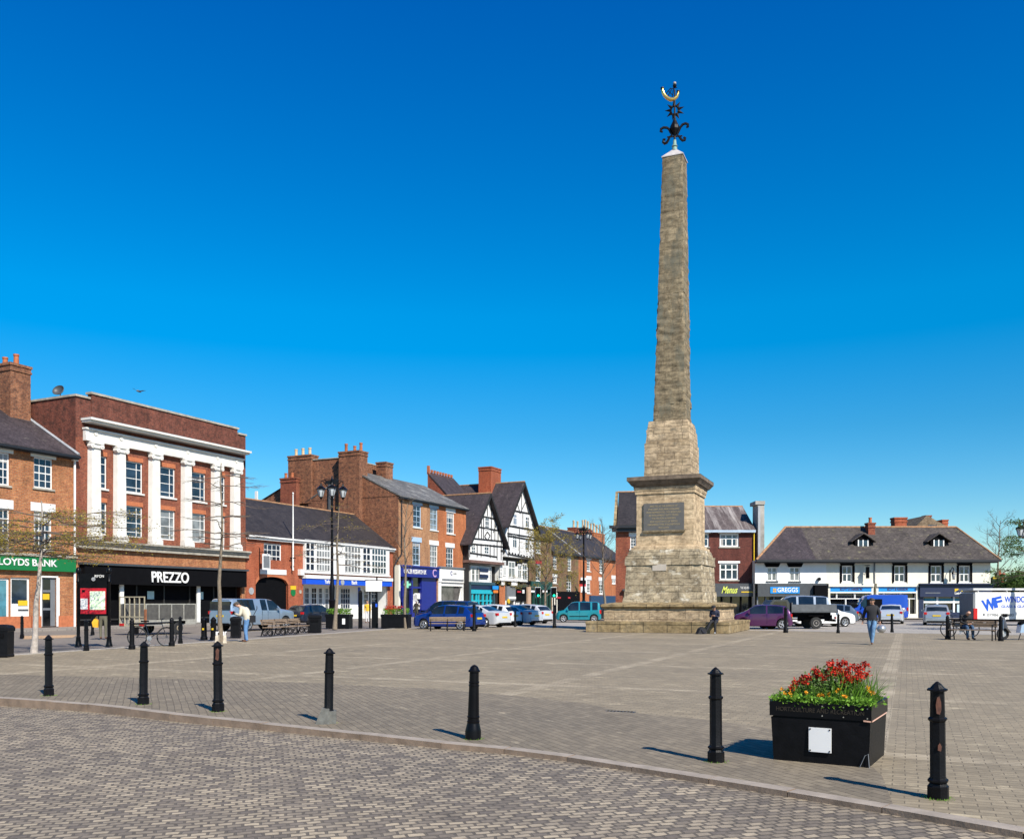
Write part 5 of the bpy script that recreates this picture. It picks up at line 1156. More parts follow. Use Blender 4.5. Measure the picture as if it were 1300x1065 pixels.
def leaf(mb, p, size, up=.3, asp=.55):
    d = Vector((random.gauss(0,1), random.gauss(0,1), random.gauss(up,.7))).normalized(); s_ = d.cross(Vector((random.gauss(0,1),random.gauss(0,1),random.gauss(0,1)))).normalized()
    p = Vector(p); a = d*size; c = s_*size*asp*.5
    mb.add([p, p+a*.5+c, p+a, p+a*.5-c], [(0,1,2,3)])
bed = thing('bedding_plants', 'red and orange wallflowers with long green blades growing in the big planter', 'flowers', (ctr.x, ctr.y, .55), ang)
random.seed(11)
bl = MB()
for i in range(520):
    x, y = random.uniform(-.4,.4), random.uniform(-.4,.4)
    d = (x*1.3+random.gauss(0,.35), y*1.3+random.gauss(0,.35), 1.0+random.random()); L = random.uniform(.16,.34) if abs(x) < .3 else random.uniform(.12,.28)
    blade(bl, (x,y,0), d, L, random.uniform(.008,.016), random.uniform(.1,.8))
for i in range(150):
    x = random.uniform(.08,.42); blade(bl, (x,random.uniform(-.3,.4),.02), (x*1.0+random.gauss(0,.25), random.gauss(0,.35), 1.1), random.uniform(.28,.40), .012, random.uniform(.1,.7))
bl.build('blade', LF_B, bed)
lf = MB()
for i in range(5200):
    x, y = random.uniform(-.45,.45), random.uniform(-.45,.45); hh = .38-.36*(x*x*.8+y*y)/.2; leaf(lf, (x,y,random.uniform(0,max(.05,hh))), random.uniform(.022,.05))
lf.build('foliage', LF_G, bed)
lf = MB()
for i in range(2600):
    x, y = random.uniform(-.49,.49), random.uniform(-.49,-.28) if random.random() < .6 else random.uniform(-.45,.45); leaf(lf, (x,y,random.uniform(.0,.10)), random.uniform(.03,.05), .5)
lf.build('low_foliage', LF_B, bed)
mb = MB(); ms = MB()
heads = [(-.24,.0,.30),(-.19,-.2,.25),(-.10,-.12,.36),(.0,-.02,.42),(.05,.12,.46),(.14,.02,.42),(.24,-.06,.34),(.22,.1,.42),(-.02,.05,.45),(.1,-.08,.36),(.16,.12,.44),(-.16,.08,.38),(.28,.02,.36),(-.05,-.14,.30),(-.22,-.1,.28),(-.28,-.15,.24),(-.17,-.15,.31),(-.12,-.02,.30),(-.30,-.2,.19),(-.06,.1,.36),(.02,.1,.40),(-.02,.14,.46),(.09,.1,.48),(.11,.06,.36),(.07,-.05,.33),(.13,-.1,.35),(.18,-.05,.33),(.22,.04,.38),(.26,.15,.46),(.17,-.12,.30),(.12,-.12,.27),(-.08,-.1,.33),(.2,.0,.29),(.02,-.06,.36),(-.12,.05,.35),(.06,.02,.40)]
for (x, y, z) in heads:
    x = x*1.18+.02; z = z*.88
    ms.tube([(x*.8,y*.8,0),(x,y,z)], .004, 4)
    for j in range(58):
        q = Vector((random.gauss(0,1),random.gauss(0,1),random.gauss(0,.8))).normalized()*random.uniform(.008,.046); leaf(mb, Vector((x,y,z))+q, random.uniform(.016,.030), .2, 1.0)
ms.build('stem', LF_G, bed); mb.build('red_blossom', FL_R, bed)
mb = MB()
for (x, y, z) in ((-.36,-.38,.12),(-.30,-.42,.13),(-.27,-.40,.10),(-.44,-.2,.15),(-.02,-.40,.12),(.0,-.36,.12),(.22,-.42,.13),(.24,-.40,.12),(.12,-.30,.16),(.15,-.28,.18),(.05,-.33,.13),(.42,-.15,.16),(.44,-.08,.14),(.40,-.1,.19),(-.15,-.36,.14)):
    for j in range(22):
        q = Vector((random.gauss(0,1),random.gauss(0,1),random.gauss(0,.8))).normalized()*random.uniform(.004,.02); leaf(mb, Vector((x,y,z))+q, random.uniform(.012,.022), .2, 1.0)
mb.build('orange_blossom', FL_Y, bed)

def small_planter(px0, px1, py, label, flowers, fl):
    a, c = gp(px0, py), gp(px1, py); w_ = (c-a).length/2; g = (a+c)/2+Vector((0,w_*.6,0)); t = thing('planter', label, 'planter', g, R(-6), 'smaller black planters on the far edge')
    hh = .85
    MB().box(-w_,w_,-w_*.6,w_*.6,0,hh*.8).box(-w_-.03,w_+.03,-w_*.6-.03,w_*.6+.03,hh*.8,hh).build('trough', BKM, t)
    if not flowers: MB().box(w_*.45,w_*.7,-w_*.6-.05,-w_*.6-.031,.25,.6).build('notice', WR, t)
    p = thing('bedding_plants', fl, 'plants', (g.x, g.y, hh), R(-6))
    mb = MB()
    for i in range(900):
        x, y = random.uniform(-w_,w_)*.95, random.uniform(-w_,w_)*.55; leaf(mb, (x,y,random.uniform(0,.32)), random.uniform(.06,.12), .6)
    mb.build('foliage', LF_B, p)
    if flowers:
        mb = MB()
        for i in range(260): x, y = random.uniform(-w_*.8,w_*.5), random.uniform(-w_,w_)*.5; leaf(mb, (x,y,random.uniform(.28,.50)), random.uniform(.06,.09), .2, 1.0)
        mb.build('red_blossom', FL_R, p)
small_planter(414, 444, 797.5, 'black planter with a white notice at the foot of the tall lamp post', False, 'low green plants in the planter at the foot of the lamp post')
small_planter(484.5, 519, 797.5, 'black planter with red flowers in front of the charity shop', True, 'red flowers over green leaves in the planter by the charity shop')

# ------------------------------------------------------------------ lamp posts
def lantern(parent, x, y, z, s=1.0):
    L = MB().lathe([(.05,-.55),(.13,-.5),(.26,-.02)], (0,0,0), 6).build('lantern', LAMPG, parent, loc=(x,y,z)); L.scale = (s,s,s)
    MB().lathe([(.33,-.02),(.33,.03),(.22,.12),(.10,.22),(.05,.36),(.02,.42)], (0,0,0), 6).build('lantern_cap', BK, L)
    mb = MB(); mb.lathe([(.03,-.68),(.10,-.56),(.13,-.5)], (0,0,0), 6)
    for k in range(6):
        t = math.pi*2*k/6; mb.tube([(.135*math.cos(t),.135*math.sin(t),-.5),(.27*math.cos(t),.27*math.sin(t),-.02)], .015, 4)
    mb.build('lantern_frame', BK, L)
def lamp_post(loc, label, H, s=1.0, rot=.0, fat=1.0, arms=4, ar=.72):
    t = thing('street_lamp', label, 'street lamp', loc, rot, 'black multi-lantern street lamps')
    MB().lathe([(.28*fat,0),(.28*fat,.25),(.2*fat,.3),(.2*fat,1.6),(.25*fat,1.7),(.17*fat,1.8),(.19*fat,2.6),(.14*fat,2.75),(.12*fat,3.2),(.10,3.3),(.085,H*.6),(.07,H-.25),(.11,H-.2),(.05,H+.02),(.03,H+.12)], (0,0,0), 12).build('post', BK, t, smooth=30)
    mb = MB(); zt = H-.35
    for k in range(arms):
        a_ = 2*math.pi*k/arms; c, s_ = math.cos(a_), math.sin(a_)
        mb.tube([(0,0,zt-.35),(c*ar*.4,s_*ar*.4,zt-.3),(c*ar*.75,s_*ar*.75,zt+.05),(c*ar,s_*ar,zt+.12),(c*ar,s_*ar,zt-.1)], .035, 6)
        mb.tube([(0,0,zt+.2),(c*ar*.5,s_*ar*.5,zt+.22),(c*ar,s_*ar,zt+.08)], .03, 6)
        mb.box(min(0,c*ar*.6)-.02,max(0,c*ar*.6)+.02,min(0,s_*ar*.6)-.02,max(0,s_*ar*.6)+.02,zt-.1,zt+.15) if k in (0,2) else None
    mb.build('arm', BK, t)
    for k in range(arms):
        a_ = 2*math.pi*k/arms; lantern(t, math.cos(a_)*ar, math.sin(a_)*ar, zt-.45, s)
    return t
lamp_post(at(421.5, 60.5), 'tall black four-lantern street lamp in front of the archway building', 9.9, 1.0, R(12))
lamp_post(at(741, 88), 'black street lamp rising behind the turquoise car', 8.95, .8, R(25), fat=.8)
lamp_post((at(1307.5, 62).x, 62, 0), 'black street lamp at the right edge, one lantern in view', 7.4, .95, R(5))

# ------------------------------------------------------------------ map board
g = (gp(97.8, 821)+gp(139.8, 820))/2; W2 = (gp(139.8,820)-gp(97.8,821)).length/2
t = thing('map_board', 'red framed town map board between two black cast posts', 'map board', g, R(2))
for s in (-1, 1):
    MB().lathe([(.12,0),(.12,.05),(.1,.1),(.075,.3),(.085,.33),(.06,.36),(.055,2.3),(.075,2.33),(.055,2.36),(.05,2.62),(.08,2.65),(.09,2.72),(.07,2.8),(.02,2.86)], (s*W2,0,0), 12).build('post', BK, t, smooth=35)
zb0, zb1 = zz(779, g.y), zz(746.5, g.y); zh = zz(727, g.y)
MB().box(-W2+.06,W2-.06,-.05,.05,zb0-.08,zh-.02).build('board', BK, t)
rb = MB().box(-W2+.1,W2-.08,-.07,-.051,zb0,zb1).build('red_frame', RED, t)
m, nt_, b_ = _new('map_print'); uvn = nt_.nodes.new('ShaderNodeTexCoord'); c_ = ramp(nt_, noise_tex(nt_, uvn.outputs['Object'], 9, 3), .42, .6, (.55,.72,.45), (.72,.80,.66)); c2_ = mixc(nt_, ramp(nt_, noise_tex(nt_, uvn.outputs['Object'], 5, 2), .62, .66), c_, (.12,.38,.05)); nt_.links.new(c2_, b_.inputs['Base Color'])
MB().box(-W2+.44,W2-.11,-.078,-.071,zb0+.15,zb1-.11).build('map_panel', m, rb)
MB().box(-W2+.11,-W2+.36,-.078,-.071,zb0+.16,zb0+.55).build('notice', WR, rb)
MB().box(-W2+.16,-W2+.26,-.078,-.071,zb1-.14,zb1-.06).build('emblem', BK, rb)
MB().lathe([(.07,-.075),(.07,-.051)], (.02,0,zz(735,g.y)), 16, axis='y').build('round_badge', LEAD, t)
lettering('RIPON', t, .22, -.056, zz(731.5,g.y), .14, WH, width=.32)

# ------------------------------------------------------------------ traffic lights, notice posts, ticket machine
GRN = bpy.data.materials.new('green_signal'); GRN.use_nodes = True
e = GRN.node_tree.nodes['Principled BSDF']; e.inputs['Base Color'].default_value = (0,.6,.3,1); e.inputs['Emission Color'].default_value = (.0,1,.45,1); e.inputs['Emission Strength'].default_value = 2.5
for px, Y, l in ((703, 76, 'traffic light showing green, in front of the cream shopfront'),(683, 80, 'traffic light showing green, in front of the green shopfront')):
    t = thing('traffic_light', l, 'traffic light', at(px, Y), R(5), 'pedestrian crossing traffic lights')
    z0, z1 = zz(758.5, Y), zz(745, Y)
    MB().tube([(0,.1,0),(0,.1,z1-.1)], .055, 8).build('pole', BK, t)
    MB().box(-.24,.24,.0,.03,z0,z1).build('backboard', WH, t); MB().box(-.2,.2,-.2,-.001,z0+.04,z1-.04).build('signal_head', BKR, t)
    H3 = (z1-z0-.08)/3
    for k in range(3): MB().lathe([(.09,-.215),(.09,-.201)], (0,0,z0+.04+H3*(k+.5)), 12, axis='y').build('lens', GRN if k == 0 else BKR, t)
g = gp(457.5, 797.5); t = thing('black_totem', 'slim black information pillar left of the notice frame', 'pillar', g, R(5))
MB().box(-.12,.12,-.1,.1,0,2.18).build('pillar', BK, t); MB().lathe([(.17,2.18),(.13,2.26),(.03,2.32)], (0,0,0), 4, phase=R(45)).build('cap', BK, t)
g = gp(469.5, 797); t = thing('notice_frame', 'white notice board hung between two tall black poles', 'sign', g, R(3))
MB().tube([(0,0,0),(0,0,2.9)], .045, 8).tube([(.42,.1,0),(.42,.1,3.15)], .045, 8).build('post', BK, t)
MB().box(-.25,.75,-.06,-.04,2.25,2.9).build('board', WH, t); MB().tube([(-.3,-.02,2.95),(.8,-.02,2.95)], .02, 6).tube([(-.2,-.02,2.2),(.7,-.02,2.2)], .02, 6).build('rail', BK, t)
g = gp(476, 797); t = thing('ticket_machine', 'black box pillar with a blue sticker beside the notice frame', 'ticket machine', g, R(4))
MB().box(-.19,.19,-.15,.15,0,1.55).add([(-.19,-.15,1.55),(.19,-.15,1.55),(.19,.15,1.62),(-.19,.15,1.62)], [(0,1,2,3)]).build('cabinet', BK, t)
MB().box(.04,.16,-.16,-.151,1.3,1.5).build('sticker', BLU, t)

# ------------------------------------------------------------------ litter bins
def bin_(px, py, w_, h_, label):
    g = gp(px, py); t = thing('litter_bin', label, 'litter bin', g, R(8), 'black litter bins')
    MB().lathe([(w_*.68,0),(w_*.7,.06),(w_*.66,.08),(w_*.68,h_*.78),(w_*.74,h_*.8),(w_*.74,h_*.9),(w_*.62,h_*.97),(w_*.3,h_)], (0,0,0), 4, phase=R(45)).build('body', BKM, t)
    MB().box(-w_*.3,w_*.3,-w_*.53,-w_*.5,h_*.6,h_*.74).build('opening', BKR, t)
bin_(2, 834, .52, .95, 'black litter bin at the left edge of the square')
bin_(299.5, 809, .44, .95, 'black litter bin beside the man in the cream jacket')
bin_(400, 802.5, .66, .95, 'wide black litter bin in front of the dark parked hatchback')

# ------------------------------------------------------------------ benches
def bench(p, q, label, seat=.44, back=.8, dep=.5, ends=2, scroll=False, group='wooden slatted benches', flip=False):
    c = (p+q)/2; L = (q-p).length; a_ = math.atan2((q-p).y, (q-p).x)+(math.pi if flip else 0)
    t = thing('park_bench', label, 'bench', c, a_, group)
    mb = MB()
    for k in range(4): mb.box(-L/2,L/2,-dep+.03+k*dep/4,-dep+.03+k*dep/4+.09,seat-.035,seat)
    mb.build('seat', WOO, t)
    mb = MB()
    for k in range(3): z = seat+.1+k*(back-seat-.1)/3; mb.box(-L/2,L/2,.02+k*.03,.055+k*.03,z,z+.08)
    mb.build('backrest', WOO, t)
    for k in range(ends):
        x = -L/2+.08+(L-.16)*k/(ends-1); mb = MB()
        mb.tube([(x,-dep+.05,0),(x,-dep+.06,seat-.05)], .025, 6); mb.tube([(x,.1,0),(x,.0,seat-.04),(x,.1,back)], .025, 6); mb.tube([(x,-dep+.02,seat-.05),(x,.02,seat-.05)], .03, 6)
        mb.tube([(x,-dep+.05,seat),(x,-dep+.04,seat+.2),(x,-.0,seat+.22)], .022, 6)
        if scroll:
            for cy, cz, r_ in ((-dep*.75,.17,.13),(-dep*.2,.17,.13)):
                mb.tube([(x,cy+r_*math.cos(i*math.pi/5),cz+r_*math.sin(i*math.pi/5)) for i in range(11)], .025, 6)
                mb.tube([(x+.0,cy+r_*math.cos(i*math.pi/5)*.5,cz+r_*.5*math.sin(i*math.pi/5)) for i in range(9)], .022, 6)
        mb.build('leg', BKM, t)
    return t
bench(gp(333, 807.5), gp(382, 803.5), 'old wooden bench with scrolled iron legs near the silver pickup', ends=4, scroll=True, seat=.42, back=.78)
bench(gp(545, 801), gp(591, 800.8), 'plain slatted bench seen from behind in front of the blue hatchback', ends=3, flip=True, back=.78)
bench(gp(1208, 811.5), gp(1266, 813), 'slatted bench with a seated man between two black posts', seat=.45, back=.85)
# bike racks
def rack(pa, pb, label):
    a, c = gp(*pa), gp(*pb); L = (c-a).length; t = thing('cycle_rack', label, 'cycle rack', a, math.atan2((c-a).y, (c-a).x), 'black post and rail cycle racks')
    for x in (0, L): MB().lathe([(.11,0),(.11,.12),(.08,.16),(.075,.85),(.09,.87),(.07,.9),(.075,.96),(.04,1.02),(.01,1.04)], (x,0,0), 12).build('post', BKM, t, smooth=35)
    MB().tube([(0,0,.86),(L,0,.86)], .03, 8).build('rail', BK, t)
rack((167.5, 824), (218, 820), 'cycle rack with a bicycle leaning on it, left of the trailer wheel')
rack((1203, 811.5), (1270.5, 813.5), 'cycle rack around the bench at the right')

# ------------------------------------------------------------------ bicycles and scooter
def bicycle(loc, rot, label, fc, wheel=.34, basket=False):
    t = thing('bicycle', label, 'bicycle', loc, rot, 'parked bicycles')
    fm = plain('bicycle_paint_'+('a' if basket else 'b'), fc, .35)
    for x in (-.52, .52):
        pts = [(x+wheel*math.cos(i*math.pi/12), 0, wheel+wheel*math.sin(i*math.pi/12)) for i in range(25)]
        wh = MB().tube(pts, .024, 6, cap=False).build('wheel', TYR, t, smooth=60)
        mb = MB(); mb.tube([(x+.94*(p[0]-x),0,wheel+.94*(p[2]-wheel)) for p in pts], .01, 5, cap=False)
        for i in range(10): c, s_ = math.cos(i*math.pi/5), math.sin(i*math.pi/5); mb.tube([(x,0,wheel),(x+.93*wheel*c,0,wheel+.93*wheel*s_)], .003, 3)
        mb.tube([(x,-.05,wheel),(x,.05,wheel)], .025, 8); mb.build('rim', GRY, wh)
    bb = (-.08,0,.28); st_ = (-.22,0,.78); hd = (.36,0,.80); hb = (.40,0,.66)
    MB().tube([bb,st_], .016, 6).tube([st_,hd], .016, 6).tube([bb,hb], .018, 6).tube([(-.52,.04,wheel),bb], .01, 6).tube([(-.52,.04,wheel),st_], .01, 6).tube([hd,hb,(.52,.03,wheel)], .014, 6).tube([(-.6,0,.72),(-.75,0,.6)], .008, 4).build('frame', fm, t)
    MB().tube([hd,(.34,0,.95),(.36,-.25,1.0),(.25,-.28,.98)], .012, 6).tube([(.34,0,.95),(.36,.25,1.0),(.25,.28,.98)], .012, 6).build('handlebar', BK, t)
    MB().tube([st_,(-.24,0,.88)], .013, 6).box(-.38,-.12,-.06,.06,.88,.93).build('saddle', BKR, t)
    MB().tube([(-.08,-.03,.28),(-.08,-.1,.28),(-.05,-.1,.13)], .012, 6).lathe([(.09,-.05),(.09,-.04)], (-.08,0,.28), 12, axis='y').box(-.1,.0,-.16,-.08,.11,.13).build('pedal_crank', ALL, t)
    if basket: MB().box(-.75,-.4,-.12,.12,.72,.74).box(-.72,-.42,-.18,-.13,.45,.7).build('pannier', BKR, t)
    return t
bicycle((gp(176,821)+gp(214,818.5))/2+Vector((0,-.18,0)), R(4), 'black bicycle leaning on the cycle rack in front of the cage trailer', (.015,.02,.03), basket=True)
g = gp(1213, 808.5); bicycle(g+Vector((.35,.3,0)), R(178), 'black bicycle with a yellow bottle leaning behind the seated man', (.02,.02,.02), .36)
t = thing('scooter', 'white and blue motor scooter at the right edge', 'scooter', gp(1291, 812), R(0))
for x in (-.6, .62): 
    wh = MB().lathe([(.12,-.05),(.2,-.06),(.25,-.04),(.25,.04),(.2,.06),(.12,.05)], (x,0,.25), 18, axis='y').build('wheel', TYR, t, smooth=40)
    MB().lathe([(.12,-.055),(.12,.055)], (x,0,.25), 12, axis='y').build('rim', ALL, wh)
LB = carpaint('pale_blue_scooter_paint', (.35,.48,.62), .1)
mb = MB()
mb.add([(-.62,-.2,.95),(-.62,.2,.95),(-.5,.22,.5),(-.5,-.22,.5),(-.33,.2,.3),(-.33,-.2,.3),(.1,.2,.28),(.1,-.2,.28),(-.6,-.2,.92),(-.46,.2,.5),(-.46,-.2,.5)], [(0,1,2,3),(3,2,4,5),(5,4,6,7)])
mb.tube([(-.5,0,1.02),(-.6,0,.6),(-.62,0,.25)], .06, 8); mb.build('leg_shield', WH, t)
mb = MB(); mb.prism([(.05,.3),(.1,.62),(.3,.72),(.75,.70),(.98,.6),(.95,.42),(.6,.35)], -.17, .17); mb.build('body', LB, t)
MB().prism([(.08,.64),(.12,.76),(.5,.8),(.75,.76),(.75,.71),(.3,.73)], -.14, .14).build('seat', BKR, t)
MB().tube([(-.5,-.3,1.05),(-.5,0,1.0),(-.5,.3,1.05)], .02, 6).box(-.58,-.44,-.08,.08,.97,1.1).build('handlebar', BK, t)
MB().tube([(.1,-.1,.28),(-.02,-.16,.0)], .02, 5).build('kick_stand', BK, t)

# small slot drain in the paving
t = thing('drain_slot', 'small dark slot drain in the paving left of the nearest bollard', 'drain', gp(788, 903), R(-20)); t.location.z = .003
mb = MB(); mb.box(-.22,.22,-.05,.05,-.02,.002); mb.build('frame', GRY, t); mb = MB(); [mb.box(-.2+.05*k,-.175+.05*k,-.04,.04,.002,.004) for k in range(8)]; mb.build('grate', BKR, t)
# gull
t = thing('gull', 'small dark bird flying above the columned restaurant', 'bird', (at(176, 38).x, 38, zz(497, 38)), R(20))
t.rotation_euler = (R(12), 0, R(75)); t.scale = (.6,.6,.6)
MB().tube([(-.25,0,0),(-.1,0,.02),(.1,0,.02),(.28,0,0)], [.02,.07,.06,.02], 8).add([(-.1,.05,.02),(.12,.05,.02),(.0,.6,.15),(-.06,.35,.12)], [(0,1,2,3)]).add([(-.1,-.05,.02),(.12,-.05,.02),(.0,-.6,.15),(-.06,-.35,.12)], [(3,2,1,0)]).build('body', plain('grey_feathers', (.12,.12,.13), .8), t)

# shopping bags at the tree foot
for px, l in ((276,'white and tan shopping bag standing left of the slim tree trunk'),(285.5,'white and tan shopping bag standing right of the slim tree trunk')):
    t = thing('shopping_bag', l, 'bag', gp(px, 816), R(px), 'shopping bags at the tree foot')
    MB().add([(-.1,-.07,0),(.1,-.07,0),(.1,.07,0),(-.1,.07,0),(-.13,-.05,.3),(.13,-.05,.3),(.12,.05,.31),(-.12,.05,.31)], [(3,2,1,0),(0,1,5,4),(1,2,6,5),(2,3,7,6),(3,0,4,7)]).build('body', plain('tan_bag_%d' % px, (.60,.52,.40), .7, var=.3, scale=10), t)
    MB().tube([(-.09,-.05,.28),(-.09,-.05,.42),(-.03,-.05,.44),(-.02,-.05,.28)], .022, 6).tube([(.1,.0,.28),(.12,.02,.42),(.05,.05,.43)], .025, 6).build('handle', WR, t)
# ------------------------------------------------------------------ vehicles
def lerp_tab(tab, x):
    if x <= tab[0][0]: return tab[0][1]
    for (a, c), (d, e) in zip(tab, tab[1:]):
        if x <= d: return c+(e-c)*(x-a)/(d-a) if d > a else e
    return tab[-1][1]
SPEC = {
 'hatch': dict(L=4.1, W=1.73, H=1.46, top=[(0,.40),(.015,.52),(.06,.60),(.14,.65),(.235,.70),(.40,.96),(.50,1.0),(.70,.985),(.86,.93),(.965,.66),(.985,.60),(1,.38)], belt=[(0,.5),(.2,.62),(.95,.67)], g=(.225,.40,.87,.965), fa=.19, ra=.80, glass=[(.30,.52),(.545,.74),(.765,.85)]),
 'mini': dict(L=3.45, W=1.63, H=1.47, top=[(0,.38),(.02,.52),(.06,.60),(.18,.70),(.38,.97),(.5,1.0),(.75,.98),(.89,.93),(.975,.68),(.99,.60),(1,.36)], belt=[(0,.5),(.2,.62),(.95,.66)], g=(.19,.38,.90,.975), fa=.175, ra=.83, glass=[(.29,.56),(.585,.84)]),
 'agila': dict(L=3.6, W=1.6, H=1.66, top=[(0,.36),(.015,.46),(.05,.54),(.17,.60),(.34,.95),(.42,.99),(.6,1.0),(.9,.985),(.955,.95),(.985,.62),(1,.34)], belt=[(0,.5),(.2,.56),(.95,.60)], g=(.17,.335,.935,.985), fa=.165, ra=.84, glass=[(.26,.50),(.53,.76),(.80,.92)]),
 'saloon': dict(L=4.6, W=1.78, H=1.43, top=[(0,.42),(.012,.52),(.05,.60),(.15,.65),(.26,.70),(.42,.97),(.52,1.0),(.66,.98),(.84,.74),(.93,.73),(.985,.68),(1,.40)], belt=[(0,.5),(.2,.63),(.9,.69)], g=(.25,.42,.68,.84), fa=.185, ra=.79, glass=[(.32,.505),(.53,.67),(.69,.74)]),
 'mpv': dict(L=4.4, W=1.8, H=1.72, top=[(0,.36),(.015,.46),(.06,.54),(.17,.60),(.34,.94),(.42,.99),(.6,1.0),(.88,.975),(.93,.94),(.985,.58),(1,.34)], belt=[(0,.5),(.2,.56),(.95,.60)], g=(.17,.34,.925,.98), fa=.18, ra=.80, glass=[(.27,.48),(.51,.72),(.75,.90)]),
 'van': dict(L=5.2, W=1.95, H=2.3, top=[(0,.26),(.01,.36),(.04,.42),(.14,.50),(.26,.86),(.33,.97),(.40,1.0),(.985,1.0),(.992,.97),(1,.30)], belt=[(0,.4),(.15,.46),(1,.5)], g=(.13,.255,.995,1.0), fa=.16, ra=.76, glass=[(.20,.31)], r=.34),
 'pickup': dict(L=5.35, W=1.86, H=1.84, top=[(0,.46),(.012,.54),(.03,.60),(.12,.64),(.23,.68),(.36,.955),(.44,.985),(.62,.985),(.625,.985),(.96,.985),(.985,.94),(.997,.62),(1,.34)], belt=[(0,.55),(.2,.62),(1,.64)], g=(.225,.36,.965,.993), fa=.17, ra=.77, glass=[(.29,.45),(.47,.56),(.66,.90)], r=.38, gc=.34),
}
def car(kind, loc, rot, label, col, metal=.35, cat='car', group=None, name=None, plate=True, tint=None, face='rear'):
    s = SPEC[kind]; L, W, H = s['L'], s['W'], s['H']; r = s.get('r', .305); gc = s.get('gc', .2)
    t = thing(name or 'parked_car', label, cat, (loc[0], loc[1], -.03), rot, group)
    paint = carpaint('car_paint_'+label[:18].replace(' ', '_'), col, metal)
    g0, g1, g2, g3 = s['g']; fa, ra = s['fa']*L, s['ra']*L; rr = r*1.16
    st = {0.0, .006, .02, .05, .09, 1.0, .994, .98, .95, g0, g1, g2, g3}
    for c in (fa, ra):
        for k in range(9): st.add((c+rr*math.cos(math.pi*k/8))/L)
        st.add((c-rr-.012)/L); st.add((c+rr+.012)/L)
    for a, c in s['glass']: st.add(a); st.add(c)
    for x, _ in s['top']: st.add(x)
    for k in range(1, 24): st.add(k/24)
    st = sorted(v for v in st if 0 <= v <= 1); q = [st[0]]
    for v in st[1:]:
        if v-q[-1] > .0022: q.append(v)
    st = q
    rows = []
    for v in st:
        zt = lerp_tab(s['top'], v)*H; zbelt = lerp_tab(s['belt'], v)*H; e = abs(2*v-1)
        w = W/2*(1-.02*e**2-.16*max(0, (e-.86)/.14)**2.2)
        green = g0 <= v <= g3
        if not green: zbelt = min(zbelt, zt-.05)
        else: zbelt = min(zbelt, zt-.035)
        k = max(0, min(1, (zt-zbelt)/(H-zbelt))) if green else 0
        wt = w*(.93-.15*k) if kind != 'van' else w*(.95-.06*k)
        zb = gc+.10*max(0, (e-.93)/.07)
        x = v*L
        for c in (fa, ra):
            if abs(x-c) < rr: zb = max(zb, r+math.sqrt(rr*rr-(x-c)**2))
        zb = min(zb, zbelt-.08); mid = zb+(zbelt-zb)*.55; sh = min(.045, (zt-zbelt)*.5)
        wl = w*.985
        row = [(0,zb),(w*.9,zb),(wl,zb+.03),(w,mid),(w*.975,zbelt),(wt,zt-sh),(wt*.86,zt-.006),(0,zt+.02*(1 if v > .03 and v < .97 else 0))]
        rows.append((L/2-x, row))
    body = MB(); glass = {}
    n = len(rows)
    verts = []
    for x, row in rows: verts.append([(x, y, z) for y, z in row]+[(x, -y, z) for y, z in row])
    def isg(v0, v1, j):
        m = (v0+v1)/2
        if j == 4: return any(a-1e-6 <= m <= c+1e-6 for a, c in s['glass']) and 'side' or None
        if j == 6 and g0+.012 <= m <= g1-.004: return 'ws'
        if j == 6 and g2+.008 <= m <= g3-.008 and kind != 'van': return 'rw'
    for i in range(n-1):
        for j in range(7):
            for sgn in (0, 8):
                a, b2, c, d = verts[i][j+sgn], verts[i+1][j+sgn], verts[i+1][j+1+sgn], verts[i][j+1+sgn]
                f = (a, b2, c, d) if sgn == 8 else (d, c, b2, a)
                k = isg(st[i], st[i+1], j)
                if k == 'side':
                    gi = [q_ for q_, (aa, cc) in enumerate(s['glass']) if aa-1e-6 <= (st[i]+st[i+1])/2 <= cc+1e-6][0]; key = ('side_window', sgn, gi)
                elif k == 'ws': key = ('windscreen', 0, 0)
                elif k == 'rw': key = ('rear_window', 0, 0)
                else: key = None
                (glass.setdefault(key, MB()) if key else body).quad(*f)
    for i in (0, n-1):
        v_ = verts[i]
        for j in range(7):
            f = (v_[j], v_[j+1], v_[j+9], v_[j+8]); body.quad(*(f if i == 0 else f[::-1]))
    bd = body.build('body', paint, t); me = bd.data
    bm = bmesh.new(); bm.from_mesh(me); bmesh.ops.remove_doubles(bm, verts=bm.verts, dist=.0005); bmesh.ops.recalc_face_normals(bm, faces=bm.faces); bm.to_mesh(me); bm.free()
    for p in me.polygons: p.use_smooth = True
    me.set_sharp_from_angle(angle=R(32))
    for (nm, a, c), m_ in glass.items(): m_.build(nm, tint or CG, t, smooth=40)
    MB().box(-L/2+.12, L/2-.12, -W/2+.1, W/2-.1, gc-.02, gc+.02).box(-L/2+.3, L/2-.3, -W/2+.24, W/2-.24, gc+.02, .62*H if kind != 'pickup' else .9).build('underbody', BKR, t)
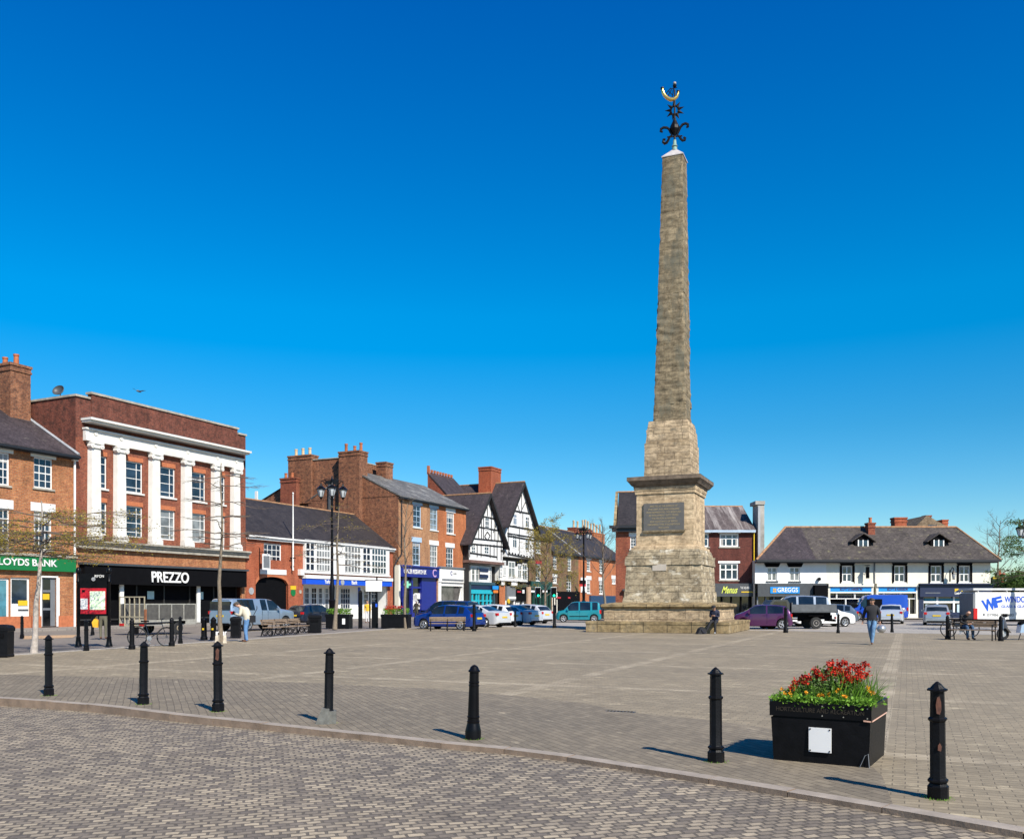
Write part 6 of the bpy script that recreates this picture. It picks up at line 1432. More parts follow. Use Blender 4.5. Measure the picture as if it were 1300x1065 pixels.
    for c in (fa, ra):
        for sy in (-1, 1):
            x = L/2-c; y = sy*(W/2-.115)
            wh = MB().lathe([(r*.66,-.10),(r*.93,-.105),(r,-.07),(r,.07),(r*.93,.105),(r*.66,.10)], (0,0,0), 26, axis='y').build('wheel', TYR, t, smooth=35, loc=(x, y, r))
            mb = MB(); o = sy*.10
            mb.lathe([(r*.66,o-.012),(r*.66,o+.012)], (0,0,0), 20, axis='y') if False else None
            ringp = [(r*.62*math.cos(i*math.pi/10), o, r*.62*math.sin(i*math.pi/10)) for i in range(21)]; mb.tube(ringp, r*.07, 5, cap=False)
            for i in range(5):
                a_ = i*2*math.pi/5+.3; mb.tube([(0,o*.98,0),(r*.6*math.cos(a_),o,r*.6*math.sin(a_))], [r*.10,r*.085], 5)
            mb.lathe([(r*.14,o-.02),(r*.14,o+.015)], (0,0,0), 10, axis='y'); mb.build('rim', ALL, wh)
            MB().lathe([(r*.64,o*.45-.01),(r*.64,o*.45+.01)], (0,0,0), 16, axis='y').build('brake_disc', GRY, wh)
    # lamps, bumpers, plates, mirrors, handles, seams
    zb_ = lerp_tab(s['belt'], .95)*H
    xr = -L/2
    for sy in (-1, 1):
        y0 = sy*(W/2-.055)
        if kind in ('agila','mpv','van'): mb = MB().box(xr+.005, xr+.16, y0-sy*.10, y0+sy*.012, zb_-.30, zb_+.0)
        else: mb = MB().box(xr+.015, xr+.24, y0-sy*.20, y0-sy*.004, zb_-.21, zb_-.05)
        mb.build('tail_lamp', TLR, t)
        zf_ = lerp_tab(s['top'], .03)*H
        MB().add([(L/2-.03,y0-sy*.42,zf_-.2),(L/2-.12,y0-sy*.03,zf_-.2),(L/2-.42,y0+sy*.012,zf_-.1),(L/2-.42,y0-sy*.02,zf_+.02),(L/2-.07,y0-sy*.40,zf_-.03)], [(0,1,2,3,4) if sy > 0 else (4,3,2,1,0)]).build('head_lamp', HLW, t)
        xm = L/2-(g0+.09)*L; zm = lerp_tab(s['belt'], g0+.1)*H+.07
        MB().box(xm-.05, xm+.06, y0+sy*.03, y0+sy*.20, zm-.06, zm+.08).build('mirror', paint, t)
        sd = MB(); yq = sy*(W/2*.998+.004)
        for a_ in {round(a, 3) for a, c in s['glass'][:2]} | {s['glass'][min(1, len(s['glass'])-1)][1]}:
            if abs(a_*L-ra) < rr: continue
            x = L/2-a_*L+.03; ey = W/2*(1-.02*abs(2*a_-1)**2); sd.box(x-.006, x+.006, sy*(ey-.03), sy*(ey+.002), gc+.14, zb_-.05)
        sd.box(L/2-(fa+rr+.12), L/2-(ra-rr-.12), sy*(W/2-.03), sy*(W/2+.004), gc+.26, gc+.32) if kind in ('agila','mpv') else None
        sd.build('door_seam', BKR, t)
        MB().box(L/2-s['glass'][0][1]*L+.02, L/2-s['glass'][0][1]*L+.17, sy*(W/2-.03), sy*(W/2+.012), zb_-.14, zb_-.11).build('door_handle', paint, t)
    if plate: MB().box(xr-.012, xr+.04, -.26, .26, .52*H*.9-.055, .52*H*.9+.055).build('number_plate', YEL, t)
    MB().box(L/2-.04, L/2+.012, -.26, .26, .4, .51).build('front_plate', WR, t)
    MB().box(xr-.006, xr+.1, -W*.36, W*.36, gc+.04, gc+.13).build('bumper_trim', BKR, t)
    MB().box(L/2-.1, L/2+.008, -W*.3, W*.3, gc+.06, gc+.17).build('grille', BKR, t)
    return t
AX = math.atan2(D2.y, D2.x)
def place(px, py): g = gp(px, py); return g
# silver pickup with canopy, parked parallel with the left-hand street
g0 = Vector((-16.1, 49.9, 0)); c = g0+Vector((D2.x, D2.y, 0))*2.68
pk = car('pickup', c, AX, 'silver blue pickup with a matching canopy parked by the archway', (.33,.42,.52), .5, cat='pickup', name='pickup_truck', plate=True, face='rear')
pk_ = (5.31,)
g0 = gp(361, 793)+Vector((.6,0,0)); car('hatch', g0+Vector((D2.x, D2.y, 0))*2.1, AX, 'dark navy hatchback parked beyond the silver blue pickup', (.008,.014,.03), .2, group='cars parked along the left side')
def carL(kind, px, py, phi, label, col, **k):   # rear bumper centre seen at px, py; nose pointing away to the left
    g = gp(px, py); d = Vector((-math.cos(R(phi)), math.sin(R(phi)), 0)); return car(kind, g+d*SPEC[kind]['L']/2, math.atan2(d.y, d.x), label, col, **k)
GL_ = 'cars parked nose-in across the far side of the square'
carL('hatch', 609, 799, 27, 'bright blue hatchback parked behind the slatted bench', (.004,.035,.24), group=GL_)
carL('mpv', 605, 794.5, 30, 'dark blue people carrier behind the bright blue hatchback', (.006,.02,.10), group=GL_)
carL('saloon', 641, 796, 34, 'silver estate car right of the bright blue hatchback', (.56,.57,.58), metal=.1, group=GL_)
carL('hatch', 655, 793.5, 36, 'white car with its tail between two silver cars', (.80,.80,.78), metal=0, group=GL_)
carL('saloon', 682, 793, 36, 'silver blue saloon parked just left of the last silver hatchback', (.50,.53,.57), metal=.1, group=GL_)
carL('hatch', 695, 791, 38, 'silver hatchback last in the row, beside the traffic light', (.54,.56,.58), metal=.1, group=GL_)
car('agila', (at(734.5,73).x, 73), R(180)-R(4), 'turquoise small upright hatchback parked side-on left of the obelisk', (.012,.25,.30), .3)
car('hatch', (at(770,80).x, 80), R(178), 'black car hidden behind the left of the obelisk base', (.01,.01,.012), .1)
car('mini', (at(968,54.5).x, 54.5), R(180)-R(16), 'purple small hatchback parked right of the obelisk', (.095,.016,.085), .4)
carL('mpv', 1052, 793.5, 8, 'silver people carrier behind the flatbed truck', (.46,.50,.53), metal=.5).scale = (1.08,1.1,1.2)
car('hatch', (at(1080,60.5).x-1.98, 60.5), R(6), 'white hatchback nosing out behind the flatbed truck', (.78,.78,.76), 0)
carL('hatch', 1090, 791, 20, 'grey blue hatchback behind the walking man', (.14,.18,.22), metal=.5)
vn = car('van', (at(1112,83).x, 83), R(180)-R(8), 'bright blue van with an open side door behind the walking man', (.004,.055,.42), 0, cat='van', name='van', plate=False)
SPEC['van']['H'] = 2.3
MB().box(-.3,1.0,-.99,-.955,.45,1.9).box(-.3,1.0,.955,.99,.45,1.9).build('open_doorway', BKR, vn)
for sy in (-1, 1):
    for x, z, w_, h_ in ((-1.3,1.1,.45,.16),(-1.95,1.0,.6,.2),(-1.95,.78,.5,.14)): MB().box(x-w_/2,x+w_/2,sy*.975-.008*(1 if sy>0 else -1)*0,sy*.99,z-h_/2,z+h_/2).build('sign_panel', WR, vn)
car('saloon', gp(1131,791.5)+Vector((.9,2.1,0)), R(66), 'silver white saloon seen from behind, right of the blue van', (.62,.65,.68), .3)
car('hatch', (at(1188,62.5).x+.95, 64.4), R(65), 'silver hatchback seen from behind in front of the navy shopfront', (.42,.44,.46), .5)
# flatbed truck
t = thing('flatbed_truck', 'grey flatbed truck with a drop-side tray parked behind the purple car', 'truck', (at(1028,55.5).x, 55.5, -.03), R(180))
MB().box(-1.25,1.35,-.95,.95,1.0,1.06).box(-1.25,1.35,-.98,-.93,1.06,1.48).box(-1.25,1.35,.93,.98,1.06,1.48).box(-1.3,-1.25,-.98,.98,1.0,1.48).box(1.35,1.41,-.98,.98,1.0,1.6).build('tray', plain('dull_alloy_tray', (.12,.125,.13), .5, .4, var=.2), t)
MB().box(-1.2,2.9,-.5,-.36,.58,.85).box(-1.2,2.9,.36,.5,.58,.85).box(-1.0,1.2,-.8,.8,.85,1.0).box(-1.28,-1.2,-.9,.9,.45,.6).box(.3,.9,-.85,-.5,.45,.85).build('chassis', BKR, t)
mb = MB(); mb.prism([(1.5,.45),(1.5,1.55),(1.65,1.78),(2.5,1.76),(2.95,1.15),(3.35,1.05),(3.4,.45)], -.88, .88); cb = mb.build('cab', carpaint('dark_grey_cab_paint', (.05,.055,.06)), t)
MB().prism([(1.62,1.15),(1.7,1.68),(2.4,1.66),(2.75,1.15)], -.89, .89).build('side_window', CG, cb)
for x in (-.1, 2.6):
    for sy in (-1, 1):
        wh = MB().lathe([(.2,-.12),(.33,-.12),(.36,-.08),(.36,.08),(.33,.12),(.2,.12)], (0,0,0), 24, axis='y').build('wheel', TYR, t, smooth=35, loc=(x, sy*.78, .36))
        MB().lathe([(.20,sy*.08-.01),(.19,sy*.13),(.07,sy*.10),(.05,sy*.14)] if sy > 0 else [(.05,sy*.14),(.07,sy*.10),(.19,sy*.13),(.20,sy*.08+.01)], (0,0,0), 18, axis='y').build('rim', plain('dusty_rim', (.22,.20,.18), .6), wh)
MB().box(-.55,.35,-.93,-.6,.78,.82).box(-.55,.35,.6,.93,.78,.82).build('mudguard', BKR, t)
MB().box(-1.32,-1.28,-.85,-.6,.62,.74).box(-1.32,-1.28,.6,.85,.62,.74).build('tail_lamp', TLR, t)
MB().box(.95,1.3,.55,.6,.62,.72).box(.95,1.3,.55,.6,.45,.55).build('side_plate', WR, t)
MB().box(-pk_[0]/2-.02,-pk_[0]/2+.1,-.72,.72,1.18,1.66).build('rear_window', CG, pk)
# big white window-fitter's van
Yv = 63.0; xv = at(1236, Yv).x
t = thing('large_white_van', 'big white glazing van with blue lettering at the right edge', 'van', (xv, Yv, -.03), 0)
VH = zz(751, Yv); vb = zz(786, Yv)
WV = carpaint('white_van_paint', (.80,.79,.75), 0)
mb = MB(); mb.box(0.1, 4.6, 0, 2.0, vb, VH); mb.prism([(4.602,vb),(4.602,VH-.05),(5.2,VH-.15),(5.9,1.35),(6.5,1.15),(6.6,vb)], .03, 1.97); bd = mb.build('body', WV, t)
bv = bd.modifiers.new('bevel', 'BEVEL'); bv.width = .06; bv.segments = 3
MB().box(-.02,.099,.03,1.97,vb,VH-.08).build('rear_door', MGR, t)
MB().box(-.04,4.7,-.05,2.05,VH+.13,VH+.28).box(.3,.36,0,2.0,VH,VH+.129).box(2.3,2.36,0,2.0,VH,VH+.129).box(4.3,4.36,0,2.0,VH,VH+.129).build('roof_rack', plain('pale_rack', (.6,.6,.58), .5), t)
MB().box(.0,6.5,.05,1.95,.32,vb-.001).box(.1,4.5,-.02,.03,vb-.12,vb+.02).build('sill', BKR, t)
MB().box(.0,.26,-.02,.05,zz(785,Yv),zz(771.5,Yv)).build('tail_lamp', TLR, t)
MB().box(5.0,5.75,.0,.03,1.35,1.95).build('side_window', CG, t)
for x in (1.3, 5.6):
    for y in (.12, 1.88):
        wh = MB().lathe([(.2,-.11),(.33,-.11),(.36,-.07),(.36,.07),(.33,.11),(.2,.11)], (0,0,0), 24, axis='y').build('wheel', TYR, t, smooth=35, loc=(x, y, .36))
        MB().lathe([(.2,-.09),(.2,.09)], (0,0,0), 16, axis='y').build('rim', ALL, wh)
def vx(px): return at(px, Yv).x-xv
VB = plain('blue_vinyl', (.01,.09,.55), .4)
lettering('W', t, vx(1255.5), -.008, zz(767.5,Yv), 1.05, VB, width=.92, depth=.003, bold=.045, rot=(math.pi/2, R(-14), 0))
lettering('F', t, vx(1266.2), -.010, zz(764.3,Yv), .95, VB, width=.66, depth=.003, bold=.045, rot=(math.pi/2, R(-14), 0))
lettering('WINDOWS', t, vx(1275.5), -.006, zz(760.5,Yv), .56, VB, width=2.05, depth=.003, bold=.03, align='LEFT')
lettering('GLASS & GLAZING', t, vx(1271), -.006, zz(769.2,Yv), .25, VB, width=2.3, depth=.003, bold=True, align='LEFT')
lettering('07986 388880', t, vx(1253), -.006, zz(780,Yv), .26, GRY, width=1.85, depth=.003, align='LEFT')
MB().lathe([(.07,-.008),(.07,-.001)], (vx(1249),0,zz(779.5,Yv)), 12, axis='y').build('phone_symbol', GRY, t)

# cage trailer
rr_ = Vector((-17.75, 43.9, 0)); U = Vector((D2.x, D2.y, 0)); V = Vector((-D2.y, D2.x, 0))
t = thing('cage_trailer', 'low box trailer with mesh sides and a raised ramp, in front of the restaurant', 'trailer', rr_, AX)
MB().box(0,3.25,0,1.75,.45,.55).box(0,3.25,.0,.04,.55,.72).box(0,3.25,1.71,1.75,.55,.72).box(3.21,3.25,0,1.75,.55,.72).build('deck', GALV, t)
mb = MB(); mb.box(.02,3.23,.01,.03,.72,1.48); mb.box(.02,3.23,1.72,1.74,.72,1.48); mb.box(3.22,3.24,.03,1.72,.72,1.48); mb.build('mesh_side', MESHM, t)
mb = MB()
for y in (-.01, 1.73):
    mb.box(0,3.25,y,y+.04,1.46,1.52)
    for x in (0,.8,1.6,2.4,3.2): mb.box(x,x+.05,y,y+.04,.5,1.46)
mb.build('cage_frame', GALV, t)
mb = MB()
for k in range(6): y = .02+k*.335; mb.box(-.06,-.02,y,y+.045,.4,1.86)
for z in (.4,.85,1.82): mb.box(-.065,-.015,.02,1.74,z,z+.05)
mb.build('ramp', plain('sandy_ramp_steel', (.42,.36,.24), .7, var=.2), t)
MB().box(-.10,-.03,-.1,.0,.5,1.25).build('rusty_post', WOOD_OR, t)
for x in (1.9,):
    for y in (-.12, 1.87):
        wh = MB().lathe([(.17,-.08),(.28,-.085),(.3,-.05),(.3,.05),(.28,.085),(.17,.08)], (0,0,0), 22, axis='y').build('wheel', TYR, t, smooth=35, loc=(x, y, .3))
        MB().lathe([(.18,-.06),(.1,-.09),(.1,.09),(.18,.06)], (0,0,0), 16, axis='y').build('rim', plain('cream_rim', (.40,.32,.2), .6), wh)
MB().box(1.5,2.3,-.22,-.02,.62,.66).box(1.48,1.52,-.22,-.02,.5,.66).box(2.28,2.32,-.22,-.02,.5,.66).build('mudguard', BKR, t)
MB().box(-.08,-.03,.05,.35,.42,.55).box(-.08,-.03,1.4,1.7,.42,.55).build('tail_lamp', TLR, t)
MB().tube([(3.25,.87,.5),(4.4,.87,.5)], .05, 6).build('drawbar', GALV, t)
# ------------------------------------------------------------------ people (one skinned surface each, forward = +x)
SKN = plain('skin', (.55,.30,.20), .55, var=.06); HAIRM = {}
def person(label, loc, rot, J, cols, hair=(.06,.045,.035), cap=None, k=1.0, glasses=False, group=None, bald=False, shoes=None, bulk=1.0):
    """J: joints; cols: materials for top, legs, shoes"""
    t = thing('person', label, 'person', loc, rot, group)
    V = []; E_ = []; Rr = []; tagv = []
    def v(p, r, tg): V.append(Vector(p)*k); b_ = bulk if tg in ('top','leg','arm') else 1.0; r = r*b_ if isinstance(r, float) else (r[0]*b_, r[1]*b_); Rr.append((r*k, r*k) if isinstance(r, float) else (r[0]*k, r[1]*k)); tagv.append(tg); return len(V)-1
    def e(a, b): E_.append((a, b))
    pel = v(J['pelvis'], (.125,.15), 'leg'); wai = v(J['waist'], (.12,.145), 'top'); che = v(J['chest'], (.13,.17), 'top'); upc = v(J['upper'], (.11,.15), 'top')
    nk = v(J['neck'], .055, 'skin'); hb = v(J['head'], .075, 'skin'); hd = Vector(J['head'])
    n_ = (hd-Vector(J['neck'])).normalized(); f_ = Vector(J.get('face', (1,0,0))).normalized(); f_ = (f_-n_*f_.dot(n_)*.3).normalized()
    hm = v(hd+n_*.07+f_*.015, (.088,.078), 'skin'); ht = v(hd+n_*.15, .07, 'skin')
    for a, c in ((pel,wai),(wai,che),(che,upc),(upc,nk),(nk,hb),(hb,hm),(hm,ht)): e(a, c)
    ends = []
    for s in 'LR':
        sh = v(J['sh'+s], .068, 'arm'); el = v(J['el'+s], .048, 'arm'); wr = v(J['wr'+s], .032, 'arm'); e(upc, sh); e(sh, el); e(el, wr)
        h2 = v(Vector(J['wr'+s])+(Vector(J['ha'+s])-Vector(J['wr'+s]))*.35, .026, 'skin'); e(wr, h2); hh = v(J['ha'+s], (.022,.034), 'skin'); e(h2, hh)
        ends.append((Vector(J['wr'+s])*k, Vector(J['ha'+s])*k, 1 if s == 'L' else -1))
        hp = v(J['hp'+s], .095, 'leg'); kn = v(J['kn'+s], .064, 'leg'); ca = v(Vector(J['kn'+s]).lerp(Vector(J['an'+s]), .35), .06, 'leg'); an = v(J['an'+s], .045, 'leg')
        he = v(Vector(J['an'+s])+Vector((-.03,0,-.035)), .042, 'shoe'); to = v(J['to'+s], .04, 'shoe')
        for a, c in ((pel,hp),(hp,kn),(kn,ca),(ca,an),(an,he),(he,to)): e(a, c)
    me = bpy.data.meshes.new('tmp'); me.from_pydata([tuple(p) for p in V], E_, []); ob_ = bpy.data.objects.new('tmp', me); COL.objects.link(ob_)
    ob_.modifiers.new('skin', 'SKIN').use_smooth_shade = True; sb = ob_.modifiers.new('sub', 'SUBSURF'); sb.levels = 2; sb.render_levels = 2
    for i, d in enumerate(me.skin_vertices[0].data): d.radius = Rr[i]; d.use_root = (i == 0)
    dg = bpy.context.evaluated_depsgraph_get(); dg.update(); m2 = bpy.data.meshes.new_from_object(ob_.evaluated_get(dg)); COL.objects.unlink(ob_); bpy.data.objects.remove(ob_)
    segs = [(V[a], V[c], tagv[c] if tagv[c] != 'shoe' else 'shoe', min(Rr[a][0], Rr[c][0])) for a, c in E_]
    order = {'top': 0, 'arm': 0, 'leg': 1, 'shoe': 2, 'skin': 3}; hem = J['pelvis'][2]*k-(.03 if J['pelvis'][2] > .8 else .0)
    vs = [vv.co.copy() for vv in m2.vertices]; fs = [tuple(p.vertices) for p in m2.polygons]; mi = []
    for p in m2.polygons:
        c = p.center; best = None
        for a, d, tg, r_ in segs:
            ab = d-a; tt = max(0, min(1, (c-a).dot(ab)/max(1e-9, ab.length_squared))); dist = (c-(a+ab*tt)).length-r_*.9
            if best is None or dist < best[0]: best = (dist, tg)
        tg = best[1]
        if tg == 'leg' and c.z > hem and abs(c.x-J['pelvis'][0]*k) < .25*k: tg = 'top'
        if tg == 'top' and c.z < hem: tg = 'leg'
        mi.append(order[tg])
    mb = MB(); mb.v = vs; mb.f = [list(f) for f in fs]; mb.m = mi
    for wv, hv, s in ends:                      # palm edge, four fingers and a thumb
        d = (hv-wv).normalized(); side = d.cross(Vector((0,0,1)) if abs(d.z) < .8 else Vector((1,0,0))).normalized(); nn = d.cross(side).normalized()
        for i, (o, L) in enumerate(((-.028,.060),(-.010,.074),(.010,.070),(.027,.056))):
            b0 = hv+side*o*k; mb.tube([b0, b0+d*L*.5*k+nn*.004*s, b0+d*L*k*.9+nn*.018*s], [.0095*k,.0085*k,.006*k], 6, 3)
        b0 = wv.lerp(hv, .45)+side*s*.028*k; mb.tube([b0, b0+(d*.6+side*s*.7).normalized()*.035*k, b0+(d*.95+side*s*.5).normalized()*.062*k], [.012*k,.010*k,.007*k], 6, 3)
    fc = (hd+n_*.075)*k+f_*.082*k; sd = f_.cross(n_).normalized()
    mb.add([fc+f_*.028*k-n_*.022*k, fc+n_*.025*k, fc+sd*.016*k-n_*.028*k, fc-sd*.016*k-n_*.028*k], [(0,1,2),(0,3,1),(0,2,3)], 3)      # nose
    for q in (-1, 1): mb.ball(tuple((hd+n_*.075)*k+sd*q*.083*k-f_*.005*k), .02*k, 6, 3)                                                # ears
    body = mb.build('body', [cols[0], cols[1], cols[2], SKN], t, smooth=70)
    eye = MB()
    for q in (-1, 1): eye.ball(tuple(fc+sd*q*.032*k+n_*.018*k-f_*.012*k), .010*k, 6)
    eye.tube([tuple(fc-n_*.050*k-f_*.006*k+sd*.022*k), tuple(fc-n_*.052*k-f_*.004*k-sd*.022*k)], .005*k, 4); eye.build('eyes_and_mouth', plain('dark_eye', (.03,.015,.012), .4), t)
    top = (hd+n_*.10-f_*.012)*k
    mt = Matrix.Translation(top) @ Matrix((tuple(f_)+(0,), tuple(sd)+(0,), tuple(n_)+(0,), (0,0,0,1))).transposed()
    hr = MB(); hr.M = mt
    if not bald:
        hr.lathe([(r_*k, z_*k) for r_, z_ in [(.100,.035),(.100,.05),(.082,.075),(.04,.094),(.004,.099)]], (-.006*k,0,0), 14)
        hr.lathe([(r_*k, z_*k) for r_, z_ in [(.070,-.075),(.086,-.04),(.088,.0),(.086,.05)]], (-.030*k,0,0), 14); hr.build('hair', plain('hair_'+str(len(HAIRM)), hair, .7), t, smooth=60); HAIRM[len(HAIRM)] = 1
    if cap:
        c_ = MB(); c_.M = mt; c_.lathe([(.112*k,.015*k),(.118*k,.04*k),(.105*k,.08*k),(.06*k,.105*k),(.005,.112*k)], (-.005*k,0,0), 16); c_.add([(.08*k,-.07*k,.03*k),(.17*k,-.04*k,.012*k),(.17*k,.04*k,.012*k),(.08*k,.07*k,.03*k),(.08*k,.0,.05*k)], [(0,1,2,3),(0,4,1),(4,2,1),(4,3,2)]); c_.build('cap', cap, t, smooth=50)
    return t
def stand(**o):
    J = dict(pelvis=(0,0,.95), waist=(0,0,1.1), chest=(0,0,1.26), upper=(0,0,1.38), neck=(.01,0,1.49), head=(.025,0,1.57),
        shL=(0,.19,1.40), shR=(0,-.19,1.40), elL=(-.02,.25,1.13), elR=(-.02,-.25,1.13), wrL=(.05,.26,.89), wrR=(.05,-.26,.89), haL=(.07,.26,.80), haR=(.07,-.26,.80),
        hpL=(0,.095,.90), hpR=(0,-.095,.90), knL=(.02,.10,.50), knR=(.02,-.10,.50), anL=(0,.10,.09), anR=(0,-.10,.09), toL=(.17,.12,.04), toR=(.17,-.12,.04))
    J.update(o); return J
JEANS = plain('blue_jeans', (.10,.22,.42), .85, var=.2, scale=8); JEAND = plain('dark_jeans', (.04,.09,.17), .85, var=.25, scale=8)
CREAM = plain('cream_jacket', (.60,.55,.43), .8, var=.12, scale=8); BLKC = plain('black_cloth', (.012,.012,.015), .8, var=.3); NAVC = plain('navy_cloth', (.012,.016,.04), .8, var=.3)
TAN = plain('tan_shoes', (.32,.20,.12), .7); BRS = plain('brown_shoes', (.14,.06,.03), .7); GRS = plain('grey_shoes', (.35,.35,.35), .7); KHA = plain('khaki_cloth', (.13,.12,.075), .85, var=.2)
YLC = plain('yellow_shirt', (.80,.48,.03), .7, var=.08); WHC = plain('white_trousers', (.7,.68,.68), .8); OLV = plain('olive_jacket', (.15,.12,.07), .8, var=.2)
# photographer stooping over his camera, facing left
pos = gp(312, 814.5)
J = stand(pelvis=(-.10,0,.93), waist=(-.06,0,1.08), chest=(.04,0,1.22), upper=(.13,0,1.33), neck=(.22,0,1.41), head=(.30,0,1.45), face=(.8,0,-.6),
    shL=(.11,.19,1.34), shR=(.11,-.19,1.34), elL=(.14,.24,1.06), elR=(.12,-.24,1.06), wrL=(.37,.12,1.12), wrR=(.37,-.09,1.06), haL=(.44,.06,1.14), haR=(.44,-.04,1.08),
    hpL=(-.10,.09,.89), hpR=(-.10,-.09,.89), knL=(-.03,.12,.50), knR=(.03,-.11,.50), anL=(-.10,.14,.09), anR=(.06,-.12,.09), toL=(.07,.16,.04), toR=(.23,-.13,.04))
p_ = person('man in a cream jacket, jeans and brown cap stooping over a camera', pos, R(175), J, (CREAM, JEANS, BRS), cap=plain('brown_cap', (.09,.07,.05), .9), bulk=1.25)
t = thing('camera_bag', 'small black camera held by the man in the cream jacket', 'camera', (pos.x-.48, pos.y-.0, 1.14), R(175))
MB().box(-.05,.04,-.07,.07,-.045,.05).lathe([(.035,.0),(.032,.06)], (0,0,.04), 10).build('body', BK, t); t.name = 'camera_in_hand'
t = thing('shoulder_bag', 'black shoulder bag on the hip of the man in the cream jacket', 'bag', (pos.x+.26, pos.y-.0, .93), R(175))
MB().box(-.09,.09,-.14,.14,-.15,.13).build('body', BLKC, t); MB().tube([(.0,-.12,.12),(-.12,-.2,.40),(-.16,-.08,.50)], .015, 5).build('strap', BLKC, t)
# walking man with helmet, coming towards the viewer
pos = gp(1107, 818); 
J = stand(pelvis=(0,0,.93), knL=(.22,.05,.52), anL=(.30,.0,.10), toL=(.47,.0,.06), knR=(.02,-.06,.50), anR=(-.30,-.03,.22), toR=(-.18,-.02,.08), elL=(.04,.27,1.13), wrL=(.14,.28,.90), haL=(.16,.28,.81), elR=(-.09,-.28,1.14), wrR=(-.05,-.32,.90), haR=(-.04,-.33,.81), upper=(.02,0,1.38), head=(.05,.0,1.57), face=(.9,-.5,0))
a_w = R(-112)
person('man in a black jacket and jeans walking and carrying a silver helmet', pos, a_w, J, (BLKC, plain('worn_jeans', (.11,.22,.36), .85, var=.45, scale=6), BRS), hair=(.05,.035,.025), bulk=1.22)
hp = Matrix.Rotation(a_w, 3, 'Z') @ Vector((.20,.33,.60))
t = thing('crash_helmet', 'silver motorcycle helmet held by the walking man', 'helmet', (pos.x+hp.x, pos.y+hp.y, hp.z), R(30))
MB().ball((0,0,0), .165, 16, sz=.95).build('shell', carpaint('silver_helmet', (.45,.46,.47), .6), t, smooth=80); MB().box(-.09,.09,.10,.15,-.03,.05).build('visor', BK, t)
# seated figure on the obelisk step
cn = gp(909, 803.5)
seatJ = lambda: dict(pelvis=(-.02,0,.56), waist=(.0,0,.72), chest=(.04,0,.88), upper=(.10,0,1.0), neck=(.16,0,1.09), head=(.21,0,1.15), face=(1,0,-.35),
    shL=(.09,.19,1.01), shR=(.09,-.19,1.01), elL=(.10,.23,.76), elR=(.12,-.22,.76), wrL=(.33,.10,.80), wrR=(.33,-.08,.78), haL=(.40,.05,.82), haR=(.40,-.03,.81),
    hpL=(.02,.095,.54), hpR=(.02,-.095,.54), knL=(.42,.12,.58), knR=(.42,-.12,.58), anL=(.44,.12,.10), anR=(.44,-.12,.10), toL=(.60,.13,.045), toR=(.60,-.14,.045))
J = seatJ(); J.update(knR=(.40,-.12,.60), anR=(.56,-.30,.14), toR=(.72,-.34,.10), face=(1,-.1,-.3))
uu = Vector((math.cos(OTH), math.sin(OTH), 0)); vv_ = Vector((-uu.y, uu.x, 0))
sp_ = Vector((OC.x, OC.y, 0))+uu*3.05-vv_*(3.775-.16)
for kk in ('pelvis','waist','chest','upper','neck','head','shL','shR','elL','elR','wrL','wrR','haL','haR','hpL','hpR','knL','knR'): J[kk] = (J[kk][0], J[kk][1], J[kk][2]+(.10 if kk[:2] != 'kn' else -.02))
person('seated person in dark clothes and dark cap on the obelisk step', sp_, R(-90)-R(28), J, (NAVC, BLKC, GRS), cap=BLKC, bulk=1.2)
t = thing('rucksack', 'black rucksack on the ground by the person on the obelisk step', 'bag', sp_-vv_*.75-uu*.55, R(20))
MB().prism([(-.28,0),(.24,0),(.2,.22),(.02,.36),(-.14,.28)], -.13, .13).build('body', BLKC, t); MB().tube([(-.1,-.14,.25),(0,-.2,.1),(.1,-.14,.05)], .02, 5).build('strap', NAVC, t)
# seated man on the right-hand bench
pos = gp(1228, 812)+Vector((0,.28,0))
J = seatJ(); J.update(pelvis=(-.05,0,.55), chest=(.06,0,.88), upper=(.14,0,.98), neck=(.21,0,1.06), head=(.27,0,1.10), face=(1,0,-.7), haL=(.42,.03,.68), haR=(.42,-.03,.66), wrL=(.36,.08,.68), wrR=(.36,-.09,.66))
person('man in a dark jacket and jeans sitting hunched on the right-hand bench', pos, R(-84), J, (BLKC, JEAND, BRS), hair=(.3,.28,.26), bald=True, bulk=1.2)
# woman in yellow, person behind map board, shopper
pos = (at(466.5, 70).x, 70, 0)
person('person in a yellow top and white trousers outside the blue-fascia shop', pos, R(-100), stand(), (YLC, WHC, BRS), hair=(.25,.15,.08), k=.97)
pos = gp(131, 811); person('person in khaki standing behind the red map board', pos, R(100), stand(knL=(.04,.12,.5)), (KHA, KHA, BRS), hair=(.1,.08,.06))
t = thing('yellow_bag', 'bright yellow bag held beside the person behind the map board', 'bag', (pos.x-.33, pos.y, .50), 0)
MB().add([(-.09,-.06,.02),(.11,-.06,0),(.11,.06,0),(-.09,.06,.02),(-.14,-.05,.22),(.13,-.05,.25),(.13,.05,.25),(-.14,.05,.22),(-.06,-.03,.36),(.08,-.03,.36),(.08,.03,.36),(-.06,.03,.36)], [(3,2,1,0),(0,1,5,4),(1,2,6,5),(2,3,7,6),(3,0,4,7),(4,5,9,8),(5,6,10,9),(6,7,11,10),(7,4,8,11),(8,9,10,11)]).build('body', plain('yellow_bag_cloth', (.85,.42,.02), .6, var=.15, scale=12), t)
MB().tube([(-.03,0,.35),(.02,0,.45),(.05,0,.35)], .012, 5).build('handle', YEL, t)
pos = (at(528.5, 78).x, 78, 0); person('person in an olive jacket looking into the charity shop window', pos, R(60), stand(elR=(.1,-.24,1.15), wrR=(.2,-.2,1.3), haR=(.23,-.18,1.36)), (OLV, KHA, BRS), hair=(.6,.58,.52))

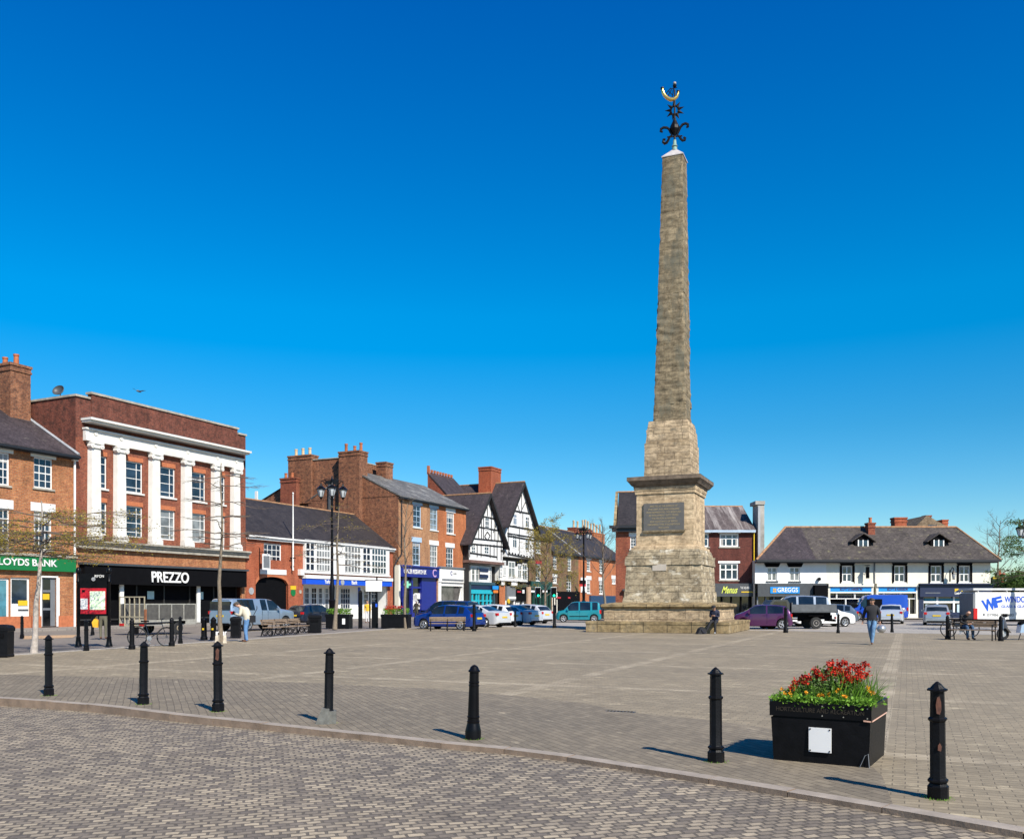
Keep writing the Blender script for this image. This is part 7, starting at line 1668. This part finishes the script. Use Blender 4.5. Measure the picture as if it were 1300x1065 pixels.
# ------------------------------------------------------------------ trees
def tree(name, label, loc, H, seed, spread, trunk_r, bark, leafm=None, nleaf=0, lsize=.06, first=.45, lean=(0,0), flat=0.0, levels=4, nb=7, group=None, twig=TWIG, wob=.12, asc=.4, tiers=None, ltop=1.0):
    rnd = random.Random(seed); t = thing(name, label, 'tree', loc, 0, group)
    tr = MB(); br = MB(); tips = []
    n = 9; P = []; x = y = 0
    for i in range(n+1):
        f = i/n; P.append(Vector((x+lean[0]*f*H, y+lean[1]*f*H, f*H))); x += rnd.gauss(0, .02*H*.3); y += rnd.gauss(0, .02*H*.3)
    tr.tube(P, [trunk_r*(1.25 if i == 0 else 1)*(1-.82*i/n) for i in range(n+1)], 9)
    def grow(p, d, L, r, lv):
        pts = [p]; q = p.copy(); dd = d.copy(); m = 4
        for i in range(m):
            dd = (dd+Vector((rnd.gauss(0,wob), rnd.gauss(0,wob), rnd.gauss(0,wob)+(.05 if not flat else -dd.z*flat)))).normalized(); q = q+dd*L/m; pts.append(q.copy())
        br.tube(pts, [r*(1-.6*i/m) for i in range(m+1)], 5 if lv < 2 else 3, cap=False)
        tips.extend(pts[1:])
        if lv >= levels: return
        for i in range(3 if lv < 2 else 4):
            k = rnd.choice([1,2,3,4]); b0 = pts[k]; a = rnd.uniform(.4,1.0)*rnd.choice([-1,1]); ax = Vector((rnd.gauss(0,1), rnd.gauss(0,1), rnd.gauss(0,.3) if flat else rnd.gauss(0,1))).normalized()
            d2 = (dd+ax*.75).normalized()
            if flat: d2.z *= (1-flat); d2.normalize()
            grow(b0, d2, L*rnd.uniform(.45,.72), r*.5, lv+1)
    for i in range(nb):
        f = first+(1-first)*(i+.3*rnd.random())/nb; 
        if tiers: f = tiers[i % len(tiers)]+rnd.uniform(-.012,.012)
        k = f*n; i0 = min(n-1, int(k)); p = P[i0].lerp(P[i0+1], k-i0); a = i*2.4+rnd.random(); 
        d = Vector((math.cos(a), math.sin(a), asc if not flat else rnd.uniform(-.02,.15))).normalized()
        L = spread*(1-.55*max(0, (f-first)/(1-first)) if not tiers else rnd.uniform(.75,1.05))
        grow(p, d, L, trunk_r*.34*(1-.4*f), 1)
    tr.build('trunk', bark, t, smooth=60); cr = br.build('crown', twig, t, smooth=60)
    if leafm:
        lf = MB()
        for i in range(nleaf):
            p = rnd.choice(tips)+Vector((rnd.gauss(0,.09), rnd.gauss(0,.09), rnd.gauss(0,.06)))
            d = Vector((rnd.gauss(0,1), rnd.gauss(0,1), rnd.gauss(.2,.6))).normalized(); s_ = d.cross(Vector((rnd.gauss(0,1),rnd.gauss(0,1),rnd.gauss(0,1)))).normalized(); L = lsize*rnd.uniform(.6,1.4)
            lf.add([p, p+d*L*.5+s_*L*.3, p+d*L, p+d*L*.5-s_*L*.3], [(0,1,2,3)])
        lf.build('leaves', leafm, cr)
    return t
GT = 'young street trees round the square'
tree('street_tree', 'young tree with flat tiers of yellowish leaves in front of the bank', gp(43,829), 4.75, 3, 1.95, .10, BARKP, LF_Y, 9500, .05, lean=(.045,0), flat=.7, levels=4, nb=34, tiers=[.66,.70,.74,.79,.84,.90], group=GT)
tree('street_tree', 'slim bare tree with one low flat ring of twigs in front of the pickup', gp(281,814), 7.2, 5, 1.25, .10, BARK, None, lean=(.006,0), flat=.6, levels=4, nb=20, tiers=[.54,.58,.62,.70,.78,.86,.93], group=GT)
tree('street_tree', 'budding tree in front of the blue fascia beside the tall lamp post', gp(425,799), 7.2, 8, 1.9, .12, BARK, LF_Y, 700, .06, lean=(.01,0), flat=.25, levels=4, nb=13, first=.52, asc=.9, group=GT)
tree('street_tree', 'narrow bare tree in front of the charity shop', gp(515,797.5), 7.6, 12, 1.15, .095, BARK, None, first=.42, nb=14, levels=4, asc=1.1, lean=(.01,0), group=GT)
tree('street_tree', 'bushy tree in fresh olive leaf in front of the mossy brown house', (at(692,84).x,84,0), 8.0, 15, 2.9, .13, BARK, LF_Y, 9000, .10, first=.25, nb=22, levels=4, asc=.6, group=GT)
tree('street_tree', 'bare wiry tree in front of the orange brick house', (at(769,84).x,84,0), 8.6, 19, 2.4, .14, BARK, None, first=.4, nb=16, levels=4, asc=.9, group=GT)
tree('edge_tree', 'tree with pale green leaf sprays reaching in from the right edge', (at(1336,50).x,50,0), 6.6, 23, 2.3, .14, BARK, LF_G, 8500, .09, first=.42, nb=18, levels=4, flat=.3, asc=.3)
tree('distant_tree', 'bare wispy tree just past the right end of the white building', (at(1266,98).x,98,0), 10.4, 27, 2.4, .15, BARK, None, first=.4, nb=16, levels=4, asc=1.0)
def clump(name, label, loc, rx, ry, rz, n, seed, size, mat):
    rnd = random.Random(seed); t = thing(name, label, 'tree', loc)
    mb = MB(); cs = [(rnd.uniform(-.8,.8)*rx, rnd.uniform(-.6,.6)*ry, rnd.uniform(.35,.85)*rz, rnd.uniform(.3,.5)*min(rx,rz)) for _ in range(14)]
    for i in range(n):
        c = rnd.choice(cs); d = Vector((rnd.gauss(0,1), rnd.gauss(0,1), rnd.gauss(0,1))).normalized()*c[3]*rnd.uniform(.55,1.12); p = Vector(c[:3])+d
        a = Vector((rnd.gauss(0,1), rnd.gauss(0,1), rnd.gauss(0,1))).normalized(); s_ = a.cross(d.normalized()+Vector((.01,0,0))).normalized(); L = size*rnd.uniform(.6,1.4)
        mb.add([p-a*L*.5, p+s_*L*.4, p+a*L*.5, p-s_*L*.4], [(0,1,2,3)])
    mb.build('crown', mat, t); MB().tube([(0,0,0),(0,0,rz*.5)], [.25,.12], 8).build('trunk', BARK, t)
clump('leafy_tree', 'round dark green tree behind the white van roof, farther right', (at(1300,96).x,96,0), 3.2, 2.5, 4.6, 5000, 3, .28, LF_G)
clump('leafy_tree', 'low olive green tree between the tall chimney and the right edge', (at(1284,98).x,98,0), 2.2, 2.0, 4.3, 4000, 5, .26, LF_D)
clump('leafy_tree', 'small leafy bush low behind the tall red chimney', (at(1268,112).x,112,0), 2.6, 2.0, 4.2, 2500, 7, .3, LF_D)
# tall box hedge glimpsed through the trailer mesh
